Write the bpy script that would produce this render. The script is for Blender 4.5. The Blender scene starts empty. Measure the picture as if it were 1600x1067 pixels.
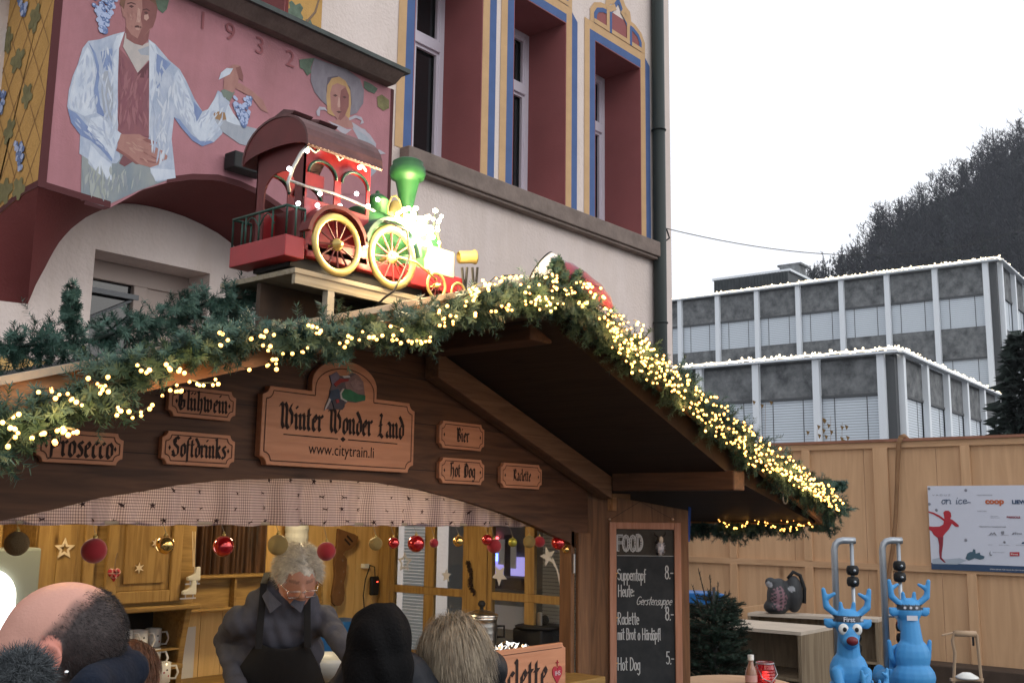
import bpy, bmesh, math, random
import numpy as np
from math import sin, cos, pi, radians, sqrt
from mathutils import Vector, Matrix
random.seed(7)
C = bpy.context.scene.collection
# ------------------------------------------------------------------ camera
FOC=1640.; PITCH=radians(9.5); ROLL=radians(.8); AZ=radians(50.); CH=1.86
_cp,_sp=cos(PITCH),sin(PITCH); _cr,_sr=cos(ROLL),sin(ROLL)
_F=np.array([0,_cp,_sp]); _U0=np.array([0,-_sp,_cp]); _X0=np.array([1.,0,0])
_X=_cr*_X0+_sr*_U0; _U=-_sr*_X0+_cr*_U0
_R=np.array([[cos(AZ),sin(AZ),0],[-sin(AZ),cos(AZ),0],[0,0,1]])
CX,CU,CF=_R@_X,_R@_U,_R@_F
CO=np.array([0,0,CH])
cam=bpy.data.cameras.new('camera'); cam.lens=FOC/1600*36; cam.sensor_width=36; cam.clip_end=3000; cam.clip_start=.05
co=bpy.data.objects.new('camera',cam); C.objects.link(co)
co.matrix_world=Matrix(((CX[0],CU[0],-CF[0],0),(CX[1],CU[1],-CF[1],0),(CX[2],CU[2],-CF[2],CH),(0,0,0,1)))
bpy.context.scene.camera=co
# ------------------------------------------------------------------ sky, sun, exposure
SC=bpy.context.scene
w=bpy.data.worlds.new('World'); SC.world=w; w.use_nodes=True
nt=w.node_tree; nt.nodes.clear()
out=nt.nodes.new('ShaderNodeOutputWorld'); bg=nt.nodes.new('ShaderNodeBackground')
sky=nt.nodes.new('ShaderNodeTexSky'); sky.sky_type='NISHITA'; sky.sun_disc=False
sky.sun_elevation=radians(22); sky.sun_rotation=radians(150); sky.dust_density=6; sky.air_density=1.0; sky.ozone_density=1
hs=nt.nodes.new('ShaderNodeHueSaturation'); hs.inputs['Saturation'].default_value=.22; hs.inputs['Value'].default_value=1.0
mx=nt.nodes.new('ShaderNodeMixRGB'); mx.inputs[0].default_value=.72; mx.inputs[2].default_value=(13.2,13.5,14.2,1)   # even cloud layer over the clear sky
nt.links.new(sky.outputs[0],hs.inputs['Color']); nt.links.new(hs.outputs[0],mx.inputs[1])
nt.links.new(mx.outputs[0],bg.inputs[0]); bg.inputs[1].default_value=.108
nt.links.new(bg.outputs[0],out.inputs[0])
sun=bpy.data.lights.new('sun','SUN'); sun.energy=.5; sun.angle=radians(20); sun.color=(1,.97,.93)
so=bpy.data.objects.new('sun',sun); C.objects.link(so); so.rotation_euler=(radians(55),0,radians(-20))
SC.view_settings.view_transform='Standard'; SC.view_settings.look='None'; SC.view_settings.exposure=0; SC.view_settings.gamma=1
SC.render.engine='CYCLES'
# ------------------------------------------------------------------ helpers
def ray(x,y): return CF+CX*(x-800)/FOC-CU*(y-533.5)/FOC
def PY(x,y,d): r=ray(x,y); return Vector(CO+r*d/r[1])        # pixel -> point on the plane Y=d
def PX(x,y,d): r=ray(x,y); return Vector(CO+r*d/r[0])
def PZ(x,y,z): r=ray(x,y); return Vector(CO+r*(z-CH)/r[2])
def PD(x,y,d): r=ray(x,y); return Vector(CO+r*d)             # at view depth d
def V(*a): return Vector(a)
def lin(c):
    return tuple([(v/255/12.92 if v/255<=.04045 else ((v/255+.055)/1.055)**2.4) for v in c])
MATS={}
def mat(name,col,rough=.7,metal=0,spec=.3,emit=None,es=0,noise=0,nscale=5,bump=0,bscale=40,col2=None,stretch=None,trans=0,alpha=1,sheen=0,detail=4,coat=0,attr=None,streak=0):
    """procedural principled material; col linear rgb, optional noise towards col2, optional bump"""
    if name in MATS: return MATS[name]
    m=bpy.data.materials.new(name); m.use_nodes=True; t=m.node_tree; b=t.nodes['Principled BSDF']
    c=(*col,1); b.inputs['Base Color'].default_value=c; b.inputs['Roughness'].default_value=rough
    b.inputs['Metallic'].default_value=metal; b.inputs['Specular IOR Level'].default_value=spec
    if sheen: b.inputs['Sheen Weight'].default_value=sheen
    if coat: b.inputs['Coat Weight'].default_value=coat; b.inputs['Coat Roughness'].default_value=.15
    if trans: b.inputs['Transmission Weight'].default_value=trans
    if alpha<1: b.inputs['Alpha'].default_value=alpha
    if emit: b.inputs['Emission Color'].default_value=(*emit,1); b.inputs['Emission Strength'].default_value=es
    tc=t.nodes.new('ShaderNodeTexCoord'); mp=t.nodes.new('ShaderNodeMapping'); t.links.new(tc.outputs['Object'],mp.inputs[0])
    if stretch: mp.inputs['Scale'].default_value=stretch
    last=None
    if noise:
        n=t.nodes.new('ShaderNodeTexNoise'); n.inputs['Scale'].default_value=nscale; n.inputs['Detail'].default_value=detail; n.inputs['Roughness'].default_value=.65
        t.links.new(mp.outputs[0],n.inputs[0])
        r=t.nodes.new('ShaderNodeValToRGB'); r.color_ramp.elements[0].position=.33; r.color_ramp.elements[1].position=.67
        k=col2 if col2 else tuple(v*(1-noise) for v in col)
        r.color_ramp.elements[0].color=(*k,1); r.color_ramp.elements[1].color=c
        t.links.new(n.outputs[0],r.inputs[0]); last=r.outputs[0]
        t.links.new(last,b.inputs['Base Color'])
    if attr:
        a=t.nodes.new('ShaderNodeAttribute'); a.attribute_name=attr
        if last:
            mm=t.nodes.new('ShaderNodeMixRGB'); mm.blend_type='MULTIPLY'; mm.inputs[0].default_value=1
            t.links.new(last,mm.inputs[1]); t.links.new(a.outputs[0],mm.inputs[2]); last=mm.outputs[0]
        else: last=a.outputs[0]
        t.links.new(last,b.inputs['Base Color'])
    if streak:
        mp3=t.nodes.new('ShaderNodeMapping'); mp3.inputs['Scale'].default_value=(1.3,1.3,.22); t.links.new(tc.outputs['Object'],mp3.inputs[0]); n3=t.nodes.new('ShaderNodeTexNoise'); n3.inputs['Scale'].default_value=1.6; n3.inputs['Detail'].default_value=9; n3.inputs['Roughness'].default_value=.7; t.links.new(mp3.outputs[0],n3.inputs[0]); r3=t.nodes.new('ShaderNodeValToRGB'); r3.color_ramp.elements[0].position=.34; r3.color_ramp.elements[1].position=.56; s_=1-streak; r3.color_ramp.elements[0].color=(s_,s_*.98,s_*.95,1); r3.color_ramp.elements[1].color=(1,1,1,1); t.links.new(n3.outputs[0],r3.inputs[0]); m3=t.nodes.new('ShaderNodeMixRGB'); m3.blend_type='MULTIPLY'; m3.inputs[0].default_value=1
        if last: t.links.new(last,m3.inputs[1])
        else: m3.inputs[1].default_value=c
        t.links.new(r3.outputs[0],m3.inputs[2]); last=m3.outputs[0]; t.links.new(last,b.inputs['Base Color'])
    if bump:
        n2=t.nodes.new('ShaderNodeTexNoise'); n2.inputs['Scale'].default_value=bscale; n2.inputs['Detail'].default_value=5
        t.links.new(mp.outputs[0],n2.inputs[0])
        bp=t.nodes.new('ShaderNodeBump'); bp.inputs['Strength'].default_value=bump; bp.inputs['Distance'].default_value=.01
        t.links.new(n2.outputs[0],bp.inputs['Height']); t.links.new(bp.outputs[0],b.inputs['Normal'])
    MATS[name]=m; return m
def wood(name,col,dark,along='x',scale=1.0,rough=.6,knots=True):
    """wood with grain running along an axis, knots and plank-to-plank variation"""
    if name in MATS: return MATS[name]
    m=bpy.data.materials.new(name); m.use_nodes=True; t=m.node_tree; b=t.nodes['Principled BSDF']; b.inputs['Roughness'].default_value=rough; b.inputs['Specular IOR Level'].default_value=.25
    tc=t.nodes.new('ShaderNodeTexCoord'); mp=t.nodes.new('ShaderNodeMapping'); t.links.new(tc.outputs['Object'],mp.inputs[0])
    s={'x':(1.2,14,14),'y':(14,1.2,14),'z':(14,14,1.2)}[along]; mp.inputs['Scale'].default_value=tuple(v*scale for v in s)
    n=t.nodes.new('ShaderNodeTexNoise'); n.inputs['Scale'].default_value=2.2; n.inputs['Detail'].default_value=6; n.inputs['Distortion'].default_value=1.1
    t.links.new(mp.outputs[0],n.inputs[0])
    r=t.nodes.new('ShaderNodeValToRGB'); r.color_ramp.elements[0].position=.35; r.color_ramp.elements[1].position=.62
    r.color_ramp.elements[0].color=(*dark,1); r.color_ramp.elements[1].color=(*col,1); t.links.new(n.outputs[0],r.inputs[0])
    last=r.outputs[0]
    if knots:
        mp2=t.nodes.new('ShaderNodeMapping'); t.links.new(tc.outputs['Object'],mp2.inputs[0]); s2={'x':(2,5,5),'y':(5,2,5),'z':(5,5,2)}[along]; mp2.inputs['Scale'].default_value=tuple(v*scale for v in s2)
        vo=t.nodes.new('ShaderNodeTexVoronoi'); vo.inputs['Scale'].default_value=1.3; t.links.new(mp2.outputs[0],vo.inputs[0])
        r2=t.nodes.new('ShaderNodeValToRGB'); r2.color_ramp.elements[0].position=.03; r2.color_ramp.elements[1].position=.11
        r2.color_ramp.elements[0].color=(.35,.28,.22,1); r2.color_ramp.elements[1].color=(1,1,1,1); t.links.new(vo.outputs['Distance'],r2.inputs[0])
        mm=t.nodes.new('ShaderNodeMixRGB'); mm.blend_type='MULTIPLY'; mm.inputs[0].default_value=.8; t.links.new(last,mm.inputs[1]); t.links.new(r2.outputs[0],mm.inputs[2]); last=mm.outputs[0]
    t.links.new(last,b.inputs['Base Color'])
    bp=t.nodes.new('ShaderNodeBump'); bp.inputs['Strength'].default_value=.25; bp.inputs['Distance'].default_value=.004
    t.links.new(n.outputs[0],bp.inputs['Height']); t.links.new(bp.outputs[0],b.inputs['Normal'])
    MATS[name]=m; return m
def tag(o,label=None,cat=None,group=None,kind=None):
    if label: o['label']=label
    if cat: o['category']=cat
    if group: o['group']=group
    if kind: o['kind']=kind
    return o
ORG={}
def thing(name,label,cat,loc=(0,0,0),group=None):
    o=bpy.data.objects.new(name,None); o.empty_display_size=.1; C.objects.link(o); o.location=loc; ORG[o.name]=Vector(loc)
    return tag(o,label,cat,group)
class MB:
    def __init__(s): s.v=[]; s.f=[]; s.m=[]; s.cm=0
    def add(s,vs,fs):
        b=len(s.v); s.v+= [tuple(p) for p in vs]; s.f+=[tuple(b+i for i in f) for f in fs]; s.m+=[s.cm]*len(fs)
    def hexa(s,p): # 8 corners: bottom 4, top 4
        s.add(p,[(3,2,1,0),(4,5,6,7),(0,1,5,4),(1,2,6,5),(2,3,7,6),(3,0,4,7)])
    def box(s,a,b):
        x0,x1=sorted((a[0],b[0])); y0,y1=sorted((a[1],b[1])); z0,z1=sorted((a[2],b[2]))
        s.hexa([(x0,y0,z0),(x1,y0,z0),(x1,y1,z0),(x0,y1,z0),(x0,y0,z1),(x1,y0,z1),(x1,y1,z1),(x0,y1,z1)])
    def prism(s,pts,vec):
        pts=[Vector(p) for p in pts]; vec=Vector(vec); n=len(pts)
        q=[p+vec for p in pts]; fs=[tuple(range(n)),tuple(range(2*n-1,n-1,-1))]+[(i,i+n,(i+1)%n+n,(i+1)%n) for i in range(n)]
        s.add(pts+q,fs)
    def poly(s,pts): s.add(pts,[tuple(range(len(pts)))])
    def bar(s,a,b,wd,ht,up=(0,0,1)):
        a=Vector(a); b=Vector(b); d=(b-a).normalized(); u=Vector(up); sx=d.cross(u)
        if sx.length<1e-4: sx=d.cross(Vector((0,1,0)))
        sx.normalize(); u=sx.cross(d); sx*=wd/2; u*=ht/2
        s.hexa([a-sx-u,b-sx-u,b+sx-u,a+sx-u,a-sx+u,b-sx+u,b+sx+u,a+sx+u])
    def tube(s,pts,r,n=8,cap=True):
        pts=[Vector(p) for p in pts]; R=r if isinstance(r,(list,tuple)) else [r]*len(pts)
        vs=[];fs=[];pv=None
        for i,p in enumerate(pts):
            d=(pts[min(i+1,len(pts)-1)]-pts[max(i-1,0)]).normalized()
            if pv is None:
                pv=d.orthogonal().normalized()
            pv=(pv-d*pv.dot(d)); 
            if pv.length<1e-5: pv=d.orthogonal()
            pv.normalize(); q=d.cross(pv)
            for k in range(n):
                a=2*pi*k/n; vs.append(p+(pv*cos(a)+q*sin(a))*R[i])
        for i in range(len(pts)-1):
            for k in range(n):
                a=i*n+k; b=i*n+(k+1)%n; fs.append((a,b,b+n,a+n))
        if cap: fs.append(tuple(range(n-1,-1,-1))); fs.append(tuple(range(len(vs)-n,len(vs))))
        s.add(vs,fs)
    def lathe(s,prof,c=(0,0,0),axis=(0,0,1),n=20):
        """prof: list of (r,h) along axis"""
        c=Vector(c); ax=Vector(axis).normalized(); u=ax.orthogonal().normalized(); v=ax.cross(u)
        vs=[];fs=[]
        for r,h in prof:
            for k in range(n):
                a=2*pi*k/n; vs.append(c+ax*h+(u*cos(a)+v*sin(a))*max(r,1e-5))
        for i in range(len(prof)-1):
            for k in range(n):
                a=i*n+k;b=i*n+(k+1)%n; fs.append((a,b,b+n,a+n))
        s.add(vs,fs)
    def ball(s,c,r,n=12,mtx=None,seg=None):
        """ellipsoid; r float or triple"""
        c=Vector(c); r=(r,r,r) if not hasattr(r,'__len__') else r; m=seg or max(6,n*2//3)
        vs=[];fs=[]
        for i in range(m+1):
            th=pi*i/m
            for k in range(n):
                a=2*pi*k/n; p=Vector((r[0]*sin(th)*cos(a),r[1]*sin(th)*sin(a),r[2]*cos(th)))
                if i in(0,m) and k>0: continue
                if mtx: p=mtx@p
                vs.append(c+p)
        idx=lambda i,k: 0 if i==0 else (1+(m-1)*n if i==m else 1+(i-1)*n+k%n)
        for i in range(m):
            for k in range(n):
                if i==0: fs.append((0,idx(1,k),idx(1,k+1)))
                elif i==m-1: fs.append((idx(i,k+1),idx(i,k),idx(m,0)))
                else: fs.append((idx(i,k),idx(i+1,k),idx(i+1,k+1),idx(i,k+1)))
        s.add(vs,fs)
    def torus(s,c,R,r,axis,n=32,k=8,sc=1):
        c=Vector(c); ax=Vector(axis).normalized(); u=ax.orthogonal().normalized(); v=ax.cross(u)
        s.tube([c+(u*cos(2*pi*i/n)+v*sin(2*pi*i/n))*R for i in range(n+1)],r,k,cap=False)
    def build(s,name,mats,parent=None,smooth=False,bevel=0,label=None):
        o_=Vector((0,0,0))
        if parent is not None: o_=ORG.get(parent.name,Vector((0,0,0)))
        me=bpy.data.meshes.new(name)
        me.from_pydata([tuple(Vector(p)-o_) for p in s.v],[],s.f)
        if not isinstance(mats,(list,tuple)): mats=[mats]
        for m in mats: me.materials.append(m)
        if len(mats)>1: me.polygons.foreach_set('material_index',s.m)
        if smooth: me.polygons.foreach_set('use_smooth',[True]*len(me.polygons))
        me.update()
        o=bpy.data.objects.new(name,me); C.objects.link(o)
        if parent is not None: o.parent=parent
        ORG[o.name]=o_
        if bevel:
            b=o.modifiers.new('bevel','BEVEL'); b.width=bevel; b.segments=2; b.limit_method='ANGLE'
        if label: o['label']=label
        return o
def fixn(o):
    bm=bmesh.new(); bm.from_mesh(o.data); bmesh.ops.recalc_face_normals(bm,faces=bm.faces); bm.to_mesh(o.data); bm.free(); return o
def clone(root,loc,rotz=None,scale=None,label=None,rot=None):
    r=root.copy(); C.objects.link(r); r.location=loc; ORG[r.name]=Vector(loc)
    if rotz is not None: r.rotation_euler=(0,0,rotz)
    if rot is not None: r.rotation_euler=rot
    if scale: r.scale=scale if hasattr(scale,'__len__') else (scale,)*3
    if label: r['label']=label
    for ch in list(root.children):
        c=ch.copy(); C.objects.link(c); c.parent=r
        for g in list(ch.children):
            d=g.copy(); C.objects.link(d); d.parent=c
    return r
# organic: build closed blobs, voxel-remesh them into ONE continuous surface, colour by position
def organic(name,mb,material,parent,voxel=.006,smooth_it=4,colf=None,disp=None):
    o_=ORG.get(parent.name,Vector((0,0,0))) if parent else Vector((0,0,0))
    me=bpy.data.meshes.new('tmp'); me.from_pydata(mb.v,[],mb.f); me.update()
    t=bpy.data.objects.new('tmp',me); C.objects.link(t)
    r=t.modifiers.new('r','REMESH'); r.mode='VOXEL'; r.voxel_size=voxel; r.use_smooth_shade=True
    sm=t.modifiers.new('s','SMOOTH'); sm.iterations=smooth_it; sm.factor=.5
    dg=bpy.context.evaluated_depsgraph_get(); ev=t.evaluated_get(dg); m2=bpy.data.meshes.new_from_object(ev)
    bpy.data.objects.remove(t); bpy.data.meshes.remove(me)
    n=len(m2.vertices); co_=np.zeros(n*3); m2.vertices.foreach_get('co',co_); co_=co_.reshape(-1,3)
    if disp is not None:
        nn=np.zeros(n*3); m2.vertices.foreach_get('normal',nn); co_=co_+nn.reshape(-1,3)*disp(co_)[:,None]
    if colf is not None:
        ca=m2.color_attributes.new('Col','FLOAT_COLOR','POINT'); cc=np.ones((n,4)); cc[:,:3]=colf(co_); ca.data.foreach_set('color',cc.ravel())
    co_=co_-np.array(o_)[None]; m2.vertices.foreach_set('co',co_.ravel()); m2.name=name
    m2.materials.clear(); m2.materials.append(material)
    m2.polygons.foreach_set('use_smooth',[True]*len(m2.polygons)); m2.update()
    o=bpy.data.objects.new(name,m2); C.objects.link(o); o.parent=parent; ORG[o.name]=o_
    return o
def capsule(mb,a,b,ra,rb,n=14):
    a=Vector(a); b=Vector(b); d=(b-a); L=d.length; d.normalize(); pts=[];R=[]
    for i in range(5):
        t=pi/2*(1-i/4); pts.append(a-d*ra*sin(t)); R.append(max(ra*cos(t),ra*.05))
    for i in range(5):
        t=pi/2*i/4; pts.append(b+d*rb*sin(t)); R.append(max(rb*cos(t),rb*.05))
    mb.tube(pts,R,n)
def sstep(x,a,b):
    t=np.clip((x-a)/(b-a),0,1); return t*t*(3-2*t)
# ------------------------------------------------------------------ lettering by pen strokes
def _M(x,h=.9): return [(x,h),(x+.13,h-.13),(x+.13,.2),(x+.25,.07)]
BL={ # blackletter skeletons: (width, strokes)
'i':(.38,[_M(0),[(.12,1.3),(.2,1.22)]]),
'n':(.76,[_M(0),[(.13,.7),(.36,.95),(.5,.78),(.5,.2),(.62,.07)]]),
'u':(.76,[[(0,.9),(.13,.77),(.13,.2),(.28,.06),(.5,.25)],[(.37,.9),(.5,.77),(.5,.2),(.62,.07)]]),
'ü':(.76,[[(0,.9),(.13,.77),(.13,.2),(.28,.06),(.5,.25)],[(.37,.9),(.5,.77),(.5,.2),(.62,.07)],[(.1,1.3),(.18,1.22)],[(.42,1.3),(.5,1.22)]]),
'm':(1.1,[_M(0),[(.13,.7),(.36,.95),(.5,.78),(.5,.1)],[(.5,.7),(.72,.95),(.86,.78),(.86,.2),(.98,.07)]]),
'w':(1.08,[[(0,1.1),(.13,.85),(.13,.2),(.3,.06),(.46,.2)],[(.33,.95),(.46,.8),(.46,.2),(.62,.06),(.82,.25),(.82,.75),(.68,.95)]]),
'e':(.58,[[(.12,.78),(.12,.22),(.28,.06),(.46,.2)],[(.12,.78),(.3,.95),(.45,.75),(.2,.48)]]),
't':(.48,[[(.14,1.25),(.14,.22),(.28,.06),(.4,.16)],[(0,.9),(.36,.9)]]),
'r':(.52,[_M(0),[(.14,.72),(.32,.95),(.44,.82)]]),
'o':(.64,[[(.12,.78),(.12,.22),(.3,.05),(.5,.22),(.5,.75),(.3,.95),(.12,.78)]]),
'd':(.64,[[(.12,.74),(.12,.22),(.3,.05),(.5,.22),(.5,.78),(.3,1.1),(.04,1.38)],[(.12,.74),(.28,.9),(.48,.8)]]),
'a':(.72,[[(.12,.85),(.3,.97),(.5,.8),(.5,.2),(.62,.07)],[(.5,.56),(.2,.44),(.12,.22),(.28,.06),(.48,.22)]]),
's':(.58,[[(.46,.84),(.3,.96),(.13,.76),(.44,.42),(.44,.2),(.28,.05),(.08,.17)]]),
'c':(.56,[[(.12,.78),(.12,.22),(.28,.06),(.46,.2)],[(.12,.78),(.3,.95),(.46,.84)]]),
'l':(.36,[[(.02,1.45),(.13,1.35),(.13,.2),(.25,.07)]]),
'h':(.74,[[(.02,1.45),(.13,1.35),(.13,.2),(.25,.07)],[(.13,.7),(.36,.95),(.5,.78),(.5,.15),(.38,-.15)]]),
'k':(.68,[[(.02,1.45),(.13,1.35),(.13,.2),(.25,.07)],[(.13,.6),(.36,.95),(.48,.82),(.2,.56)],[(.2,.56),(.46,.2),(.58,.08)]]),
'f':(.46,[[(.14,-.3),(.14,1.2),(.28,1.42),(.42,1.3)],[(0,.88),(.36,.88)]]),
'g':(.66,[[(.5,.78),(.3,.95),(.12,.76),(.12,.25),(.28,.08),(.5,.25)],[(.5,.9),(.5,-.1),(.32,-.35),(.08,-.22)]]),
'W':(1.42,[[(0,1.25),(.14,1.45),(.28,1.28),(.28,.32),(.42,.08),(.66,.30)],[(.48,1.45),(.66,1.22),(.66,.22)],[(.66,.26),(.84,.06),(1.16,.32),(1.16,.85),(.92,1.12),(1.1,1.42)]]),
'L':(.92,[[(.12,1.2),(.3,1.42),(.48,1.28),(.36,1.0),(.36,.3),(.14,.1)],[(.14,.14),(.34,.22),(.62,.02),(.84,.24)],[(.2,.75),(.52,.75)]]),
'P':(1.0,[[(0,1.2),(.15,1.38),(.3,1.25),(.3,0),(.12,-.15)],[(.3,1.2),(.6,1.42),(.82,1.2),(.82,.75),(.58,.55),(.35,.66)],[(.42,1.3),(.42,.45)]]),
'G':(1.0,[[(.75,1.25),(.5,1.42),(.2,1.1),(.15,.4),(.4,.05),(.72,.2),(.72,.65),(.9,.8)],[(.4,1.3),(.4,.25)],[(.5,.75),(.72,.65)]]),
'S':(.95,[[(.78,1.25),(.5,1.42),(.22,1.2),(.3,.9),(.7,.65),(.72,.25),(.45,.04),(.1,.2)],[(.42,1.3),(.42,.95)],[(.12,.45),(.3,.15)]]),
'B':(1.0,[[(.05,1.2),(.2,1.38),(.32,1.2),(.32,.2),(.1,.1)],[(.32,1.2),(.58,1.42),(.76,1.2),(.7,.9),(.4,.78)],[(.4,.78),(.72,.72),(.84,.4),(.65,.06),(.3,.14)],[(.46,1.3),(.46,.2)]]),
'H':(.95,[[(.02,1.22),(.18,1.42),(.3,1.25),(.3,.2),(.16,.06)],[(.3,.75),(.56,.98),(.72,.75),(.72,.15),(.56,-.15)],[(.3,1.3),(.5,1.45),(.66,1.32)]]),
'D':(1.0,[[(.1,1.3),(.45,1.42),(.82,1.1),(.82,.4),(.5,.04),(.12,.14)],[(.3,1.25),(.22,.9),(.3,.2)],[(.46,1.3),(.46,.15)]]),
'R':(1.0,[[(.05,1.2),(.2,1.38),(.3,1.2),(.3,.2),(.12,.05)],[(.3,1.2),(.58,1.42),(.78,1.2),(.72,.88),(.4,.75)],[(.4,.75),(.7,.3),(.9,.08)],[(.44,1.25),(.44,.3)]]),
' ':(.5,[])}
def _c(cx,cy,rx,ry,a0,a1,n=10): return [(cx+rx*cos(radians(a0+(a1-a0)*i/n)),cy+ry*sin(radians(a0+(a1-a0)*i/n))) for i in range(n+1)]
CK={ # hand-chalked skeletons, tall and narrow
'S':(.62,[_c(.3,1.2,.24,.28,30,270,9)+_c(.3,.5,.25,.42,90,-150,9)]),
'u':(.5,[[(.05,.95),(.05,.3)]+_c(.22,.25,.17,.22,180,350,6)+[(.4,.95),(.4,0)]]),
'p':(.52,[[(.06,.95),(.06,-.6)],[(.06,.5)]+_c(.24,.5,.18,.42,150,-150,9)]),
'e':(.5,[[(.06,.5),(.42,.55)]+_c(.24,.5,.18,.45,10,310,9)]),
'n':(.5,[[(.05,.95),(.05,0)],[(.05,.6)]+_c(.22,.65,.18,.3,160,0,6)+[(.4,0)]]),
't':(.4,[[(.2,1.5),(.2,.1),(.32,0)],[(.02,1),(.38,1)]]),
'o':(.5,[_c(.24,.47,.19,.46,90,450,12)]),
'ö':(.5,[_c(.24,.47,.19,.46,90,450,12),[(.12,1.2),(.13,1.32)],[(.36,1.2),(.37,1.32)]]),
'f':(.4,[[(.36,1.5),(.22,1.55),(.15,1.3),(.15,-.2)],[(0,.9),(.34,.9)]]),
'H':(.7,[[(.06,1.55),(.06,0)],[(.55,1.55),(.55,0)],[(.06,.8),(.55,.8)]]),
':':(.25,[[(.1,.7),(.1,.8)],[(.1,.15),(.1,.25)]]),
'.':(.2,[[(.08,0),(.1,.1)]]),'-':(.4,[[(.02,.65),(.34,.65)]]),
'G':(.7,[_c(.36,.8,.3,.75,50,320,12)+[(.6,.7),(.36,.7)]]),
'r':(.36,[[(.06,.95),(.06,0)],[(.06,.6),(.15,.85),(.32,.9)]]),
's':(.42,[[(.36,.85),(.2,.95),(.08,.75),(.32,.4),(.3,.1),(.16,0),(.04,.12)]]),
'R':(.62,[[(.06,0),(.06,1.55)]+_c(.24,1.2,.24,.35,80,-80,8)+[(.08,.8),(.52,0)]]),
'a':(.5,[_c(.24,.45,.18,.45,40,320,9),[(.42,.95),(.42,0)]]),
'ä':(.5,[_c(.24,.45,.18,.45,40,320,9),[(.42,.95),(.42,0)],[(.12,1.2),(.13,1.32)],[(.34,1.2),(.35,1.32)]]),
'c':(.42,[_c(.24,.47,.18,.46,50,310,9)]),
'l':(.22,[[(.1,1.6),(.1,.05),(.16,0)]]),
'i':(.22,[[(.1,.95),(.1,0)],[(.1,1.25),(.11,1.35)]]),
'm':(.72,[[(.05,.95),(.05,0)],[(.05,.6)]+_c(.2,.7,.14,.25,160,0,5)+[(.34,0)],[(.34,.6)]+_c(.48,.7,.14,.25,160,0,5)+[(.62,0)]]),
'B':(.62,[[(.06,0),(.06,1.55)]+_c(.22,1.18,.24,.36,80,-80,7)+_c(.22,.42,.3,.42,80,-90,7)+[(.06,0)]]),
'd':(.5,[_c(.22,.45,.17,.45,40,320,9),[(.4,1.6),(.4,0)]]),
'D':(.66,[[(.06,0),(.06,1.55)]+_c(.14,.78,.42,.78,85,-85,9)+[(.06,0)]]),
'g':(.5,[_c(.24,.5,.18,.42,40,320,9),[(.42,.95),(.42,-.3),(.25,-.55),(.06,-.4)]]),
'8':(.56,[_c(.26,1.18,.18,.36,-90,270,10)+_c(.26,.42,.22,.42,90,450,10)]),
'5':(.56,[[(.45,1.5),(.12,1.5),(.1,.9)]+_c(.24,.5,.24,.48,110,-140,9)]),
'F':(.6,[[(.06,0),(.06,1.5),(.5,1.5)],[(.06,.8),(.42,.8)]]),
'O':(.75,[_c(.34,.75,.28,.75,90,450,14)]),
' ':(.4,[])}
def pen(mb,text,org,ux,uz,nrm,size,font=BL,nib=.22,ang=40,space=1.0,xs=1.0,thick=None,slant=0,jit=0):
    """lay pen strokes for text starting at org; ux, uz unit in-plane axes; size = x-height in metres; returns width"""
    org=Vector(org); ux=Vector(ux); uz=Vector(uz); nrm=Vector(nrm); cur=0; k=0
    for ch in text:
        wd,st=font.get(ch,(.5,[]))
        dy=random.uniform(-jit,jit)
        for s in st:
            P=[((cur+(x+slant*y)*xs)*size,(y+dy)*size) for x,y in s]
            for (x0,y0),(x1,y1) in zip(P[:-1],P[1:]):
                if thick is None:
                    nx,ny=cos(radians(ang))*nib*size/2,sin(radians(ang))*nib*size/2
                    a=math.atan2(y1-y0,x1-x0); # a hairline still has some body
                    if abs(sin(a-radians(ang)))<.3: nx,ny=nx-sin(a)*nib*size*.12,ny+cos(a)*nib*size*.12
                else:
                    d=math.hypot(x1-x0,y1-y0) or 1; nx,ny=-(y1-y0)/d*thick*size/2,(x1-x0)/d*thick*size/2
                    ex,ey=(x1-x0)/d*thick*size*.35,(y1-y0)/d*thick*size*.35; x0-=ex;y0-=ey;x1+=ex;y1+=ey
                off=nrm*(.0002+.00003*(k%12)); k+=1
                mb.poly([org+ux*x+uz*y+off for x,y in ((x0-nx,y0-ny),(x1-nx,y1-ny),(x1+nx,y1+ny),(x0+nx,y0+ny))])
        cur+=wd*xs*space
    return cur*size
def penw(text,font,size,space=1,xs=1): return sum(font.get(c,(.5,))[0] for c in text)*space*xs*size
def textmesh(mb,body,org,ux,uz,size,depth=.0005,align='LEFT',xs=1,bold=0,shear=0):
    cu=bpy.data.curves.new('t','FONT'); cu.body=body; cu.size=1; cu.align_x=align; cu.shear=shear; cu.offset=bold
    o=bpy.data.objects.new('t',cu); C.objects.link(o); dg=bpy.context.evaluated_depsgraph_get()
    me=bpy.data.meshes.new_from_object(o.evaluated_get(dg)); org=Vector(org); ux=Vector(ux); uz=Vector(uz)
    n=uz.cross(ux).normalized()*0
    mb.add([org+ux*(v.co.x*size*xs)+uz*(v.co.y*size) for v in me.vertices],[tuple(p.vertices) for p in me.polygons])
    bpy.data.objects.remove(o); bpy.data.meshes.remove(me)
# ================================================================== THE SETTING
M_ground=mat('asphalt',(.06,.06,.065),rough=.85,noise=.4,nscale=3,bump=.3,bscale=80)
g=MB(); g.poly([(-150,-150,0),(560,-150,0),(560,360,0),(-150,360,0)]); tag(g.build('ground',M_ground),kind='structure')
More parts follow.
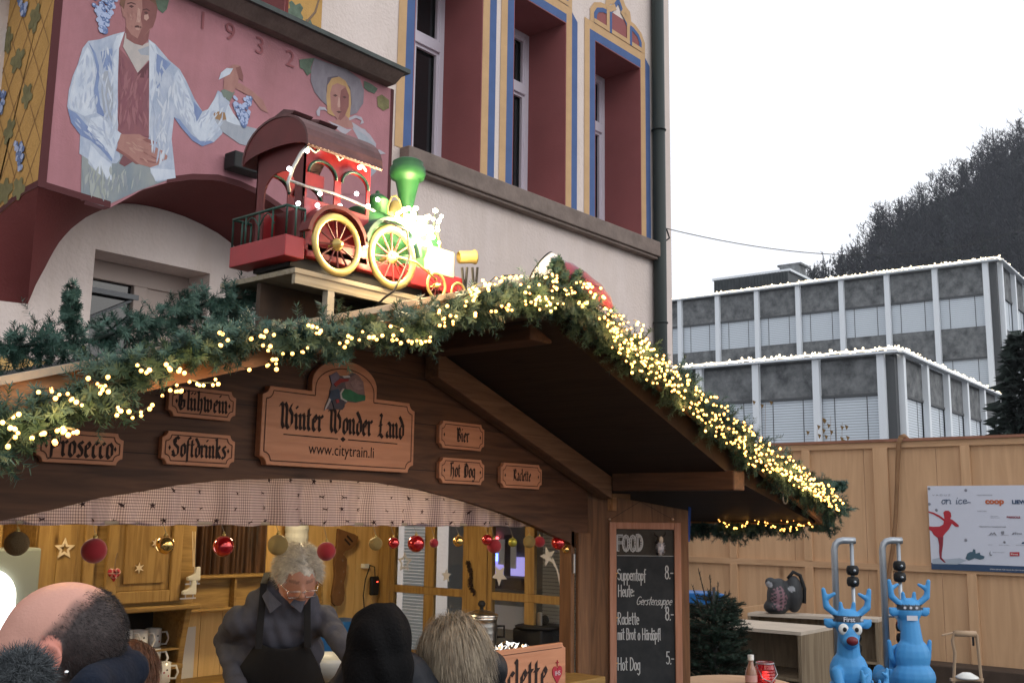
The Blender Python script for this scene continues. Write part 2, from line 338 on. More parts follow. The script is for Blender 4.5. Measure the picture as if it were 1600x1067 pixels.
# hillside: a heightfield seen on the right behind the office blocks
def level(xl,dist):   # direction by pixel column -> ground xy at horizontal distance
    r=ray(xl,806); v=Vector((r[0],r[1],0)).normalized(); return v*dist
HC=[(1180,455),(1240,450),(1285,425),(1310,412),(1350,395),(1380,350),(1400,318),(1440,300),(1480,270),(1520,250),(1560,222),(1600,200),(1660,165),(1760,110),(1900,40),(2100,-60)]
def ridge_z(px,dist):
    xs=[a for a,b in HC]; ys=[b+(36 if a<1430 else 48) for a,b in HC]; y=np.interp(px,xs,ys); r=ray(px,y); k=dist/math.hypot(r[0],r[1]); return CH+r[2]*k
hb=MB(); cols=list(range(1100,2101,20)); rows=[140,165,190,215,240,262,285,310,340,400]
vs=[];fs=[]
for j,d in enumerate(rows):
    for px in cols:
        zz=ridge_z(px,262); t=(d-140)/(262-140)
        z=zz*(max(0,min(t,1))**.9) if t<=1 else zz*(1-.25*(t-1))
        if j not in (0,): z+=random.uniform(-1.2,1.2)
        p=level(px,d); vs.append((p.x,p.y,max(z-.1 if j==0 else z,-.1)))
n=len(cols)
for j in range(len(rows)-1):
    for i in range(n-1): fs.append((j*n+i,j*n+i+1,(j+1)*n+i+1,(j+1)*n+i))
hb.add(vs,fs)
M_hill=mat('leaf_litter',(.05,.052,.06),rough=.95,noise=.5,nscale=.06,bump=.5,bscale=.5)
tag(hb.build('hillside',M_hill,smooth=True),kind='structure')
def hill_at(px,d):
    zz=ridge_z(px,262); t=(d-140)/(262-140); z=zz*(max(0,min(t,1))**.9) if t<=1 else zz*(1-.25*(t-1)); p=level(px,d); return Vector((p.x,p.y,z))
M_bark=mat('winter_bark',(.075,.07,.068),rough=.9)
M_twig=mat('bare_twigs',(.036,.040,.049),rough=.9,noise=.5,nscale=.05)
M_conf=mat('dark_conifer',(.03,.042,.038),rough=.9,noise=.5,nscale=.8)
def bare_crown(mb,p,h,rnd,den=40,wd=.07):
    """leafless crown: forking twigs filling an egg"""
    for k in range(den):
        z0=h*rnd.uniform(.3,.85); a=rnd.uniform(0,2*pi); up=rnd.uniform(.4,1.3); L=h*rnd.uniform(.14,.3)*(1.15-z0/h*.6)
        d=Vector((cos(a),sin(a),up)).normalized(); q=Vector(p)+Vector((rnd.uniform(-.02,.02)*h,rnd.uniform(-.02,.02)*h,z0)); e=q+d*L
        s=d.cross(Vector((rnd.uniform(-1,1),rnd.uniform(-1,1),.3))).normalized()*wd
        mb.add([q-s,q+s,e],[(0,1,2)])
        for j in range(4):
            t=rnd.uniform(.3,1); b=q+d*L*t; d2=(d+Vector((rnd.uniform(-1,1),rnd.uniform(-1,1),rnd.uniform(-.3,.9)))*.9).normalized(); e2=b+d2*L*rnd.uniform(.3,.6); s2=d2.cross(Vector((0,.3,1))).normalized()*wd*.7
            mb.add([b-s2,b+s2,e2],[(0,1,2)])
            for i in range(2):
                b3=b+(e2-b)*rnd.uniform(.3,.9); d3=(d2+Vector((rnd.uniform(-1,1),rnd.uniform(-1,1),rnd.uniform(-.2,.8)))).normalized(); e3=b3+d3*L*.28; s3=d3.cross(Vector((.3,0,1))).normalized()*wd*.5
                mb.add([b3-s3,b3+s3,e3],[(0,1,2)])
def conifer_crown(mb,p,h,r,rnd,den=260,base=.08,leaf=.5):
    for k in range(den):
        t=rnd.uniform(0,1)**.8; z=h*(base+(1-base)*t); rr=r*(1-t)**.85*rnd.uniform(.55,1.08)+.03*r; a=rnd.uniform(0,2*pi)
        q=Vector(p)+Vector((0,0,z)); e=q+Vector((cos(a)*rr,sin(a)*rr,-rr*rnd.uniform(.1,.45)))
        s=Vector((-sin(a),cos(a),0))*leaf*rnd.uniform(.5,1)*(1.1-t); m=q.lerp(e,.35)
        mb.add([m-s*.3,m+s,e+Vector((0,0,leaf*.2)),m-s-Vector((0,0,leaf*.5))],[(0,1,2),(0,2,3)])
# the mass of the wood on the hillside (nobody could count it)
rnd=random.Random(3); fb=MB()
for k in range(1500):
    px=rnd.uniform(1200,1720); d=rnd.uniform(165,258); p=hill_at(px,d); h=rnd.uniform(7,11)
    fb.cm=0 if rnd.random()<.88 else 1
    if fb.cm==0: bare_crown(fb,p,h,rnd,15,.11)
    else: conifer_crown(fb,p,h*1.05,2.0,rnd,34,leaf=1.3)
    fb.cm=0
    if rnd.random()<.35: fb.tube([p,p+Vector((0,0,h*.8))],[.14,.05],4,cap=False)
tag(fb.build('hillside_wood',[M_twig,M_conf]),'dark leafless wood with some conifers covering the steep hillside','wood',kind='stuff')
# single trees standing out on the skyline
def hill_tree(px,py_top,d,kind,label,h=None,name=None,den=230):
    py_top+=6; b=hill_at(px,d); r=ray(px,py_top); k=math.hypot(b.x,b.y)/math.hypot(r[0],r[1]); top=CH+r[2]*k; base=b.z-1; h=h or max(5,top-b.z+1); base=top-h
    t=thing('conifer_tree' if kind=='c' else 'bare_tree',label,'tree',(b.x,b.y,base),'trees on the hill skyline')
    tb=MB(); tb.tube([(b.x,b.y,base-1),(b.x,b.y,base+h*.95)],[h*.018,h*.003],6); tb.build('trunk',M_bark,t)
    cb=MB(); rr=random.Random(int(px))
    if kind=='c': conifer_crown(cb,(b.x,b.y,base),h,h*.2,rr,den,leaf=h*.05); cb.build('crown',M_conf,t)
    else: bare_crown(cb,(b.x,b.y,base),h,rr,60,.06); cb.build('crown',M_twig,t)
hill_tree(1332,374,250,'c','slim pointed dark conifer on the skyline above the office roof, right of a broader one',14)
hill_tree(1301,393,252,'c','broad ragged dark conifer at the left foot of the hillside skyline',11,den=300)
hill_tree(1286,404,250,'c','smallest dark conifer at the left end of the hill skyline',8)
hill_tree(1393,322,258,'c','dark conifer on the shoulder of the hill beside a bulging clump',12,den=320)
hill_tree(1428,300,258,'c','stout dark conifer standing proud of the hillside skyline in its middle',11,den=300)
hill_tree(1359,376,255,'b','leafless tree filling the dip right of the slim conifer',12)
hill_tree(1412,306,260,'b','bare rounded tree between two conifers on the hill shoulder',11)
hill_tree(1462,283,260,'b','bare twiggy tree midway up the hill skyline',11)
hill_tree(1497,262,260,'b','bare twiggy tree on the upper hill skyline, below the three near the frame edge',11)
hill_tree(1535,238,260,'b','bare tree third from the right edge on the hill skyline',12)
hill_tree(1570,214,260,'b','bare tree second from the right edge on the hill skyline',12)
hill_tree(1590,184,262,'b','tall spreading bare tree rising highest at the right end of the hill skyline',15)

# ------------------------------------------------------------------ office blocks
M_conc=mat('exposed_concrete',(.23,.24,.245),rough=.9,noise=1,nscale=2.1,col2=(.075,.08,.085),bump=.3,bscale=3,detail=8)
M_mull=mat('aluminium_mullion',(.72,.76,.80),rough=.5)
M_dark=mat('dark_cladding',(.08,.085,.09),rough=.6)
M_glass=mat('dark_glass',(.012,.014,.016),rough=.08,spec=.6)
M_led=mat('cool_led_rope',(1,.9,.72),emit=(1,.84,.58),es=2.6)
def blind_mat():
    m=bpy.data.materials.new('venetian_blind'); m.use_nodes=True; t=m.node_tree; b=t.nodes['Principled BSDF']; b.inputs['Roughness'].default_value=.5
    tc=t.nodes.new('ShaderNodeTexCoord'); s=t.nodes.new('ShaderNodeSeparateXYZ'); t.links.new(tc.outputs['Object'],s.inputs[0])
    mu=t.nodes.new('ShaderNodeMath'); mu.operation='MULTIPLY'; mu.inputs[1].default_value=1/.1; t.links.new(s.outputs[2],mu.inputs[0])
    fr=t.nodes.new('ShaderNodeMath'); fr.operation='FRACT'; t.links.new(mu.outputs[0],fr.inputs[0])
    r=t.nodes.new('ShaderNodeValToRGB'); e=r.color_ramp.elements; e[0].position=.0; e[0].color=(.14,.155,.175,1); e[1].position=.35; e[1].color=(.60,.66,.72,1)
    t.links.new(fr.outputs[0],r.inputs[0]); t.links.new(r.outputs[0],b.inputs[0]); return m
M_blind=blind_mat()
AC=radians(-37)  # facade direction in the camera-level frame
def ldir(a): return Vector((_R@np.array([cos(a),sin(a),0])))
CD=ldir(AC); DD=ldir(AC+pi/2)     # CD runs right/nearer, DD runs right/away
def office(corner_px,corner_depth,ztop_px,storeys,nbl,nbr,spC,spD,ph,bh,label,panels_first=True):
    r=ray(corner_px,ztop_px); c=Vector(CO+r*corner_depth); zt=c.z; c.z=0
    t=thing('office_building',label,'building',(c.x,c.y,0))
    def P(u,v,z,off=0): # u along face, v outward
        return c+u*face+out*v+Vector((0,0,z))
    for face,nb,sp in ((-CD,nbl,spC),(DD,nbr,spD)):
        out = (-DD if face==-CD else CD)
        face=Vector(face)
        W=nb*sp+.4
        # solid core
        if face==-CD:
            core=MB(); core.prism([c+face*.35-out*.3+Vector((0,0,0)),c+face*W-out*.3,c+face*W-out*16,c+face*.35-out*16],(0,0,zt-.15)); core.build('wall',M_dark,t)
            roofm=MB(); roofm.prism([c-CD*0+Vector((0,0,zt-.15)),c-CD*W+Vector((0,0,zt-.15)),c-CD*W+DD*16+Vector((0,0,zt-.15)),c+DD*16+Vector((0,0,zt-.15))],(0,0,.12)); roofm.build('roof',M_dark,t)
        off=.45 
        for i in range(nb):
            u0=off+i*sp; z=zt
            for s in range(storeys):
                pb=MB(); pb.prism([P(u0+.1,0,z-.02),P(u0+sp-.1,0,z-.02),P(u0+sp-.1,0,z-ph),P(u0+.1,0,z-ph)],-out*.12); pb.build('concrete_panel',M_conc,t)
                lb=MB(); lb.prism([P(u0+.1,.03,z-ph),P(u0+sp-.1,.03,z-ph),P(u0+sp-.1,.03,z-ph-.09),P(u0+.1,.03,z-ph-.09)],-out*.1); lb.build('blind_box',M_dark,t)
                bb=MB(); bb.prism([P(u0+.12,-.06,z-ph-.09),P(u0+sp-.12,-.06,z-ph-.09),P(u0+sp-.12,-.06,z-ph-bh),P(u0+.12,-.06,z-ph-bh)],-out*.03)
                o=bb.build('window_blind',M_blind,t)
                for q in (.25,.75):
                    cb=MB(); cb.prism([P(u0+sp*q,-.055,z-ph-.09),P(u0+sp*q+.025,-.055,z-ph-.09),P(u0+sp*q+.025,-.055,z-ph-bh),P(u0+sp*q,-.055,z-ph-bh)],out*.01); cb.build('ladder_cord',M_dark,o)
                z-=ph+bh
        for i in range(nb+1):
            u0=off+i*sp; mb=MB(); mb.prism([P(u0-.13,0,0),P(u0+.13,0,0),P(u0+.13,.22,0),P(u0-.13,.22,0)],(0,0,zt-.02)); mb.build('mullion',M_mull,t)
    # recessed dark corner post
    pb=MB(); pb.prism([c-CD*.32,c-CD*.0,c+DD*.0,c+DD*.32,c-CD*.32+DD*.32],(0,0,zt-.03)); pb.build('corner_post',M_dark,t)
    cap=MB(); a0=c-CD*(nbl*spC+.6)+Vector((0,0,zt)); a1=c+CD*.24-DD*.24+Vector((0,0,zt)); a2=c+DD*(nbr*spD+.6)+Vector((0,0,zt))
    cap.bar(a0-DD*.1,a1+CD*0,.3,.08); cap.bar(a1+DD*.05,a2+CD*.1,.3,.08); cap.build('parapet_cap',M_mull,t)
    return t,c,zt,a0,a1,a2
rnd=random.Random(11)
def rope(name,label,pts):
    t=thing(name,label,'fairy lights',pts[0]); wb=MB(); path=[]
    for a,b in zip(pts[:-1],pts[1:]):
        n=int((b-a).length/.35)
        for i in range(n+1): path.append(a.lerp(b,i/n)+Vector((rnd.uniform(-.02,.02),rnd.uniform(-.02,.02),rnd.uniform(-.02,.03))))
    wb.tube(path,.035,6); wb.build('light_tube',M_led,t)
    lb=MB()
    for a,b in zip(path[:-1],path[1:]):
        for j in range(4):
            p=a.lerp(b,rnd.random())+Vector((rnd.uniform(-.06,.06),rnd.uniform(-.06,.06),rnd.uniform(-.09,.10))); lb.ball(p,rnd.uniform(.025,.05),5,seg=4)
    o=lb.build('led_points',M_led,t); o['kind']='stuff'
# upper block: corner (1552,405); lower: corner (1398,549)
tU,cU,zU,u0,u1,u2=office(1555,52,408,3,16,5,2.42,2.9,1.55,1.62,'upper grey concrete office block with closed white blinds and a cabin on its roof')
tL,cL,zL,l0,l1,l2=office(1397,38,551,2,9,8,2.42,3.0,1.42,2.6,'lower grey concrete office block with tall closed blinds just behind the wooden hoarding')
rope('light_rope','cool white lights along the roof edge of the upper office block',[u0+V(0,0,.12),u1+V(0,0,.12),u2+V(0,0,.12)])
rope('light_rope','cool white lights along the roof edge of the lower office block',[l0+V(0,0,.12),l1+V(0,0,.12),l2+V(0,0,.12)])
# rooftop cabin and vent
def atd(px,py,ref): # point on the vertical plane through ref along CD, pushed back
    r=ray(px,py); nrm=DD; k=(Vector(ref)-Vector(CO)).dot(nrm)/Vector(r).dot(nrm); return Vector(CO)+Vector(r)*k
back=cU+DD*6
a=atd(1116,436,back); b=atd(1231,426,back)
cb=MB(); za=(a.z+b.z)/2; zb=zU-.2
cb.prism([V(a.x,a.y,zb),V(b.x,b.y,zb),V(b.x,b.y,za),V(a.x,a.y,za)],DD*5); cb.build('roof_cabin',mat('dark_sheet_metal',(.05,.06,.065),rough=.5,noise=.3,nscale=2),tU)
sb=MB()
for i in range(24):
    p=a.lerp(b,i/24); sb.prism([V(p.x,p.y,zb),V(p.x,p.y,za),V(p.x,p.y,za)+CD*.06,V(p.x,p.y,zb)+CD*.06],-DD*.05)
sb.build('cladding_ribs',MATS['dark_sheet_metal'],tU)
cb=MB(); cb.prism([V(a.x,a.y,za)-CD*.15,V(b.x,b.y,za)+CD*.15,V(b.x,b.y,za+.14)+CD*.15,V(a.x,a.y,za+.14)-CD*.15],DD*5.1); cb.build('roof_cabin_cap',M_mull,tU)
back2=cU+DD*8
a=atd(1218,417,back2); b=atd(1248,417,back2); vb=MB(); vb.prism([V(a.x,a.y,za),V(b.x,b.y,za),V(b.x,b.y,a.z),V(a.x,a.y,a.z)],DD*1.2); vb.prism([V(a.x,a.y,a.z)-CD*.15,V(b.x,b.y,a.z)+CD*.15,V(b.x,b.y,a.z+.12)+CD*.15,V(a.x,a.y,a.z+.12)-CD*.15],DD*1.4); vb.build('vent_stack',M_conc,tU)
# dark evergreen between the blocks and the frame edge
def near_conifer(px,py,depth,h,r,label):
    r_=ray(px,py); p=Vector(CO+r_*depth); t=thing('evergreen_tree',label,'tree',(p.x,p.y,0)); tb=MB(); tb.tube([(p.x,p.y,0),(p.x,p.y,p.z-.5)],[.25,.05],8); tb.build('trunk',M_bark,t)
    rr=random.Random(5); cb=MB()
    for k in range(2600):
        th=rr.uniform(0,2*pi); zz=rr.uniform(0,1); R=r*(1-zz)**.5*(.75+.25*sin(5*th+zz*9))*rr.uniform(.5,1.05); q=V(p.x+cos(th)*R,p.y+sin(th)*R,p.z-h*(1-zz)); d=V(cos(th),sin(th),rr.uniform(-.6,.25)).normalized(); s=V(-sin(th),cos(th),rr.uniform(-.3,.3))*.11
        cb.add([q-s,q+s,q+d*.55+V(0,0,-.05)],[(0,1,2)]); cb.add([q-s*.6+d*.15+V(0,0,.1),q+s*.7+d*.1-V(0,0,.12),q+d*.45+s*1.5],[(0,1,2)])
    cb.build('crown',mat('dark_evergreen',(.02,.035,.028),rough=.8,noise=.6,nscale=2),t)
near_conifer(1604,520,30,9,1.75,'dark evergreen tree at the right edge in front of the office blocks')
# overhead cable
cbm=MB(); A=PY(1036,356,7.25); B=Vector(CO+ray(1640,340)*22)
pts=[]
for i in range(31):
    t=i/30; p=A.lerp(B,t); p.z-=1.15*4*t*(1-t)*.5; pts.append(p)
cbm.tube(pts,.006,5); 
cbm.tube([PY(1034,350,7.25),PY(1042,360,7.2),PY(1046,372,7.22),PY(1035,380,7.25)],.012,5)
tag(cbm.build('overhead_cable',mat('black_rubber',(.015,.015,.015),rough=.6)),'thin black cable strung across the sky from the house corner','cable')
# ================================================================== PAINTED HOUSE
D=7.3; DB=6.6
M_plast=mat('rough_white_plaster',(.70,.605,.56),rough=.95,noise=.08,nscale=1.5,bump=.75,bscale=28,streak=.10)
M_red=mat('oxblood_paint',(.30,.10,.10),rough=.85,noise=.12,nscale=2,bump=.2,bscale=60)
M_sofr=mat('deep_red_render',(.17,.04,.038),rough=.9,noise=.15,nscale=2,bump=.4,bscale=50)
M_blue=mat('blue_band_paint',(.075,.13,.29),rough=.85,noise=.15,nscale=5)
M_ochre=mat('ochre_band_paint',(.56,.36,.19),rough=.85,noise=.12,nscale=5)
M_stone=mat('sandstone',(.23,.18,.155),rough=.9,noise=.3,nscale=6,bump=.4,bscale=30)
M_upvc=mat('white_window_frame',(.62,.58,.66),rough=.35)
M_line=mat('grey_outline_paint',(.32,.30,.33),rough=.9)
house=thing('painted_house','white plastered house with painted window surrounds and a pink mural bay','building',(8,D,0))
W=[]
for (xl,yl,xr,yr,xf,yf) in ((644,150,752,150,692,150),(801,150,884,150,829,150),(929,200,1001,200,944,250)):
    Xl=PY(xl,yl,D).x; Xr=PY(xr,yr,D).x; Yf=PX(xf,yf,Xr).y; W.append((Xl,Xr,Yf))
ww=sum(b-a for a,b,_ in W)/3; dep=sum(c for _,_,c in W)/3-D
ZB,ZT=5.47,7.86
GAP=((W[1][0]-W[0][1])+(W[2][0]-W[1][1]))/2
# opening of the bay top-left window and the window below the arch
UW=(PY(-60,5,D).x,PY(446,5,D).x,5.80,8.0)
LWx0=PY(149,390,D).x; LWx1=PY(262,420,D).x+.85
LW=(LWx0,PY(330,426,D).x,2.2,PY(149,387,D).z)
opens=[(a,b,ZB,ZT) for a,b,_ in W]+[UW,LW]
xs=sorted({-1.5,12.06,*[o[0] for o in opens],*[o[1] for o in opens]}); zs=sorted({0,9.5,*[o[2] for o in opens],*[o[3] for o in opens]})
wb=MB()
for i in range(len(xs)-1):
    for j in range(len(zs)-1):
        cx=(xs[i]+xs[i+1])/2; cz=(zs[j]+zs[j+1])/2
        if any(o[0]<cx<o[1] and o[2]<cz<o[3] for o in opens): continue
        wb.box((xs[i],D,zs[j]),(xs[i+1],D+.5,zs[j+1]))
wb.build('wall',M_plast,house)
sb=MB(); sb.box((11.56,D+.5,0),(12.06,15,9.5)); sb.build('side_wall',M_plast,house)
ib=MB(); ib.box((-1.5,D+1.6,0),(12,D+1.7,9.5)); ib.build('inner_wall',mat('dim_room',(.04,.035,.03),rough=1),house)
def ribbon(mb,poly,wd,off,closed=False):
    """flat painted band of width wd around a polyline in the wall plane (x,z), mitred"""
    n=len(poly); L=[];R=[]
    for i,(x,z) in enumerate(poly):
        a=poly[(i-1)%n] if (closed or i>0) else None; b=poly[(i+1)%n] if (closed or i<n-1) else None
        d1=Vector((x-a[0],z-a[1])).normalized() if a else None; d2=Vector((b[0]-x,b[1]-z)).normalized() if b else None
        if d1 is None: d1=d2
        if d2 is None: d2=d1
        t=(d1+d2); t=t.normalized() if t.length>1e-6 else d1; nrm=Vector((-t.y,t.x)); k=1/max(.45,nrm.dot(Vector((-d1.y,d1.x))))
        L.append((x+nrm.x*wd/2*k,z+nrm.y*wd/2*k)); R.append((x-nrm.x*wd/2*k,z-nrm.y*wd/2*k))
    m=n if closed else n-1
    for i in range(m):
        j=(i+1)%n; mb.poly([(R[i][0],off,R[i][1]),(R[j][0],off,R[j][1]),(L[j][0],off,L[j][1]),(L[i][0],off,L[i][1])])
def window(Xl,Xr,zb,zt,dp,crest=True,bands=True):
    win=MB(); win.box((Xl+.0,D+dp+.07,zb),(Xr,D+dp+.1,zt)); 
    fr=MB(); y0,y1=D+dp,D+dp+.06; fw=.085
    for a,b in (((Xl,y0,zb),(Xl+fw,y1,zt)),((Xr-fw,y0,zb),(Xr,y1,zt)),((Xl+fw,y0,zt-fw),(Xr-fw,y1,zt)),((Xl+fw,y0,zb),(Xr-fw,y1,zb+fw))): fr.box(a,b)
    ztr=zb+(zt-zb)*.68
    fr.box((Xl+fw,y0-.02,ztr-.06),(Xr-fw,y1,ztr+.06)); xm=(Xl+Xr)/2; fr.box((xm-.05,y0-.01,zb+fw),(xm+.05,y1-.005,ztr-.06)); fr.box((xm-.05,y0-.01,ztr+.06),(xm+.05,y1-.005,zt-fw))
    f=fr.build('window',M_upvc,house,bevel=.008)
    sash=MB()
    for (a,b) in ((Xl+fw,xm-.05),(xm+.05,Xr-fw)):
        for (c,d) in ((zb+fw,ztr-.06),(ztr+.06,zt-fw)):
            s=.035
            for p,q in (((a,c),(a+s,d)),((b-s,c),(b,d)),((a+s,c),(b-s,c+s)),((a+s,d-s),(b-s,d))): sash.box((p[0],y0+.012,p[1]),(q[0],y1-.012,q[1]))
    sash.build('sash',M_upvc,f); win.build('pane',M_glass,f)
    rv=MB(); t=.012
    rv.box((Xr-t,D-.004,zb),(Xr,D+dp-.002,zt)); rv.box((Xl,D-.004,zb),(Xl+t,D+dp-.002,zt)); rv.box((Xl+t,D-.004,zt-t),(Xr-t,D+dp-.002,zt))
    rv.build('window_reveal',M_red,house)
    if bands:
        bl=MB(); oc=MB(); bw=GAP*.2; ow=GAP*.2
        y=D-.006
        bl.poly([(Xl-bw,y,zb),(Xl,y,zb),(Xl,y,zt),(Xl-bw,y,zt+bw)]); bl.poly([(Xr,y,zb),(Xr+bw*.85,y,zb),(Xr+bw*.85,y,zt+bw*.8),(Xr,y,zt)]) if False else None
        bl.poly([(Xl,y,zt),(Xr,y,zt),(Xr,y,zt+bw),(Xl-bw,y,zt+bw)])
        oc.poly([(Xl-bw-ow,y,zb),(Xl-bw,y,zb),(Xl-bw,y,zt+bw),(Xl-bw-ow,y,zt+bw+ow)])
        oc.poly([(Xl-bw,y,zt+bw),(Xr+ow,y,zt+bw),(Xr+ow,y,zt+bw+ow),(Xl-bw-ow,y,zt+bw+ow)])
        oc.poly([(Xr,y,zb),(Xr+ow,y,zb),(Xr+ow,y,zt+bw),(Xr,y,zt+bw)])
        bl.poly([(Xr+ow,y,zb),(Xr+ow+bw,y,zb),(Xr+ow+bw,y,zt+bw-.02),(Xr+ow,y,zt+bw+.07)])
        bl.build('blue_band',M_blue,house); oc.build('ochre_band',M_ochre,house)
    if crest:
        # onion-shaped painted crest, coordinates read off the third window: x 0..1 across, z from band top
        w_=Xr-Xl; x0=Xl-.06; z0=zt+GAP*.4; s=w_+.12
        out=[(0,0),(.0,.22),(.06,.36),(.17,.44),(.28,.46),(.30,.66),(.38,.72),(.42,.80),(.47,.98),(.5,1.2),(.53,.98),(.58,.80),(.62,.72),(.70,.66),(.72,.46),(.83,.44),(.94,.36),(1.,.22),(1.,0)]
        H=.66
        P=lambda q:(x0+q[0]*s,z0+q[1]*H)
        rd=MB(); rd.poly([(P(q)[0],D-.004,P(q)[1]) for q in out if q[1]<=.47]); rd.build('crest_field',M_red,house)
        oc=MB(); ribbon(oc,[P(q) for q in out],.10,D-.008); oc2=[(.30,0),(.30,.46),(.44,.62)],[(.70,0),(.70,.46),(.56,.62)]
        oc.build('crest_outline',M_ochre,house)
        bl=MB(); inn=[(.055,.0),(.055,.2),(.1,.31),(.2,.38),(.32,.40),(.40,.56),(.5,.8),(.60,.56),(.68,.40),(.8,.38),(.9,.31),(.945,.2),(.945,0)]
        ribbon(bl,[P(q) for q in inn],.06,D-.010); bl.build('crest_inner_band',M_blue,house)
        oo=MB(); 
        for q in oc2: ribbon(oo,[P(k) for k in q],.08,D-.012)
        ribbon(oo,[P((.03,.05)),P((.97,.05))],.06,D-.013); oo.build('crest_ribs',M_ochre,house)
        for q in (((.345,0),(.345,.44)),((.745,0),(.745,.40))): bb=MB(); ribbon(bb,[P(k) for k in q],.05,D-.014); bb.build('crest_rib_shade',M_blue,house)
for a,b,_ in W: window(a,b,ZB,ZT,dep)
window(UW[0],UW[1]-.0,UW[2],UW[3],.42,False,False)
sl=MB(); sx0=PY(622,300,D).x; sl.box((sx0,D-.14,ZB-.2),(11.62,D,ZB)); sl.box((sx0,D-.11,ZB-.235),(11.60,D,ZB-.2)); sl.build('window_sill',M_stone,house,bevel=.012)
# vine strip beside the upper-left window
def leaf(mb,c,r,u,v,nrm,rot):
    P=[]
    for i in range(15):
        a=2*pi*i/15+rot; rr=r*(1 if i%3 else .62)*(1+.12*sin(i*7.1)); P.append(Vector(c)+Vector(u)*cos(a)*rr+Vector(v)*sin(a)*rr)
    mb.poly([p+Vector(nrm) for p in P])
M_leaf=mat('painted_leaf',(.14,.19,.14),rough=.9,noise=.4,nscale=12); M_leaf2=mat('painted_olive_leaf',(.23,.21,.10),rough=.9,noise=.4,nscale=12)
M_grape=mat('painted_grape',(.17,.24,.45),rough=.9,noise=.45,nscale=25)
M_grape2=mat('painted_grape_light',(.40,.47,.66),rough=.9)
M_stem=mat('painted_stem',(.22,.15,.10),rough=.9)
M_oside=mat('ochre_wall_paint',(.53,.31,.10),rough=.9,noise=.18,nscale=3,bump=.4,bscale=40)
vs_=MB(); v0=PY(450,5,D).x; v1=PY(503,5,D).x; vs_.poly([(v0,D-.006,5.6),(v1,D-.006,5.6),(v1,D-.006,9.4),(v0,D-.006,9.4)]); vs_.build('vine_strip',M_oside,house)
vl=MB(); leaf(vl,PY(461,20,D-.008),.11,(1,0,0),(0,0,1),(0,0,0),.3); leaf(vl,PY(487,55,D-.008),.13,(1,0,0),(0,0,1),(0,0,0),1.3); leaf(vl,PY(475,-20,D-.008),.11,(1,0,0),(0,0,1),(0,0,0),2); vl.build('vine_leaves',M_leaf,house)
vt=MB(); vt.tube([PY(470,50,D-.004),PY(478,36,D-.004),PY(492,20,D-.004),PY(498,0,D-.004),PY(480,-30,D-.004)],.012,5); vt.build('vine_stem',M_stem,house)
mp_=MB(); mp_.box((PY(446,5,D).x,D-.01,5.6),(v0,D,9.4)); mp_.build('dark_edge_strip',M_sofr,house)
# window under the arch
X0,X1,z0,z1=LW; y0=D+.3
rb=MB(); rb.box((X0,D+.0,z1-.01),(X1,y0,z1+0)); rb.box((X1-.01,D,z0),(X1,y0,z1-.01)); rb.build('window_reveal',M_plast,house)
fr=MB(); fr.box((X0,y0,z1-.16),(X1,y0+.07,z1-.01)); fr.box((X1-.5,y0-.001,z0),(X1-.38,y0+.07,z1-.16)); fr.box((X1-.38,y0+.02,z0),(X1,y0+.1,z1-.16)); f=fr.build('window',mat('beige_window_frame',(.42,.34,.30),rough=.6),house,bevel=.006)
pn=MB(); pn.box((X0,y0+.05,z0),(X1-.5,y0+.06,z1-.16)); pn.build('pane',M_glass,f)
bn=MB(); bn.tube([V(X0+.02,y0+.02,z0+1.05),V(X0+.5,y0+.02,z0+1.32)],.012,6); bn.tube([V(X0+.25,y0+.02,z0+.95),V(X0+.62,y0+.02,z0+1.3)],.012,6); bn.box((X0+.02,y0-.01,z0+1.33),(X0+.55,y0+.03,z0+1.37)); bn.build('window_bars',mat('dull_grey_bars',(.16,.17,.18),rough=.5),f)
# ---- bay
M_pink=mat('mural_pink',(.47,.215,.245),rough=.9,noise=.22,nscale=1.6,bump=.25,bscale=60,col2=(.36,.17,.19),streak=.14)
XL=3.047; XR=6.155; ZC=5.64
FRpx=[(60,292),(90,301),(130,313),(172,325),(190,315),(222,297),(260,286),(300,281),(340,282),(375,292),(410,308),(450,336),(490,372),(530,410),(575,470)]
fr3=[PY(x,y,DB) for x,y in FRpx]; fr3[0].x=XL
fb=MB(); poly=[p for p in fr3]+[V(XR,DB,fr3[-1].z),V(XR,DB,ZC),V(XL,DB,ZC)]; fb.prism(poly,(0,.08,0)); fb.build('bay_front',M_pink,house)
SDpx=[(60,292),(40,302),(20,317),(0,335),(-20,356),(-40,385)]
sd3=[PX(x,y,XL) for x,y in SDpx]; sd3[0]=fr3[0].copy()
sb=MB(); sb.prism([V(XL,p.y+.0,p.z) for p in sd3]+[V(XL,sd3[-1].y,ZC+3),V(XL,DB+.0,ZC+3)] if False else [V(XL,p.y+(.0805 if i==0 else 0),p.z) for i,p in enumerate(sd3)]+[V(XL,D,sd3[-1].z),V(XL,D,ZC),V(XL,DB+.0805,ZC)],(.08,0,0)); sb.build('bay_side',M_oside,house)
rs=MB(); rs.box((XR-.08,DB+.0805,fr3[-1].z),(XR,D,ZC)); rs.build('bay_side',M_pink,house)
# side corner ochre return sheet so the paint meets the maroon corner line
cs=MB(); cs.poly([V(XL-.002,DB,fr3[0].z),V(XL-.002,DB+.083,fr3[0].z),V(XL-.002,DB+.083,ZC),V(XL-.002,DB,ZC)]); cs.build('corner_return',M_oside,house)
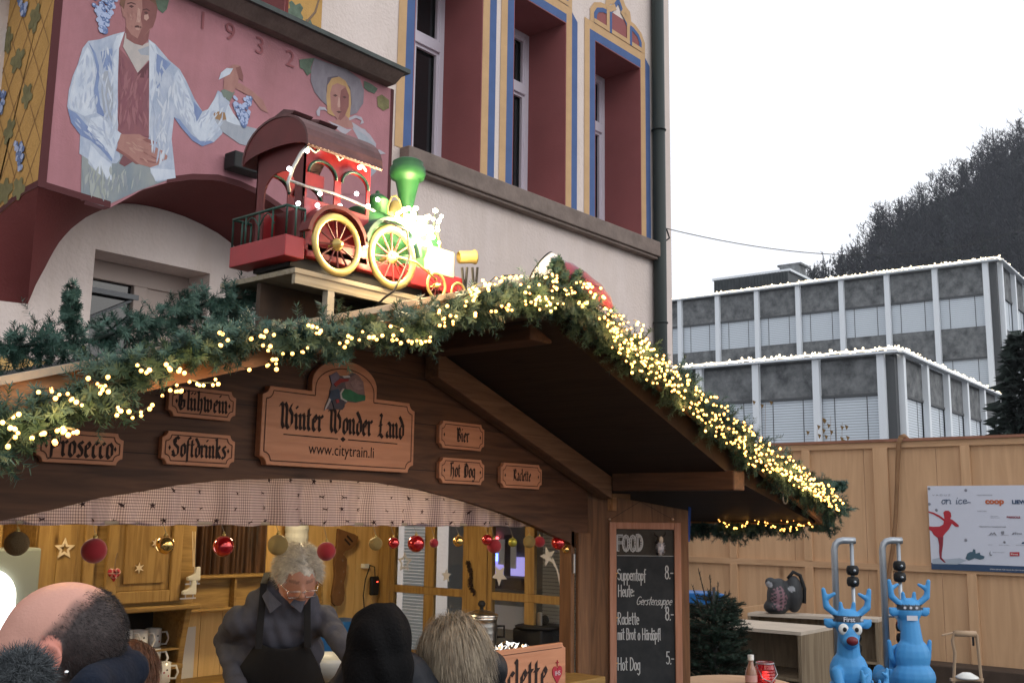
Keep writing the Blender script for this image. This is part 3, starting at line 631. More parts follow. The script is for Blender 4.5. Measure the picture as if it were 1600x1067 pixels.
# soffit: loft between the bay edge and the arch line on the wall
s5=1524/400
WLc=[(165,820),(215,700),(270,600),(310,520),(360,440),(430,365),(510,305),(590,265),(655,243),(720,222),(800,224),(900,240),(1000,266),(1100,300),(1200,345),(1300,400),(1380,460),(1440,525),(1500,600),(1600,720)]
wl=[PY(x/s5,260+y/s5,D) for x,y in WLc]
def resamp(P,n):
    L=[0]
    for a,b in zip(P[:-1],P[1:]): L.append(L[-1]+(b-a).length)
    o=[]
    for i in range(n+1):
        t=L[-1]*i/n; k=max(j for j in range(len(L)) if L[j]<=t+1e-9); k=min(k,len(P)-2); o.append(P[k].lerp(P[k+1],(t-L[k])/(L[k+1]-L[k]) if L[k+1]>L[k] else 0))
    return o
def loft(mb,A,B,n,m=8,bulge=.0):
    A=resamp(A,n);B=resamp(B,n); vs=[];fs=[]
    for j in range(m+1):
        t=j/m
        for i in range(n+1):
            p=A[i].lerp(B[i],t); p.z+=bulge*sin(pi*t); vs.append(p)
    for j in range(m):
        for i in range(n): a=j*(n+1)+i; fs.append((a,a+1,a+n+2,a+n+1))
    mb.add(vs,fs)
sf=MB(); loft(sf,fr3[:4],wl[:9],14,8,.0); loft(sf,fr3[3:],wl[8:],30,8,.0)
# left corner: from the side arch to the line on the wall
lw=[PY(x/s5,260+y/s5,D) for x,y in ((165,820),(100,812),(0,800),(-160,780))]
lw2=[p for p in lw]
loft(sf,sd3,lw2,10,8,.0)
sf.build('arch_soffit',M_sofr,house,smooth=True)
M_mar=mat('maroon_line_paint',(.09,.028,.03),rough=.9)
ml=MB(); 
ml.box((XL-.006,DB-.006,fr3[0].z),(XL+.05,DB,ZC))
def edge(mb,P,wd,off):
    for a,b in zip(P[:-1],P[1:]): mb.poly([a+off,b+off,b+off+V(0,0,wd),a+off+V(0,0,wd)])
ml.build('maroon_outline',M_mar,house)
for A_,o__ in ((fr3[:4],V(0,-.004,0)),(fr3[6:],V(0,-.004,0)),(sd3,V(-.004,0,0))): ml=MB(); edge(ml,A_,.045,o__); ml.build('maroon_outline',M_mar,house)
ml=MB(); ml.box((XR-.03,DB-.004,fr3[-1].z),(XR+.004,DB,ZC)); ml.build('maroon_outline',M_mar,house)
# cornice
cn=MB(); y_=DB-.22
XT=PY(636,133,y_).x; cn.prism([V(XL-.2,y_,ZC+.07),V(XL-.2,D,ZC+.07),V(XL-.2,D,ZC),V(XL-.2,DB-.10,ZC)],(XT-XL+.17,0,0)); cn.build('cornice',M_stone,house)
cn=MB(); cn.prism([V(XL-.23,y_-.03,ZC+.072),V(XL-.23,y_-.03,ZC+.11),V(XL-.23,D,ZC+.22),V(XL-.23,D,ZC+.072)],(XT-XL+.24,0,0)); cn.build('cornice_flashing',mat('weathered_copper_sheet',(.07,.085,.08),rough=.6,noise=.4,nscale=8),house)
dp_=MB(); ax=11.62; 
dp_.tube([V(ax,D-.09,0),V(ax,D-.09,9.4)],.085,14)
for z in (2.4,4.4,7.05): dp_.torus((ax,D-.09,z),.09,.012,(0,0,1),16,6); dp_.box((ax-.02,D-.03,z-.015),(ax+.02,D,z+.015))
dp_.build('drainpipe',mat('dark_green_painted_metal',(.022,.03,.028),rough=.5),house,smooth=True)
# ---- mural figures, painted flat on the bay
s1=1581/400
LAY=[0]
def paint(name,px,m,s=s1,ox=0,oy=0):
    LAY[0]+=1; mb=MB(); y=DB-.003-.00003*LAY[0]; mb.poly([PY(ox+x/s,oy+y_/s,y) for x,y_ in px]); return mb.build(name,m,house)
def P(n,c,d,k=10): return mat('mural_'+n,c,rough=.9,noise=1,nscale=k,col2=d,stretch=(1,1,.45))
jk=P('jacket',(.50,.54,.62),(.30,.36,.48)); jl=P('jacket_light',(.62,.66,.72),(.44,.5,.6)); js=P('jacket_shade',(.16,.21,.38),(.24,.31,.48)); jg=P('jacket_grey',(.30,.33,.38),(.38,.4,.45))
sk=P('skin',(.40,.215,.185),(.33,.165,.145)); sks=P('skin_shade',(.22,.095,.09),(.27,.12,.11)); skl=P('skin_light',(.52,.33,.28),(.45,.26,.22)); vst=P('vest',(.27,.115,.125),(.22,.095,.115)); sht=P('shirt',(.52,.46,.43),(.40,.37,.36)); tr=P('trousers',(.30,.32,.31),(.20,.24,.28),5); hr=P('hair',(.24,.13,.09),(.15,.08,.06)); dk=P('dark',(.12,.06,.055),(.1,.05,.05)); sc_=P('shadow_green',(.17,.2,.17),(.2,.24,.2))
paint('mural_trousers',[(505,960),(500,1200),(475,1222),(640,1275),(700,1250),(850,1180),(1060,1105),(1040,960),(800,900)],tr)
paint('mural_trousers_light',[(560,1000),(560,1230),(650,1262),(650,1080),(610,1000)],P('trouser_light',(.36,.38,.33),(.3,.33,.32),5))
paint('mural_jacket',[(770,197),(700,215),(615,245),(545,255),(510,300),(480,400),(450,470),(425,560),(415,660),(430,700),(450,760),(495,830),(490,950),(545,985),(545,1010),(600,1067),(680,1125),(690,1010),(720,1010),(745,980),(725,900),(730,300)],jk)
paint('mural_jacket_right',[(918,245),(960,275),(1040,370),(1110,430),(1150,500),(1200,610),(1250,690),(1300,670),(1345,560),(1400,590),(1420,640),(1395,680),(1400,760),(1370,830),(1320,880),(1250,905),(1190,870),(1120,790),(1075,725),(1060,860),(1075,1000),(1085,1105),(970,1125),(930,1067),(918,860)],jk)
paint('mural_vest',[(735,300),(765,330),(860,450),(925,370),(922,850),(830,830),(735,840)],vst)
paint('mural_vest_fold',[(850,450),(925,380),(922,485),(850,480)],P('vest_shade',(.15,.065,.075),(.12,.05,.06)))
paint('mural_shirt',[(775,205),(760,290),(850,452),(920,370),(925,260),(880,280),(820,250)],sht)
paint('mural_shirt_shade',[(850,310),(920,285),(920,345),(870,340)],jg)
paint('mural_neck',[(775,170),(780,240),(830,272),(880,285),(915,250),(930,160)],sks)
paint('mural_head',[(748,0),(750,60),(760,105),(775,115),(780,170),(810,215),(850,240),(885,232),(920,190),(945,170),(960,130),(970,70),(985,0),(960,-60),(880,-90),(790,-70)],sk)
paint('mural_face_shade',[(875,-40),(880,60),(868,110),(880,165),(850,240),(885,232),(925,180),(945,170),(965,110),(975,40),(970,0),(960,-50)],sks)
paint('mural_hair',[(740,30),(745,-30),(790,-80),(880,-100),(970,-60),(1000,10),(975,50),(950,20),(900,-10),(820,-25),(775,5),(765,60)],hr)
paint('mural_leafcrown',[(960,0),(975,60),(1005,85),(1030,60),(1045,0),(1030,-60),(980,-60)],M_leaf)
paint('mural_nose',[(852,50),(845,120),(840,138),(865,142),(868,120),(866,60)],skl)
paint('mural_eye',[(795,40),(812,33),(828,42),(812,52)],dk); paint('mural_eye',[(888,78),(902,72),(915,82),(902,92)],dk)
paint('mural_brow',[(785,22),(810,14),(838,26),(838,32),(810,22),(787,30)],dk); paint('mural_brow',[(880,60),(905,54),(925,66),(923,72),(903,62),(880,67)],dk)
paint('mural_cheek',[(890,95),(915,90),(920,115),(905,130),(890,120)],skl)
paint('mural_mouth',[(832,162),(850,158),(875,168),(872,176),(850,172),(832,172)],dk); paint('mural_mouth_light',[(836,174),(852,174),(870,180),(855,190),(838,184)],skl)
paint('mural_jacket_shade',[(622,322),(695,300),(690,440),(640,430)],js); paint('mural_fold',[(545,258),(575,330),(600,440),(580,560),(600,700),(660,735),(620,650),(605,540),(620,440),(590,330)],js)
paint('mural_panel',[(640,440),(692,445),(700,600),(690,760),(640,700),(625,560)],jg)
paint('mural_sleeve_light',[(540,290),(480,410),(445,520),(425,620),(430,670),(520,720),(590,700),(575,560),(590,450),(570,340)],jl)
paint('mural_sleeve_shade',[(418,672),(440,760),(500,840),(560,870),(620,920),(690,1000),(700,960),(620,870),(540,780),(470,700)],js)
paint('mural_cuff',[(560,730),(620,720),(750,828),(715,905),(700,990),(640,900),(540,800)],jl)
paint('mural_lapel',[(770,197),(735,300),(725,560),(725,800),(700,790),(700,420),(695,300),(720,225)],jl)
paint('mural_lapel_right',[(922,250),(955,275),(975,330),(960,500),(980,570),(955,560),(930,700),(920,860)],jl)
paint('mural_sleeve_fold',[(965,330),(1055,395),(1010,450),(985,560),(965,540)],js)
paint('mural_sleeve_light',[(1100,430),(1150,540),(1195,650),(1215,750),(1270,700),(1350,570),(1350,640),(1360,800),(1290,870),(1230,870),(1130,740),(1075,640),(1070,480)],jl)
paint('mural_elbow_shade',[(1195,625),(1250,690),(1215,755),(1200,700)],js); paint('mural_elbow_line',[(1075,725),(1120,790),(1190,870),(1250,905),(1320,880),(1300,870),(1240,875),(1180,830),(1110,740)],js)
paint('mural_jacket_hem',[(545,985),(600,1067),(690,1115),(690,1015),(620,960),(560,890)],jl); paint('mural_hem_right',[(925,1040),(960,1120),(1085,1100),(1080,1050)],jl)
paint('mural_hand',[(745,830),(860,830),(905,855),(970,880),(965,895),(920,890),(900,880),(1000,930),(1035,965),(1030,985),(990,1000),(975,1020),(930,1035),(860,1015),(800,965),(720,920)],sk)
for q in ([(885,945),(960,985),(1010,985),(960,975),(890,938)],[(862,985),(950,1010),(980,1003),(945,1000),(865,978)],[(905,855),(970,880),(960,893),(905,880),(880,862)],[(725,915),(800,965),(860,1015),(840,1015),(770,965),(715,930)]): paint('mural_finger_line',q,sks)
paint('mural_pocket',[(760,960),(820,1000),(770,1030),(735,1010)],P('vest2',(.2,.09,.1),(.18,.08,.09)))
paint('mural_sleeve_line',[(1365,560),(1410,545),(1450,570),(1420,630),(1380,600)],sc_)
paint('mural_raised_hand',[(1380,550),(1385,480),(1400,430),(1440,400),(1480,405),(1500,460),(1500,500),(1475,480),(1470,520),(1440,575)],sk)
paint('mural_raised_hand_shade',[(1455,420),(1485,410),(1503,470),(1500,505),(1475,485)],sks)
paint('mural_sash',[(1350,495),(1365,450),(1400,422),(1440,425),(1420,460),(1380,480)],jl)
paint('mural_bowl',[(1315,700),(1350,690),(1420,700),(1520,780),(1600,800),(1620,860),(1560,910),(1480,890),(1380,820),(1330,750)],jg); paint('mural_bowl_rim',[(1315,700),(1350,690),(1400,700),(1400,740),(1360,745),(1330,735)],P('bowl',(.33,.2,.1),(.3,.18,.1)))
paint('mural_cloth',[(1390,700),(1410,640),(1440,700),(1500,780),(1450,770),(1400,750)],jl)
def inpoly(P,x,y):
    c=False; n=len(P)
    for i in range(n):
        (x0,y0),(x1,y1)=P[i],P[(i+1)%n]
        if (y0>y)!=(y1>y) and x<(x1-x0)*(y-y0)/(y1-y0)+x0: c=not c
    return c
def brush(name,px,mats,n,ang,ln,wd,seed,ox=0):
    """dry brush strokes inside an outline, each a thin tapered dab of paint"""
    rr=random.Random(seed); xs=[p[0] for p in px]; ys=[p[1] for p in px]; m=MB(); LAY[0]+=1; k=0
    while k<n:
        x=rr.uniform(min(xs),max(xs)); y=rr.uniform(min(ys),max(ys)); a=radians(ang+rr.gauss(0,14)); L=ln*rr.uniform(.5,1.2); w_=wd*rr.uniform(.4,1.2); dx,dy=cos(a)*L/2,sin(a)*L/2
        if not(inpoly(px,x+dx,y+dy) and inpoly(px,x-dx,y-dy) and inpoly(px,x,y)): k+=.25; continue
        k+=1; m.cm=rr.randrange(len(mats)); nx,ny=-sin(a)*w_,cos(a)*w_; yy=DB-.003-.00003*LAY[0]-.000002*k; bx,by_=rr.uniform(-.15,.15)*L,0
        P_=[(x-dx,y-dy),(x-dx*.5+nx*.8,y-dy*.5+ny*.8),(x+nx+bx*.1,y+ny),(x+dx*.6+nx*.6,y+dy*.6+ny*.6),(x+dx,y+dy),(x+dx*.5-nx*.7,y+dy*.5-ny*.7),(x-nx,y-ny),(x-dx*.5-nx*.7,y-dy*.5-ny*.7)]
        m.poly([PY(ox+q/s1,r/s1,yy) for q,r in P_])
    if m.f: m.build(name,mats,house)
jm=P('stroke_mid',(.46,.50,.585),(.41,.46,.55)); jm2=P('stroke_blue',(.38,.43,.55),(.40,.45,.56)); jm3=P('stroke_pale',(.57,.60,.66),(.52,.56,.63))
brush('mural_strokes',[(540,280),(480,400),(445,500),(425,620),(440,700),(600,720),(600,450),(570,300)],[jm,jm2,jm3],60,100,70,7,1)
brush('mural_strokes',[(470,690),(560,720),(700,860),(700,980),(560,860),(450,760)],[jm,jm2],40,48,70,7,2)
brush('mural_strokes',[(920,260),(1040,370),(1110,440),(1060,700),(1060,1000),(960,1100),(925,860)],[jm,jm2,jm3],90,95,110,8,3)
brush('mural_strokes',[(1075,480),(1110,440),(1200,620),(1220,760),(1180,860),(1080,700)],[jm,jm2],45,72,80,7,4)
brush('mural_strokes',[(1215,760),(1345,570),(1400,600),(1370,820),(1260,890)],[jm,jm2,jm3],40,-50,60,6,5)
brush('mural_strokes',[(610,300),(730,230),(730,1000),(690,1010),(600,700)],[jm,jm2,jm3],60,92,100,7,6)
v1_=P('stroke_vest',(.24,.10,.12),(.22,.09,.11)); v2_=P('stroke_vest_light',(.31,.14,.155),(.29,.135,.15))
brush('mural_strokes',[(735,330),(850,455),(920,400),(920,850),(740,830)],[v1_,v2_],80,92,110,9,7)
t1_=P('stroke_trouser',(.25,.28,.31),(.27,.29,.31)); t2_=P('stroke_trouser_pale',(.36,.38,.37),(.34,.37,.35))
brush('mural_strokes',[(510,1010),(510,1200),(640,1260),(850,1160),(900,1050),(700,1020)],[t1_,t2_],70,95,100,9,8)
k1_=P('stroke_skin',(.33,.17,.15),(.31,.16,.14)); k2_=P('stroke_skin_light',(.45,.26,.22),(.43,.25,.21))
brush('mural_strokes',[(780,60),(870,60),(870,200),(820,200),(785,150)],[k1_,k2_],16,80,30,4,9); brush('mural_strokes',[(740,850),(900,860),(1010,950),(960,1020),(850,1000)],[k1_,k2_],26,25,60,5,10)
h1_=P('stroke_hat',(.22,.20,.24),(.20,.18,.22)); h2_=P('stroke_hat_light',(.28,.26,.30),(.26,.24,.28))
brush('mural_strokes',[(560,370),(540,500),(620,640),(640,480),(700,470),(640,390)],[h1_,h2_],40,70,60,6,11,350); brush('mural_strokes',[(790,560),(860,580),(850,650),(800,700)],[h1_,h2_],20,80,50,5,12,350); brush('mural_strokes',[(600,800),(800,760),(930,900),(940,1060),(650,1060)],[P('stroke_dress',(.38,.18,.19),(.36,.17,.18)),P('stroke_dress2',(.46,.23,.235),(.44,.22,.225))],60,70,70,7,13,350)
pk1=P('stroke_pink',(.43,.195,.225),(.41,.185,.21)); pk2=P('stroke_pink_light',(.50,.235,.265),(.49,.23,.26))
def grapes(cx,cy,w,h,n,dx=0,name='mural_grapes'):
    LAY[0]+=1; a=MB(); rr=random.Random(int(cx)); m=MB()
    for i in range(n):
        t=rr.random()**.8; y=cy+h*t; x=cx+(rr.uniform(-1,1))*w*(1-t*.85)*.5+dx*t; r=rr.uniform(10,14)/s1*PY(0,0,DB).length/FOC*1.0
        c=PY(x/s1,y/s1,DB-.005-.00003*LAY[0]-.00002*i); q=[c+V(cos(2*pi*k/9)*r,0,sin(2*pi*k/9)*r) for k in range(9)]
        m.cm=0 if rr.random()<.5 else 1; m.poly(q); m.cm=1; m.poly([p*.5+c*.5+V(-r*.2,-.00001,r*.25) for p in q])
    m.build(name,[M_grape,M_grape2],house)
grapes(640,-10,165,210,110); grapes(1490,600,130,180,90,20)
for i,(ch,x,y) in enumerate((('1',1215,165),('9',1385,235),('3',1380+190,320),('2',1380+380,400))):
    LAY[0]+=1; mb=MB(); textmesh(mb,ch,PY(x/s1,y/s1,DB-.0075-.0001*i),(1,0,-.0),(0,0,1),.20); mb.build('date_numeral',P('numeral',(.28,.10,.11),(.3,.11,.12)),house)
# woman with the hat, crop 2 coordinates
def pw(n,px,m): return paint(n,px,m,s1,350,0)
pw('mural_hat',[(560,360),(540,420),(535,500),(560,570),(600,620),(650,665),(760,720),(820,700),(860,640),(865,560),(840,490),(760,430),(640,390)],P('hat',(.19,.17,.20),(.25,.23,.26)))
pw('mural_hat_inside',[(640,480),(700,470),(780,540),(790,640),(770,700),(650,680),(630,560)],P('hat_in',(.14,.12,.14),(.12,.1,.12)))
pw('mural_leaf',[(465,370),(500,365),(560,360),(535,420),(540,450),(515,470),(490,430),(470,420)],M_leaf); pw('mural_leaf',[(865,500),(910,520),(950,550),(930,580),(890,565),(865,545)],M_leaf); pw('mural_leaf',[(945,600),(975,585),(1020,620),(1020,670),(985,685),(950,660)],M_leaf2)
pw('mural_dress',[(640,740),(720,740),(800,740),(880,800),(930,880),(940,960),(950,1067),(900,1200),(600,1200),(560,900)],P('dress',(.42,.20,.21),(.36,.17,.19)))
pw('mural_shawl',[(780,770),(870,800),(930,880),(945,960),(940,1060),(900,1100),(880,960),(820,840)],jg)
pw('mural_neck',[(670,690),(700,740),(640,760),(740,790),(810,790),(780,740),(760,690)],sk)
pw('mural_blonde_hair',[(640,700),(632,600),(638,530),(665,485),(710,475),(750,500),(780,560),(785,640),(775,740),(740,700),(680,720)],P('blonde',(.50,.33,.16),(.40,.24,.12)))
pw('mural_face',[(655,580),(668,530),(700,515),(750,535),(772,590),(770,660),(745,720),(720,745),(690,725),(662,680)],sk)
pw('mural_face_shade',[(722,560),(750,540),(772,590),(770,660),(745,720),(720,745),(705,735),(720,690),(712,650)],sks)
pw('mural_eye',[(672,590),(688,583),(702,592),(688,600)],dk); pw('mural_eye',[(730,600),(745,594),(758,603),(745,610)],dk); pw('mural_mouth',[(693,690),(710,686),(728,692),(710,702)],dk); pw('mural_nose',[(708,600),(700,650),(704,665),(718,663),(716,610)],skl)
for q in ([(570,690),(590,660),(625,665),(640,690),(620,680),(595,680),(590,720),(575,715)],[(770,730),(810,712),(850,725),(865,760),(840,770),(850,745),(815,730),(775,745)],[(790,755),(830,780),(900,830),(940,890),(935,925),(920,930),(925,890),(880,840),(800,790)],[(890,885),(900,930),(960,925),(1000,950),(960,955),(890,945)],[(640,745),(700,800),(745,835),(790,800),(760,800),(720,780)]): pw('mural_ribbon',q,P('ribbon',(.45,.42,.46),(.36,.34,.40)))
pw('mural_arm',[(75,520),(100,515),(170,560),(240,620),(275,700),(230,680),(170,600),(110,570),(75,550)],sk)
# painted lattice, leaves and grapes on the ochre side
side=MB(); ll=MB(); gp=MB()
def SP(x,y,o=.003): p=PX(x,y,XL); p.x-=o; return p
M_latt=mat('lattice_groove',(.25,.14,.06),rough=.9)
for k in range(-3,9):
    ya=k*.34
    for sgn in (1,-1):
        for j in range(1):
            p0=V(XL-.003,DB+.02,3.9+ya); 
            y1=D; z1=p0.z+sgn*.95*(y1-p0.y)/.62
            a=p0; b=V(XL-.003,y1,z1)
            zlow=3.93-.12*(a.y-DB)/.62*1.2
            if a.z<3.96 and b.z<3.96: continue
            if b.z<3.90: kk=(a.z-3.90)/(a.z-b.z); b=a.lerp(b,kk)
            if a.z<3.96: kk=(3.96-a.z)/(b.z-a.z); a=a.lerp(b,kk)
            side.poly([a,b,b+V(-.0005,0,.012),a+V(-.0005,0,.012)])
side.build('lattice_lines',M_latt,house)
for (x,y,r,ol) in ((55,30,.10,1),(12,65,.10,1),(28,95,.10,1),(43,150,.09,0),(15,205,.09,1),(2,10,.09,1),(8,300,.11,1),(30,295,.09,0)):
    leaf(ll,SP(x,y,.005),r,(0,1,0),(0,0,1),(0,0,0),x*.3)
ll.build('vine_leaves',M_leaf2,house)
rr=random.Random(2)
for (x,y,h) in ((38,0,24),(3,145,32),(33,225,40)):
    gp=MB()
    for i in range(34):
        t=rr.random(); c=SP(x+rr.uniform(-8,8)*(1-t*.8),y+h*t,.006+.0002*i); gp.cm=i%2; gp.poly([c+V(0,cos(2*pi*k/8)*.022,sin(2*pi*k/8)*.022) for k in range(8)])
    gp.build('painted_grapes',[M_grape,M_grape2],house)
# black floodlight box on the wall behind the train
fl=MB(); a=PY(368,234,DB-.16); fl.box((a.x,DB-.16,a.z-.13),(a.x+.3,DB-.02,a.z)); fl.box((a.x+.12,DB-.02,a.z-.09),(a.x+.18,DB,a.z-.04)); tag(fl.build('floodlight',MATS['black_rubber'],bevel=.01),'small black box lamp fixed to the mural behind the train','lamp')
# ================================================================== MARKET STALL
M_gable=wood('dark_stained_wood',(.112,.052,.027),(.052,.024,.013),'x',.9)
M_beam=wood('beam_wood',(.20,.115,.065),(.13,.07,.04),'x',1.2)
M_beamy=wood('purlin_wood',(.085,.045,.028),(.05,.028,.018),'y',1.2)
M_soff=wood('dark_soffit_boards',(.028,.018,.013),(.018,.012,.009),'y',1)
M_barge=wood('larch_board',(.42,.22,.10),(.28,.14,.06),'x',1.2)
M_trim=mat('pale_edge_trim',(.42,.36,.27),rough=.6,noise=.25,nscale=9)
M_felt=mat('roofing_felt',(.06,.06,.062),rough=.9,bump=.4,bscale=90)
M_postz=wood('post_wood',(.19,.095,.045),(.12,.06,.03),'z',1.2)
M_pine=wood('pine_boards',(.72,.48,.19),(.60,.37,.125),'z',.8)
M_cabx=wood('oak_rail',(.33,.205,.065),(.22,.13,.04),'x',1.3)
M_cabz=wood('oak_panel',(.36,.225,.075),(.25,.145,.045),'z',1.2)
stall=thing('market_stall','brown wooden market stall with carved name boards, arched opening and overhanging gable roof','stall',(2.7,3.08,0))
YW=3.08; YF=2.30; YB=4.62
RX,RZ=2.98,2.74
zr=lambda X: RZ-.305*(RX-X) if X<RX else RZ-.346*(X-RX)      # top of the roof
zs_=lambda X: 2.585-.30*(RX-X) if X<RX else 2.585-.372*(X-RX) # soffit line
arch=[(-160,842),(-60,828),(0,814),(87,795),(157,777.5),(226,767),(276,758),(341,751),(380,749),(467,747),(536,749),(599,754),(661,765),(724,781),(786,801),(833,820),(867,837),(890,847)]
ap=[PY(x,y,YW) for x,y in arch]
XLs,XRs=ap[0].x-.18,4.27
gb=MB()
# the gable front as three boards, butted
def gslice(zlo,zhi,nm):
    pass
poly=[V(2.55,YW,zr(2.55)-.091),V(XLs,YW,zr(XLs)-.091),V(XLs,YW,1.72)]+[V(ap[0].x,YW,1.72)]+ap+[V(4.15,YW,1.72),V(XRs,YW,1.72),V(XRs,YW,zs_(XRs)+.02),V(RX,YW,zs_(RX))]
gb.prism(poly,(0,.035,0)); gb.build('gable_wall',M_gable,stall)
# seams between boards
for zseam in (2.045,2.235,2.42):
    sm_=MB(); xa=max(XLs,RX-(zs_(RX)-zseam)/.30+.05); xb=min(XRs,RX+(zs_(RX)-zseam)/.372-.05)
    sm_.box((xa,YW-.001,zseam),(xb,YW,zseam+.003)); sm_.build('board_seam',mat('seam',(.02,.012,.008)),stall)
# roof
XE=5.33; XEL=-.6
for nm,xa,xb in (('left',XEL,RX),('right',RX,XE)):
    r=MB(); r.hexa([(xa,YF+.02,zr(xa)-.06),(xb,YF+.02,zr(xb)-.06),(xb,YB+.15,zr(xb)-.06),(xa,YB+.15,zr(xa)-.06),(xa,YF+.02,zr(xa)-.012),(xb,YF+.02,zr(xb)-.012),(xb,YB+.15,zr(xb)-.012),(xa,YB+.15,zr(xa)-.012)])
    r.build('roof_slope',M_soff,stall)
    r=MB(); r.hexa([(xa,YF+.03,zr(xa)-.0115),(xb,YF+.03,zr(xb)-.0115),(xb,YB+.16,zr(xb)-.0115),(xa,YB+.16,zr(xa)-.0115),(xa,YF+.03,zr(xa)),(xb,YF+.03,zr(xb)),(xb,YB+.16,zr(xb)),(xa,YB+.16,zr(xa))])
    r.build('roofing',M_felt,stall)
    b=MB(); h=.085; b.prism([V(xa,YF,zr(xa)-.015),V(xb,YF,zr(xb)-.015),V(xb,YF,zr(xb)-.015-h),V(xa,YF,zr(xa)-.015-h)],(0,.02,0)); b.build('bargeboard',M_barge,stall)
    b=MB(); b.prism([V(xa,YF-.02,zr(xa)+.004),V(xb,YF-.02,zr(xb)+.004),V(xb,YF-.02,zr(xb)-.015),V(xa,YF-.02,zr(xa)-.015)],(0,.06,0)); b.build('roof_edge_trim',M_trim,stall)
# soffit boards: from the ridge down to the wall line, then flattening to the eave
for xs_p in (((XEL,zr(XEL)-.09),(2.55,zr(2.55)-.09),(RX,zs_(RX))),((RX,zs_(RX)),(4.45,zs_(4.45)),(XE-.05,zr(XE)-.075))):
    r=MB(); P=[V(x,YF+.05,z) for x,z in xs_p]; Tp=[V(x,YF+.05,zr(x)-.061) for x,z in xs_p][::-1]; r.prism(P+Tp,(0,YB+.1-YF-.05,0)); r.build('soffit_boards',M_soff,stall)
# eave board on the right
b=MB(); b.box((XE-.03,YF+.02,zr(XE)-.085),(XE,YB+.1,zr(XE)-.02)); b.build('eave_board',M_barge,stall)
# ridge purlin, plate purlin, rafters
def q3(x,y,Y): s=3.5575; return PY(560+x/s,480+y/s,Y)
p0=PX(849.5,524.4,3.134); zt=zs_(3.06)-.0; 
b=MB(); b.box((3.0,2.43,2.515),(3.134,YW,zs_(3.134)-.004 if False else 2.60)); b.build('ridge_purlin',M_beamy,stall,bevel=.006)
b=MB(); b.box((4.335,2.31,1.995),(4.44,YW-.1,2.085)); b.build('plate_purlin',M_beamy,stall,bevel=.006)
for s_,(xa,xb) in (('r',(3.10,4.36)),):
    f=zs_; b=MB(); d=.115; b.prism([V(xa,YW-.085,f(xa)-.006),V(xb,YW-.085,f(xb)-.006),V(xb,YW-.085,f(xb)-d),V(xa,YW-.085,f(xa)-d)],(0,.08,0)); b.build('rafter',M_beam,stall,bevel=.004)
b=MB(); b.box((4.40,YW-.06,1.90),(4.56,YW-.03,1.985)); b.build('bracket_board',M_barge,stall)
b=MB(); b.torus(PY(1227,778,YF+.01)+V(0,.0,0),.026,.0035,(0,1,0),20,6); b.tube([PY(1227,770,YF+.01),PY(1227,766,YF+.06)],.004,6); b.build('hook_ring',mat('zinc_wire',(.5,.5,.5),rough=.35,metal=.9),stall,smooth=True)
# posts and carcase
b=MB(); b.box((4.17,YW-.02,.0),(4.27,YW-.001,1.79)); b.build('corner_post',M_postz,stall,bevel=.004)
b=MB(); b.box((4.135,YW+.0,.15),(4.165,YW+.07,1.80)); b.build('door_jamb',M_postz,stall,bevel=.003)
b=MB(); b.lathe([(.007,0),(.007,.09)],(4.15,YW-.006,1.60),n=8); b.build('hinge',mat('dull_steel',(.45,.42,.4),rough=.35,metal=.9),stall)
b=MB(); b.box((XLs,YW-.001,.0),(XLs+.12,YW+.11,1.72)); b.build('corner_post',M_postz,stall)
b=MB(); b.box((XLs,YW+.036,.1),(XRs,YB,.15)); b.build('floor',M_cabx,stall)
ZCt=1.10
b=MB(); b.box((XLs+.12,YW+.0,.0),(4.17,YW+.03,ZCt)); b.build('counter_front',wood('counter_front_wood',(.19,.10,.05),(.12,.06,.03),'z'),stall)
b=MB(); b.box((XLs+.12,YW-.18,ZCt),(4.165,YW+.38,ZCt+.04)); b.build('counter_top',M_cabx,stall,bevel=.004)
# back wall: vertical pine boards
b=MB(); x=XLs
while x<4.2:
    b.box((x,4.44,.15),(min(x+.118,4.2),4.46,2.5)); x+=.121
b.build('back_wall',M_pine,stall)
b=MB(); b.box((XLs,4.461,.15),(4.2,4.48,2.5)); b.build('back_wall_backing',M_felt,stall)
b=MB(); b.box((XLs,YW+.12,.15),(XLs+.03,4.43,2.2)); b.build('side_wall',M_pine,stall)
b=MB(); b.box((XLs,YW+.05,2.5),(4.2,4.43,2.505)) if False else None
# right side wall with two casements
XS=4.16
def yS(px): return PX(px,900,XS).y
b=MB(); b.box((XS,YW+.07,.15),(XS+.03,4.43,1.12)); b.build('side_wall',M_pine,stall)
b=MB(); b.box((XS,YW+.07,1.86),(XS+.03,4.43,2.1)); b.build('side_wall',M_pine,stall)
b=MB(); b.box((XS-.02,yS(612),1.12),(XS+.03,4.43,1.86)); b.build('window_post',M_cabz,stall,bevel=.003)
b=MB(); b.box((XS-.02,yS(764),1.12),(XS+.03,yS(731),1.86)); b.build('window_post',M_cabz,stall,bevel=.003)
for (a,c,m0,m1) in ((612,731,664,679),(764,889,821,836)):
    ya,yc=yS(a),yS(c); f=MB()
    t=.028
    f.box((XS-.012,yc,1.12),(XS+.02,yc+t,1.86)); f.box((XS-.012,ya-t,1.12),(XS+.02,ya,1.86)); f.box((XS-.010,yc+t,1.445),(XS+.018,ya-t,1.485)); f.box((XS-.012,yc+t,1.83),(XS+.02,ya-t,1.86)); f.box((XS-.012,yc+t,1.12),(XS+.02,ya-t,1.15))
    f.box((XS-.009,yS(m1),1.15),(XS+.017,yS(m0),1.445)); f.box((XS-.009,yS(m1),1.485),(XS+.017,yS(m0),1.83))
    fo=f.build('window',M_cabz,stall,bevel=.003)
    g=MB(); g.box((XS+.003,yc+t,1.15),(XS+.006,ya-t,1.83)); g.build('pane',mat('clear_pane',(.9,.95,.95),rough=.03,trans=1,spec=.5),fo)
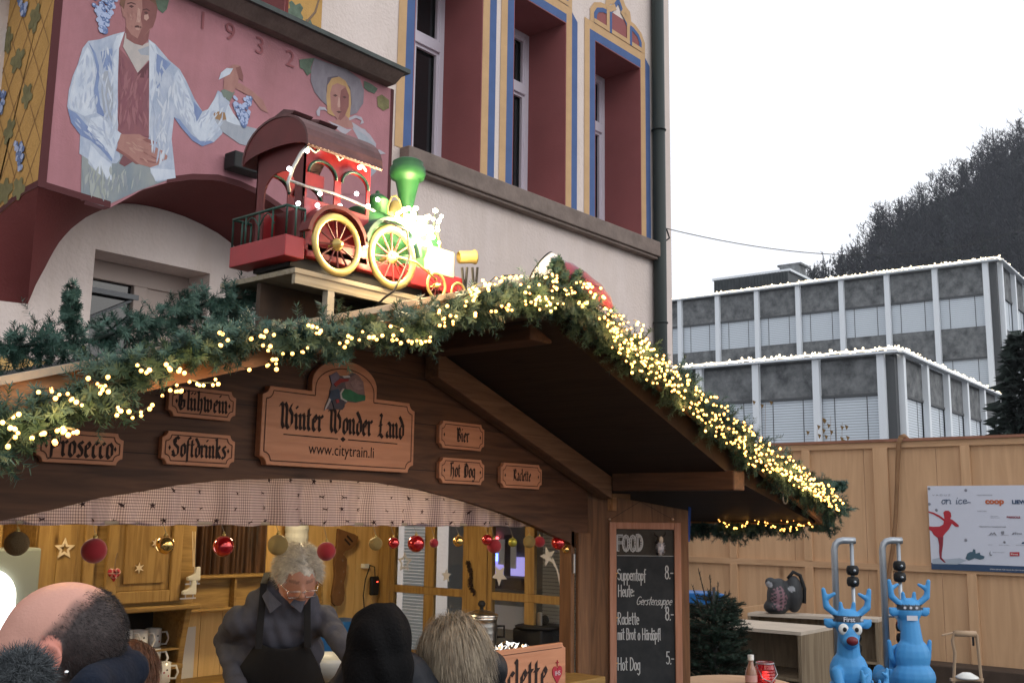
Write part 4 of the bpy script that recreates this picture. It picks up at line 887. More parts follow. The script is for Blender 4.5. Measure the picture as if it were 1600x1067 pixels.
# chalkboard shutter swung out to the right
SD=Vector((cos(AZ-radians(3)),-sin(AZ-radians(3)),0)); SN=Vector((-SD.y*-1,SD.x*-1,0)); SN=Vector((-sin(AZ-radians(3)),-cos(AZ-radians(3)),0))
S0=PD(918,768,5.28)
def PS(x,y,off=0): # pixel on the shutter plane
    r=ray(x,y); k=(S0-Vector(CO)).dot(SN)/Vector(r).dot(SN); return Vector(CO)+Vector(r)*k+SN*off
b=MB(); c=[PS(918,768),PS(1073,797),PS(1080,1100)]; bl=PS(918,1100); c[2].z=.35; bl.z=.35; bl.x,bl.y=c[0].x,c[0].y; c[2].x,c[2].y=PS(1078,1000).x,PS(1078,1000).y
c[1].x,c[1].y=c[2].x,c[2].y
b.prism([c[0],c[1],c[2],bl],-SN*.03); b.build('open_shutter',M_postz,stall,bevel=.003)
b=MB(); zst=1.9
# valance
def cloth():
    m=bpy.data.materials.new('gingham_cloth'); m.use_nodes=True; t=m.node_tree; b=t.nodes['Principled BSDF']; out=t.nodes['Material Output']
    tc=t.nodes.new('ShaderNodeTexCoord'); sp=t.nodes.new('ShaderNodeSeparateXYZ'); t.links.new(tc.outputs['Object'],sp.inputs[0])
    def stripe(o,per):
        a=t.nodes.new('ShaderNodeMath'); a.operation='MULTIPLY'; a.inputs[1].default_value=1/per; t.links.new(o,a.inputs[0])
        f=t.nodes.new('ShaderNodeMath'); f.operation='FRACT'; t.links.new(a.outputs[0],f.inputs[0]); g=t.nodes.new('ShaderNodeMath'); g.operation='GREATER_THAN'; g.inputs[1].default_value=.5; t.links.new(f.outputs[0],g.inputs[0]); return g.outputs[0]
    a=stripe(sp.outputs[0],.0065); c=stripe(sp.outputs[2],.0095)
    s=t.nodes.new('ShaderNodeMath'); s.operation='ADD'; t.links.new(a,s.inputs[0]); t.links.new(c,s.inputs[1])
    r=t.nodes.new('ShaderNodeValToRGB'); e=r.color_ramp.elements; e[0].position=0; e[0].color=(.66,.55,.60,1); e[1].position=1; e[1].color=(.20,.15,.18,1); r.color_ramp.elements.new(.5).color=(.38,.31,.35,1)
    h=t.nodes.new('ShaderNodeMath'); h.operation='MULTIPLY'; h.inputs[1].default_value=.5; t.links.new(s.outputs[0],h.inputs[0]); t.links.new(h.outputs[0],r.inputs[0])
    t.links.new(r.outputs[0],b.inputs[0]); b.inputs['Roughness'].default_value=.9
    tr=t.nodes.new('ShaderNodeBsdfTranslucent'); t.links.new(r.outputs[0],tr.inputs[0]); mx=t.nodes.new('ShaderNodeMixShader'); mx.inputs[0].default_value=.55
    t.links.new(b.outputs[0],mx.inputs[1]); t.links.new(tr.outputs[0],mx.inputs[2]); t.links.new(mx.outputs[0],out.inputs[0]); return m
M_cloth=cloth(); M_deer=mat('dark_print',(.05,.025,.03),rough=.9)
rr=random.Random(4)
fold=[rr.uniform(0,6) for _ in range(6)]
def vy(X,z): 
    k=.35+.65*min(1,(2.02-z)/.2)
    return YW+.075+(.020*sin(X*24+fold[0]+sin(X*5))+.013*sin(X*47+fold[1]+1.2*sin(X*6))+.006*sin(X*83+fold[2]))*k+.004*sin(z*30+X*5)
vb=MB(); nx,nz=420,12; xa,xb=1.28,4.13; zt_,zb_=2.06,1.822
vs=[(xa+(xb-xa)*i/nx,vy(xa+(xb-xa)*i/nx,zt_+(zb_-zt_)*j/nz),zt_+(zb_-zt_)*j/nz-(.006*abs(sin((xa+(xb-xa)*i/nx)*17)) if j==nz else 0)) for j in range(nz+1) for i in range(nx+1)]
vb.add(vs,[(j*(nx+1)+i,j*(nx+1)+i+1,(j+1)*(nx+1)+i+1,(j+1)*(nx+1)+i) for j in range(nz) for i in range(nx)])
vb.cm=1
deers=[[(-1,.1),(-.5,.25),(.1,.2),(.5,.5),(.9,.75),(.7,.45),(.5,.1),(.9,-.5),(.4,-.2),(-.3,-.1),(-.8,-.6),(-.6,-.1)],[(0,1),(.25,.4),(.9,.3),(.4,0),(.6,-.8),(.1,-.3),(-.5,-.9),(-.2,0),(-.8,.5),(-.1,.4)],[(-.9,.5),(-.3,.15),(.2,.5),(.9,.7),(.4,.1),(.2,-.4),(.7,-.7),(0,-.4),(-.5,-.7),(-.3,-.1)]]
for row,z in enumerate((1.833,1.878,1.930,1.985)):
    x=xa+.03+row*.02
    while x<xb-.03:
        s=rr.uniform(.010,.014); q=rr.choice(deers); a=rr.uniform(-.3,.3); fl=rr.choice((1,-1)); zz=z+rr.uniform(-.004,.004)
        vb.poly([(x+(px_*cos(a)-py_*sin(a))*s*fl, vy(x+px_*s*fl,zz+py_*s)-.0035, zz+(px_*sin(a)+py_*cos(a))*s) for px_,py_ in q]); x+=rr.choice((.075,.10,.15,.12))
val=vb.build('valance',[M_cloth,M_deer],None,smooth=True); tag(val,'gathered gingham valance printed with little dark leaping figures under the arch','valance')
rod=MB(); rod.tube([(1.25,YW+.10,1.825),(4.14,YW+.10,1.825)],.006,8); rod.build('valance_rod',MATS['pale_edge_trim'],stall)
# ------------------------------------------------------------ name boards
M_board=wood('carved_pine_board',(.56,.27,.155),(.47,.215,.12),'x',1.0,knots=True)
M_bside=mat('board_edge',(.20,.11,.07),rough=.7)
M_ink=mat('burnt_lettering',(.025,.014,.012),rough=.8)
M_groove=mat('burnt_groove',(.07,.03,.02),rough=.8)
NY=V(0,-1,0); UX=V(1,0,0); UZ=V(0,0,1)
def notched(x0,x1,z0,z1,r,n=5):
    """rectangle with scooped-out corners"""
    P=[]
    for cx,cz,a0 in ((x0,z0,90),(x1,z0,180),(x1,z1,270),(x0,z1,0)):
        for i in range(n+1):
            a=radians(a0-90*i/n) ; P.append((cx+cos(a)*r,cz+sin(a)*r))
    return P
def board(name,px0,px1,pt,pb,text,label,size,xs,noteg,dots=True,tilt=0):
    """pixel extents of the board on the gable wall"""
    a=PY(px0,(pt[0]+pb[0])/2,YW); b_=PY(px1,(pt[1]+pb[1])/2,YW)
    zt=(PY(px0,pt[0],YW).z+PY(px1,pt[1],YW).z)/2; zb=(PY(px0,pb[0],YW).z+PY(px1,pb[1],YW).z)/2
    x0,x1=a.x,b_.x; y=YW-.022; r=.020
    t=thing(name,label,'sign',((x0+x1)/2,YW,zb),None)
    m=MB(); P=notched(x0,x1,zb,zt,r); m.prism([V(p[0],y,p[1]) for p in P],(0,.021,0)); m.build('board',M_board,t,bevel=.0025)
    g=MB(); Q=notched(x0+.013,x1-.013,zb+.013,zt-.013,r); 
    def line(mb,Q,wd,off,closed=True):
        n=len(Q)
        for i in range(n if closed else n-1):
            p=Vector(Q[i]);q=Vector(Q[(i+1)%n]); d=(q-p).normalized(); nn=Vector((-d.y,d.x))*wd/2
            mb.poly([(p.x-nn.x,y-off,p.y-nn.y),(q.x-nn.x,y-off,q.y-nn.y),(q.x+nn.x,y-off,q.y+nn.y),(p.x+nn.x,y-off,p.y+nn.y)])
    line(g,Q,.0035,.0009); g.build('routed_border',M_groove,t)
    w_=penw(text,BL,size,1.0,xs); m=MB(); pen(m,text,(( x0+x1)/2-w_/2,y-.0008,zb+(zt-zb)/2-size*.62),UX,UZ,NY,size,BL,.23,42,1.0,xs); m.build('lettering',M_ink,t)
    if dots:
        for xx in (x0+.028,x1-.028):
            d=MB(); zc=(zb+zt)/2; d.poly([(xx-.005,y-.001,zc),(xx,y-.001,zc-.009),(xx+.005,y-.001,zc),(xx,y-.001,zc+.009)]); d.build('diamond',M_ink,t)
    return t,x0,x1,zb,zt
board('name_board',52,187,(672,675),(718,731),'Prosecco','pale wooden board lettered Prosecco, leftmost under the garland','sign' and .052,.80,0) 
board('name_board',258,363,(604,611),(650,659),'Glühwein','pale wooden board lettered Glühwein, directly above the Softdrinks board',.047,.74,0)
board('name_board',247,361,(672,681),(725,731),'Softdrinks','pale wooden board lettered Softdrinks, directly below the Glühwein board',.047,.74,0)
board('name_board',681,751,(657,664),(700,705),'Bier','small wooden board lettered Bier, directly above the Hot Dog board',.043,.80,0)
board('name_board',681,751,(714,719),(754,758),'Hot Dog','small wooden board lettered Hot Dog, directly below the Bier board',.043,.78,0)
board('name_board',777,841,(722,727),(761,765),'Raclette','small wooden board with weathered Raclette lettering, rightmost on the gable',.038,.72,0)
# the big board
y=YW-.032
def m7(x,y_): p=PY(380+x/3.2,540+y_/3.2,y); return p
L=m7(90,400).x; R=m7(855,450).x; ZB_=(m7(110,595).z+m7(820,635).z)/2; ZT_=(m7(140,198).z+m7(840,290).z)/2
ca=m7(500,260); cl=m7(345,215).x; cr_=m7(668,262).x; ctop=m7(505,75).z
t=thing('name_board','big carved board lettered Winter Wonder Land with a rounded top and a coloured emblem','sign',((L+R)/2,YW,ZB_))
def big(ins,r=.03):
    P=[]
    for cx,cz,a0 in ((L+ins,ZB_+ins,90),(R-ins,ZB_+ins,180),(R-ins,ZT_-ins,270)):
        for i in range(6): a=radians(a0-90*i/5); P.append((cx+cos(a)*r,cz+sin(a)*r))
    xc=(cl+cr_)/2; rw=(cr_-cl)/2-ins; hz=ctop-ZT_-ins+ (0)
    P.append((xc+rw,ZT_-ins)); 
    for i in range(0,21):
        a=pi*i/20; P.append((xc+rw*cos(a),ZT_-ins+(hz+ins-ins)*(.28+.72*sin(a)) if 0<i<20 else ZT_-ins+hz*.28))
    P.append((xc-rw,ZT_-ins))
    for i in range(6): a=radians(0-90*i/5); P.append((L+ins+cos(a)*r,ZT_-ins+sin(a)*r))
    return P
m=MB(); m.prism([V(p[0],y,p[1]) for p in big(0)],(0,.031,0)); m.build('board',M_board,t,bevel=.003)
g=MB(); Q=big(.016); 
for i in range(len(Q)):
    p=Vector(Q[i]);q=Vector(Q[(i+1)%len(Q)]); d=(q-p)
    if d.length<1e-5: continue
    d.normalize(); nn=Vector((-d.y,d.x))*.002; g.poly([(p.x-nn.x,y-.001,p.y-nn.y),(q.x-nn.x,y-.001,q.y-nn.y),(q.x+nn.x,y-.001,q.y+nn.y),(p.x+nn.x,y-.001,p.y+nn.y)])
g.build('routed_border',M_groove,t)
txt='Winter Wonder Land'; sz=.066; zbl=m7(480,438).z; a_=m7(178,400).x; b_=m7(805,440).x; xs_=(b_-a_)/penw(txt,BL,sz)
zL=m7(180,405).z; zR=m7(800,455).z; ux=UX
m=MB(); pen(m,txt,(a_,y-.001,(zL+zR)/2-.010),UX,UZ,NY,sz,BL,.23,42,1,xs_); m.build('lettering',M_ink,t)
m=MB(); zu=(m7(200,443).z+m7(770,490).z)/2; xc=m7(498,468).x
m.poly([(m7(200,443).x,y-.001,zu-.002),(xc-.025,y-.001,zu-.002),(xc-.025,y-.001,zu+.002),(m7(200,443).x,y-.001,zu+.002)]); m.poly([(xc+.025,y-.001,zu-.002),(m7(770,490).x,y-.001,zu-.002),(m7(770,490).x,y-.001,zu+.002),(xc+.025,y-.001,zu+.002)]); m.poly([(xc-.014,y-.001,zu),(xc,y-.001,zu-.010),(xc+.014,y-.001,zu),(xc,y-.001,zu+.010)])
m.build('rule_with_diamond',M_ink,t)
m=MB(); aw=m7(325,535).x; bw=m7(652,550).x; textmesh(m,'www.citytrain.li',(aw,y-.001,(m7(325,540).z+m7(652,560).z)/2),UX,UZ,(bw-aw)/7.3*1.0); 
xs0=[v[0] for v in m.v]; k=(bw-aw)/(max(xs0)-min(xs0)); m.v=[(aw+(v[0]-min(xs0))*k,v[1],(v[2]-(m7(325,540).z+m7(652,560).z)/2)*1.35+(m7(325,540).z+m7(652,560).z)/2) for v in m.v]
m.build('web_address',M_ink,t)
def emb(n,P,c,o): 
    q=MB(); q.prism([m7(px_,py_)+V(0,-o,0) for px_,py_ in P],(0,o-.0005,0)); q.build(n,mat('emblem_'+n,c,rough=.6,noise=.3,nscale=40),t)
emb('emblem_ground',[(428,150),(465,130),(480,150),(500,155),(520,150),(545,135),(560,140),(598,180),(605,240),(606,275),(560,285),(520,280),(500,300),(495,320),(455,315),(430,318),(405,315),(425,270),(430,225),(440,195)],(.14,.11,.13),.003)
emb('emblem_towers',[(430,150),(462,132),(478,150),(470,185),(440,195)],(.20,.17,.24),.0045)
emb('emblem_rock',[(505,185),(545,150),(570,145),(597,182),(603,245),(560,240),(510,215)],(.27,.17,.17),.0042)
emb('emblem_rock_crack',[(530,185),(560,165),(590,190),(575,200),(600,215),(570,222),(540,205)],(.34,.23,.23),.0052)
emb('emblem_red_roof',[(448,190),(480,165),(525,168),(520,178),(485,185),(460,205)],(.34,.03,.03),.006)
emb('emblem_snow',[(490,152),(525,150),(530,160),(500,163)],(.6,.6,.62),.007)
emb('emblem_blue',[(435,225),(470,215),(485,240),(480,280),(440,285),(425,260)],(.035,.07,.13),.0055)
emb('emblem_green',[(480,235),(495,218),(530,220),(570,243),(606,250),(605,272),(560,282),(515,275),(485,262)],(.02,.17,.08),.0065)
emb('emblem_white_line',[(478,236),(492,214),(500,216),(485,240),(490,262),(515,277),(510,282),(482,266)],(.6,.6,.6),.0075)
emb('emblem_engine',[(440,275),(470,262),(500,275),(502,305),(490,320),(450,316)],(.06,.055,.08),.0068)
emb('emblem_engine_front',[(455,270),(470,268),(475,284),(460,288)],(.35,.04,.05),.008)
emb('emblem_smoke',[(408,300),(425,262),(435,270),(420,300),(402,325)],(.5,.48,.5),.006)
# chalkboard on the shutter
cbt=thing('chalkboard','black chalkboard in a wooden frame listing food and prices, hung on the open shutter','chalkboard',tuple(PS(1000,1100)))
CB=[PS(965,826,.012),PS(1051,829,.012),PS(1053,1110,.012),PS(958,1110,.012)]
c0=PS(962,826,.012); c1=PS(1052,826,.012); zt=c0.z; zb=.75
def S(u,z,o): return V(c0.x,c0.y,0)+SD*u+V(0,0,z)+SN*o
wB=(Vector((c1.x-c0.x,c1.y-c0.y))).length
m=MB(); m.prism([S(0,zb,0),S(wB,zb,0),S(wB,zt,0),S(0,zt,0)],-SN*.008); m.build('slate',mat('chalk_slate',(.012,.015,.018),rough=.75,noise=1,nscale=9,col2=(.028,.032,.036)),cbt)
m=MB(); m.prism([S(.001,zt-.128,.0006),S(wB-.001,zt-.128,.0006),S(wB-.001,zt-.002,.0006),S(.001,zt-.002,.0006)],-SN*.0005); m.build('smudged_header',mat('smudged_slate',(.055,.05,.042),rough=.8,noise=.4,nscale=14),cbt)
M_cbf=wood('chalkboard_frame_wood',(.42,.22,.15),(.33,.16,.10),'z',1.2)
fw=.034
for nm,(u0,u1,z0,z1) in (('a',(-fw,0,zb-fw,zt+fw)),('b',(wB,wB+fw,zb-fw,zt+fw)),('c',(0,wB,zt,zt+fw)),('d',(0,wB,zb-fw,zb))):
    m=MB(); m.prism([S(u0,z0,.012),S(u1,z0,.012),S(u1,z1,.012),S(u0,z1,.012)],-SN*.022); m.build('frame_side',M_cbf,cbt,bevel=.003)
chalk=mat('chalk',(.42,.44,.45),rough=1)
def ck(name,text,px,py,size,xs,th=.14,slant=0,mt=None,jit=.03):
    m=MB(); p=PS(px,py,.014); pen(m,text,p,SD,UZ,SN,size,CK,.2,40,1,xs,thick=th,slant=slant,jit=jit); m.build(name,mt or chalk,cbt)
def wpx(text,x0,x1,size): return ((PS(x1,900)-PS(x0,900)).length)/penw(text,CK,size)
hx=lambda a: (880+a/3.476)
def line(text,x0,x1,base,xh,th=.13,slant=0,mt=None):
    size=xh/3.476/FOC*5.2; ck('chalk_writing',text,hx(x0),760+base/3.476,size,wpx(text,hx(x0),hx(x1),size),th,slant,mt)
fm=MB(); 
line('FOOD',292,430,345,52,.30); line('FOOD',296,426,343,50,.10,mt=mat('slate_dark_fill',(.03,.03,.028),rough=1))
line('Suppentopf',292,447,508,40); line('8.-',550,596,498,45); line('Heute:',296,385,595,40); line('Gerstensuppe',392,585,640,28,.13,.25); line('8.-',552,598,722,45)
line('Raclette',294,410,745,40); line('mit Brot o Härdöpfl',294,524,828,38); line('Hot Dog',294,414,993,42); line('5.-',556,600,960,42)
m=MB(); m.poly([S(0.004,zt-.131,.002),S(wB-.002,zt-.131,.002),S(wB-.002,zt-.1285,.002),S(.004,zt-.1285,.002)]); m.build('chalk_rule',chalk,cbt)
M_gold=mat('gold_star_sticker',(.55,.30,.06),rough=.4,metal=.5)
def star(c,r,ux,uz,n,k=5,inner=.42,rot=pi/2): return [Vector(c)+Vector(ux)*cos(rot+pi*i/k)*(r if i%2==0 else r*inner)+Vector(uz)*sin(rot+pi*i/k)*(r if i%2==0 else r*inner) for i in range(2*k)]
for py in (896,965,1036): m=MB(); m.prism(star(PS(960,py,.0145),.019,SD,UZ,SN),-SN*.002); m.build('star_sticker',M_gold,cbt)
# nails with hanging wire
m=MB(); m.tube([PS(952,812,.012),PS(1000,783,.006),PS(1050,811,.012)],.0012,4); m.build('hanging_wire',M_ink,cbt)
for px in (952,1050): m=MB(); m.ball(PS(px,811,.016),.007,8); m.build('nail',mat('brass_nail',(.7,.5,.35),rough=.3,metal=.8),cbt,smooth=True)
# cow picture
M_wf=mat('white_fluff',(.6,.58,.6),rough=1); M_bk=mat('black_felt',(.015,.012,.012),rough=1)
cw=thing('cow_figure','small white fluffy cow figure with black horns pinned to the chalkboard header','ornament',tuple(PS(1030,855,.02)))
rr=random.Random(8); m=MB(); c=PS(1031,856,.022)
for i in range(420):
    d=V(rr.gauss(0,1),rr.gauss(0,1),rr.gauss(0,1)).normalized(); a=c+V(d.x*.026,d.y*.012,d.z*.026); s=d.cross(V(.2,.3,1)).normalized()*.0022; m.add([a-s,a+s,a+d*.012],[(0,1,2)])
m.ball(c,(.024,.012,.026),12); m.build('body',M_wf,cw,smooth=False)
m=MB(); m.ball(PS(1031,843,.03),(.014,.010,.018),12); m.build('head',mat('cow_face',(.55,.47,.38),rough=.9),cw,smooth=True)
m=MB(); m.tube([PS(1026,838,.03),PS(1021,835,.03),PS(1020,830,.03)],[.004,.003,.001],6); m.build('horn',M_bk,cw); m=MB(); m.tube([PS(1035,837,.03),PS(1038,834,.03),PS(1037,829,.03)],[.004,.003,.001],6); m.build('horn',M_bk,cw)
m=MB(); m.ball(PS(1025,846,.03),(.010,.008,.010),8); m.build('ear_patch',M_bk,cw)
for px in (1026,1033): m=MB(); m.ball(PS(px,864,.024),(.006,.006,.008),8); m.build('hoof',M_bk,cw)
# blue strap hanging behind the shutter
m=MB(); p=PY(1079,800,2.9); q=PY(1076,846,2.9); m.prism([p+V(-.012,0,.08),p+V(.012,0,.08),q+V(.012,0,0),q+V(-.012,0,0)],(0,.003,0)); tag(m.build('blue_strap',mat('blue_webbing',(.03,.11,.45),rough=.7)),'short blue webbing strap hanging beside the chalkboard shutter','strap')
# ================================================================== GREENERY AND FAIRY LIGHTS
M_need=mat('fir_needles',(.028,.075,.058),rough=.55,noise=1,nscale=9,col2=(.075,.14,.105),spec=.3)
M_need2=mat('fir_needles_warm',(.07,.11,.05),rough=.55)
M_wire=mat('green_wire',(.01,.02,.015),rough=.6)
def garland(name,label,path,seed,dens=150,droop=.2,back=.0,nd=60,sprig=.075,cat='garland'):
    """path: list of (Vector, radius). Sprigs of flat needles spread over a core wire."""
    rr=random.Random(seed); t=thing(name,label,cat,tuple(path[0][0]))
    wb=MB(); wb.tube([p for p,_ in path],.006,6); wb.build('core_wire',M_wire,t)
    vs=[];fs=[];n=0; L=[0]
    for (a,_),(b,_) in zip(path[:-1],path[1:]): L.append(L[-1]+(b-a).length)
    N=int(L[-1]*dens)
    for i in range(N):
        s=L[-1]*rr.random(); k=0
        while L[k+1]<s: k+=1
        f=(s-L[k])/(L[k+1]-L[k]); c=path[k][0].lerp(path[k+1][0],f); R=path[k][1]*(1-f)+path[k+1][1]*f; ax=(path[k+1][0]-path[k][0]).normalized()
        u=ax.orthogonal().normalized(); v=ax.cross(u); a=rr.uniform(0,2*pi); d=(u*cos(a)+v*sin(a)+ax*rr.uniform(-.9,.9)); d.z-=droop*.4; d.normalize()
        clump=.75+.35*sin(s*19+seed)+.2*sin(s*43)
        st=c+d*R*rr.uniform(0,.35); ln=R*rr.uniform(.55,1.05)*clump; e=st+d*ln+V(0,0,-droop*ln*.3)
        sx=d.orthogonal().normalized(); sy=d.cross(sx)
        for j in range(nd):
            tt=(j+rr.random())/nd; b=st.lerp(e,tt); an=rr.uniform(0,2*pi); side=(sx*cos(an)+sy*sin(an)); nd_=(side+d*rr.uniform(.2,.75)).normalized(); w_=nd_.cross(d).normalized()*.0016
            tip=b+nd_*rr.uniform(.017,.025)*(1.05-.2*tt)
            vs+= [b-w_,b+w_,tip+w_*.5,tip-w_*.5]; fs.append((n,n+1,n+2,n+3)); n+=4
    me=bpy.data.meshes.new('foliage'); o_=ORG[t.name]; me.from_pydata([tuple(v-o_) for v in vs],[],fs); me.materials.append(M_need); me.update()
    o=bpy.data.objects.new('foliage',me); C.objects.link(o); o.parent=t; return t
YG=YF-.055
def gp_(pts,Y): return [(PY(x,y,Y),r) for x,y,r in pts]
garland('fir_garland','artificial fir garland with warm lights along the left slope of the stall roof',gp_([(-60,690,.09),(30,660,.10),(100,636,.085),(170,600,.078),(240,565,.07),(310,540,.068),(380,525,.078),(450,526,.08),(520,528,.085),(590,516,.08),(660,505,.085),(720,490,.085),(780,470,.08),(840,458,.08)],YG),1,420)
garland('fir_garland','artificial fir garland with dense warm lights down the right slope of the stall roof',gp_([(840,456,.10),(890,474,.10),(930,503,.10),(965,538,.11),(1010,565,.10),(1060,605,.10),(1120,655,.10),(1180,705,.10),(1240,748,.10),(1290,782,.10),(1312,800,.07)],YG),2,460)
eaveP=[]
for i in range(7):
    t=i/6; eaveP.append((V(XE+.01,YF-.03+t*1.2,1.84+.02*sin(t*9)-.03*t),.085))
garland('fir_garland','short fir garland with lights hanging below the right eave of the stall',eaveP,3,420)
garland('fir_garland','unlit fir garland sagging behind the left roof edge in front of the arch window',[(PY(x,y,2.95),r) for x,y,r in ((-40,548,.11),(60,538,.115),(130,535,.11),(200,515,.105),(270,490,.11),(340,468,.10),(400,470,.075),(450,458,.07),(505,458,.05))],4,300,droop=.3)
for i,(x,y,h,lb) in enumerate(((106,498,.12,'upright fir sprig left of the arch window'),(338,505,.09,'upright fir sprig above the left roof edge'))):
    b=PY(x,y,2.9); garland('fir_sprig','single '+lb,[(b-V(0,0,.03),.035),(b+V(.01,0,h*.4),.030),(b+V(.0,0,h*.8),.018)],30+i,330,droop=-.2,cat='greenery')
garland('fir_sprig','fir twig sticking out sideways from the right roof corner',[(PY(1290,760,YG+.05),.05),(PY(1318,758,YG+.05),.03)],40,420,cat='greenery')
garland('fir_sprig','fir twig poking up from the roof peak in front of the red cloth hat',[(PY(880,440,YG),.05),(PY(872,420,YG),.04),(PY(868,404,YG),.025)],41,320,droop=-.3,cat='greenery')
garland('fir_sprig','fir twig poking up right of the roof peak over the red cloth hat',[(PY(900,455,YG),.05),(PY(902,440,YG),.035),(PY(904,430,YG),.02)],42,300,droop=-.3,cat='greenery')
M_bulb=mat('warm_bulb',(1,.75,.4),emit=(1,.44,.085),es=6.0)
ico=MB(); ico.ball((0,0,0),1,8,seg=6); bulb_me=bpy.data.meshes.new('bulb'); bulb_me.from_pydata(ico.v,[],ico.f); bulb_me.materials.append(M_bulb); bulb_me.polygons.foreach_set('use_smooth',[True]*len(bulb_me.polygons))
def lights(label,lines,seed,Y,step=11,jit=5,dens=1.0,loc=None,cap_n=98):
    """lines: pixel polylines on the plane of the garland; sprinkle bulbs along them"""
    rr=random.Random(seed); t=thing('fairy_lights',label,'fairy lights',tuple(loc or (lines[0][0] if isinstance(lines[0][0],Vector) else PY(*lines[0][0],Y)))); o_=ORG[t.name]; pos=[]
    for ln in lines:
        P3=[p if isinstance(p,Vector) else PY(p[0],p[1],Y) for p in ln]; wire=[P3[0]]
        for a,b in zip(P3[:-1],P3[1:]):
            k=max(1,int((b-a).length/(step*.0014)))
            for i in range(k):
                q=a.lerp(b,(i+rr.random()*.8)/k)+V(rr.gauss(0,jit*.0023),rr.uniform(-.035,.01),rr.gauss(0,jit*.0023)); pos.append(q); wire.append(q+V(0,.004,.006))
        w_=MB(); w_.tube(wire,.0016,4,cap=False); w_.build('cable',M_wire,t)
    rr.shuffle(pos); pos=[pos[i] for i in sorted(range(len(pos)),key=lambda i:pos[i].length)]
    for p in pos[:cap_n]:
        o=bpy.data.objects.new('bulb',bulb_me); C.objects.link(o); o.parent=t; o.location=p-o_; o.scale=(rr.uniform(.0034,.0056),)*3
    if len(pos)>cap_n:
        m=MB()
        for p in pos[cap_n:]: m.ball(p,rr.uniform(.0040,.0060),8,seg=6)
        o=m.build('bulbs',M_bulb,t,smooth=True); o['kind']='stuff'
    return pos
YL=YG-.085
LP=[]
LP+=lights('warm string lights at the left end of the garland, over the Prosecco board',[[(0,655),(18,668),(5,700)],[(12,655),(30,645)],[(55,612),(82,616),(95,622),(112,625),(135,633)],[(50,688),(60,672),(95,670),(112,680),(92,672),(80,688),(100,686)],[(130,588),(145,600),(152,605),(142,612),(170,613)],[(158,590),(175,588)],[(170,648),(188,640),(200,638),(197,645),(213,645),(235,634)],[(215,572),(222,573),(235,588)],[(258,560),(262,582),(284,580)],[(255,622),(265,610),(283,611),(268,615)],[(295,596),(311,603),(324,600),(334,594)],[(348,510),(345,528),(338,545)],[(382,575),(378,577)]],21,YL,7,2.0)
LP+=lights('warm string lights across the middle of the left garland above the big carved board',[[(392,530),(402,528),(415,522),(424,527),(414,540),(422,544)],[(420,575),(428,559),(429,567),(420,572)],[(446,552),(449,558)],[(470,506),(473,512),(482,515),(495,522),(502,519)],[(460,550),(476,545),(475,555)],[(522,535),(529,535),(537,530),(542,540)],[(556,524),(562,532),(566,530),(575,528),(585,526),(592,532)],[(606,537),(614,532),(618,522),(613,508)],[(623,541),(632,536),(641,537)],[(648,532),(655,531),(663,528),(660,536),(667,527)],[(676,513),(685,508),(687,495),(690,484),(689,476)],[(697,498),(704,494),(709,508)],[(724,465),(728,460),(735,464),(727,478)],[(740,455),(748,456),(752,447),(765,455)],[(730,494),(740,492)]],22,YL,7,2.0)
LP+=lights('warm string lights massed around the peak of the stall roof',[[(745,452),(760,445),(775,438),(790,436),(802,432),(812,434)],[(770,482),(785,488),(795,478),(790,472)],[(815,445),(825,458),(832,452)],[(848,435),(858,430),(870,436),(862,445)],[(812,470),(820,475),(835,470),(850,465),(860,470)],[(855,455),(868,450),(880,455),(878,465)],[(885,460),(895,452),(903,447),(915,452)],[(905,440),(918,448),(930,452),(925,462),(935,470)],[(900,470),(912,478),(922,474)],[(860,480),(866,472),(875,478)],[(726,462),(740,450),(752,440)],[(838,478),(846,484),(842,474)]],23,YL,8,2.4)
RL=[]
gr=[(945,478),(960,492),(975,510),(985,528),(1005,535),(1020,555),(1045,575),(1065,590),(1085,612),(1110,628),(1135,648),(1160,668),(1185,690),(1215,712),(1240,730),(1265,745),(1295,765)]
RL.append(gr[:9]); RL.append([(x-12,y+14) for x,y in gr[:9]]); RL.append([(955,500),(962,525),(958,545),(975,560),(985,575),(1005,582),(1015,600),(1022,600)])
LP+=lights('warm string lights on the upper half of the right garland',RL+[[(990,500),(1000,515),(1003,530),(1008,550),(1012,562),(1002,570)],[(1022,560),(1035,572),(1050,583),(1060,600)],[(940,488),(950,500),(970,520)],[(965,535),(985,545),(1000,560)]],24,YL,9,5)
R2=[gr[8:],[(x-8,y+16) for x,y in gr[8:]],[(x-14,y+26) for x,y in gr[8:14]]]
LP+=lights('dense warm string lights on the lower half of the right garland',R2+[[(1210,730),(1230,742),(1255,752),(1265,765),(1290,785),(1305,795)],[(1265,755),(1285,768),(1302,772),(1310,785)]],25,YL,10,5)
_e=lights('warm string lights looping below the right eave',[[PX(1060,788,XE-.08),PX(1080,795,XE-.08),PX(1110,792,XE)],[PX(1115,805,XE-.10),PX(1125,815,XE-.10),PX(1145,826,XE-.10),PX(1165,818,XE-.10),PX(1175,808,XE-.10)],[PX(1180,812,XE-.10),PX(1200,822,XE-.10),PX(1225,828,XE-.10),PX(1250,820,XE-.10),PX(1268,818,XE-.10)],[PX(1185,800,XE-.10),PX(1215,812,XE-.10),PX(1240,812,XE-.10)],[PX(1160,790,XE-.10),PX(1200,790,XE-.10)]],26,YL,8,3)
# the bulbs' own glow on the needles around them
rr=random.Random(5)
for p in rr.sample(LP,60):
    l=bpy.data.lights.new('bulb_glow','POINT'); l.energy=.55; l.color=(1,.50,.16); l.shadow_soft_size=.02
    o=bpy.data.objects.new('bulb_glow',l); C.objects.link(o); o.location=p+V(0,-.012,.01)
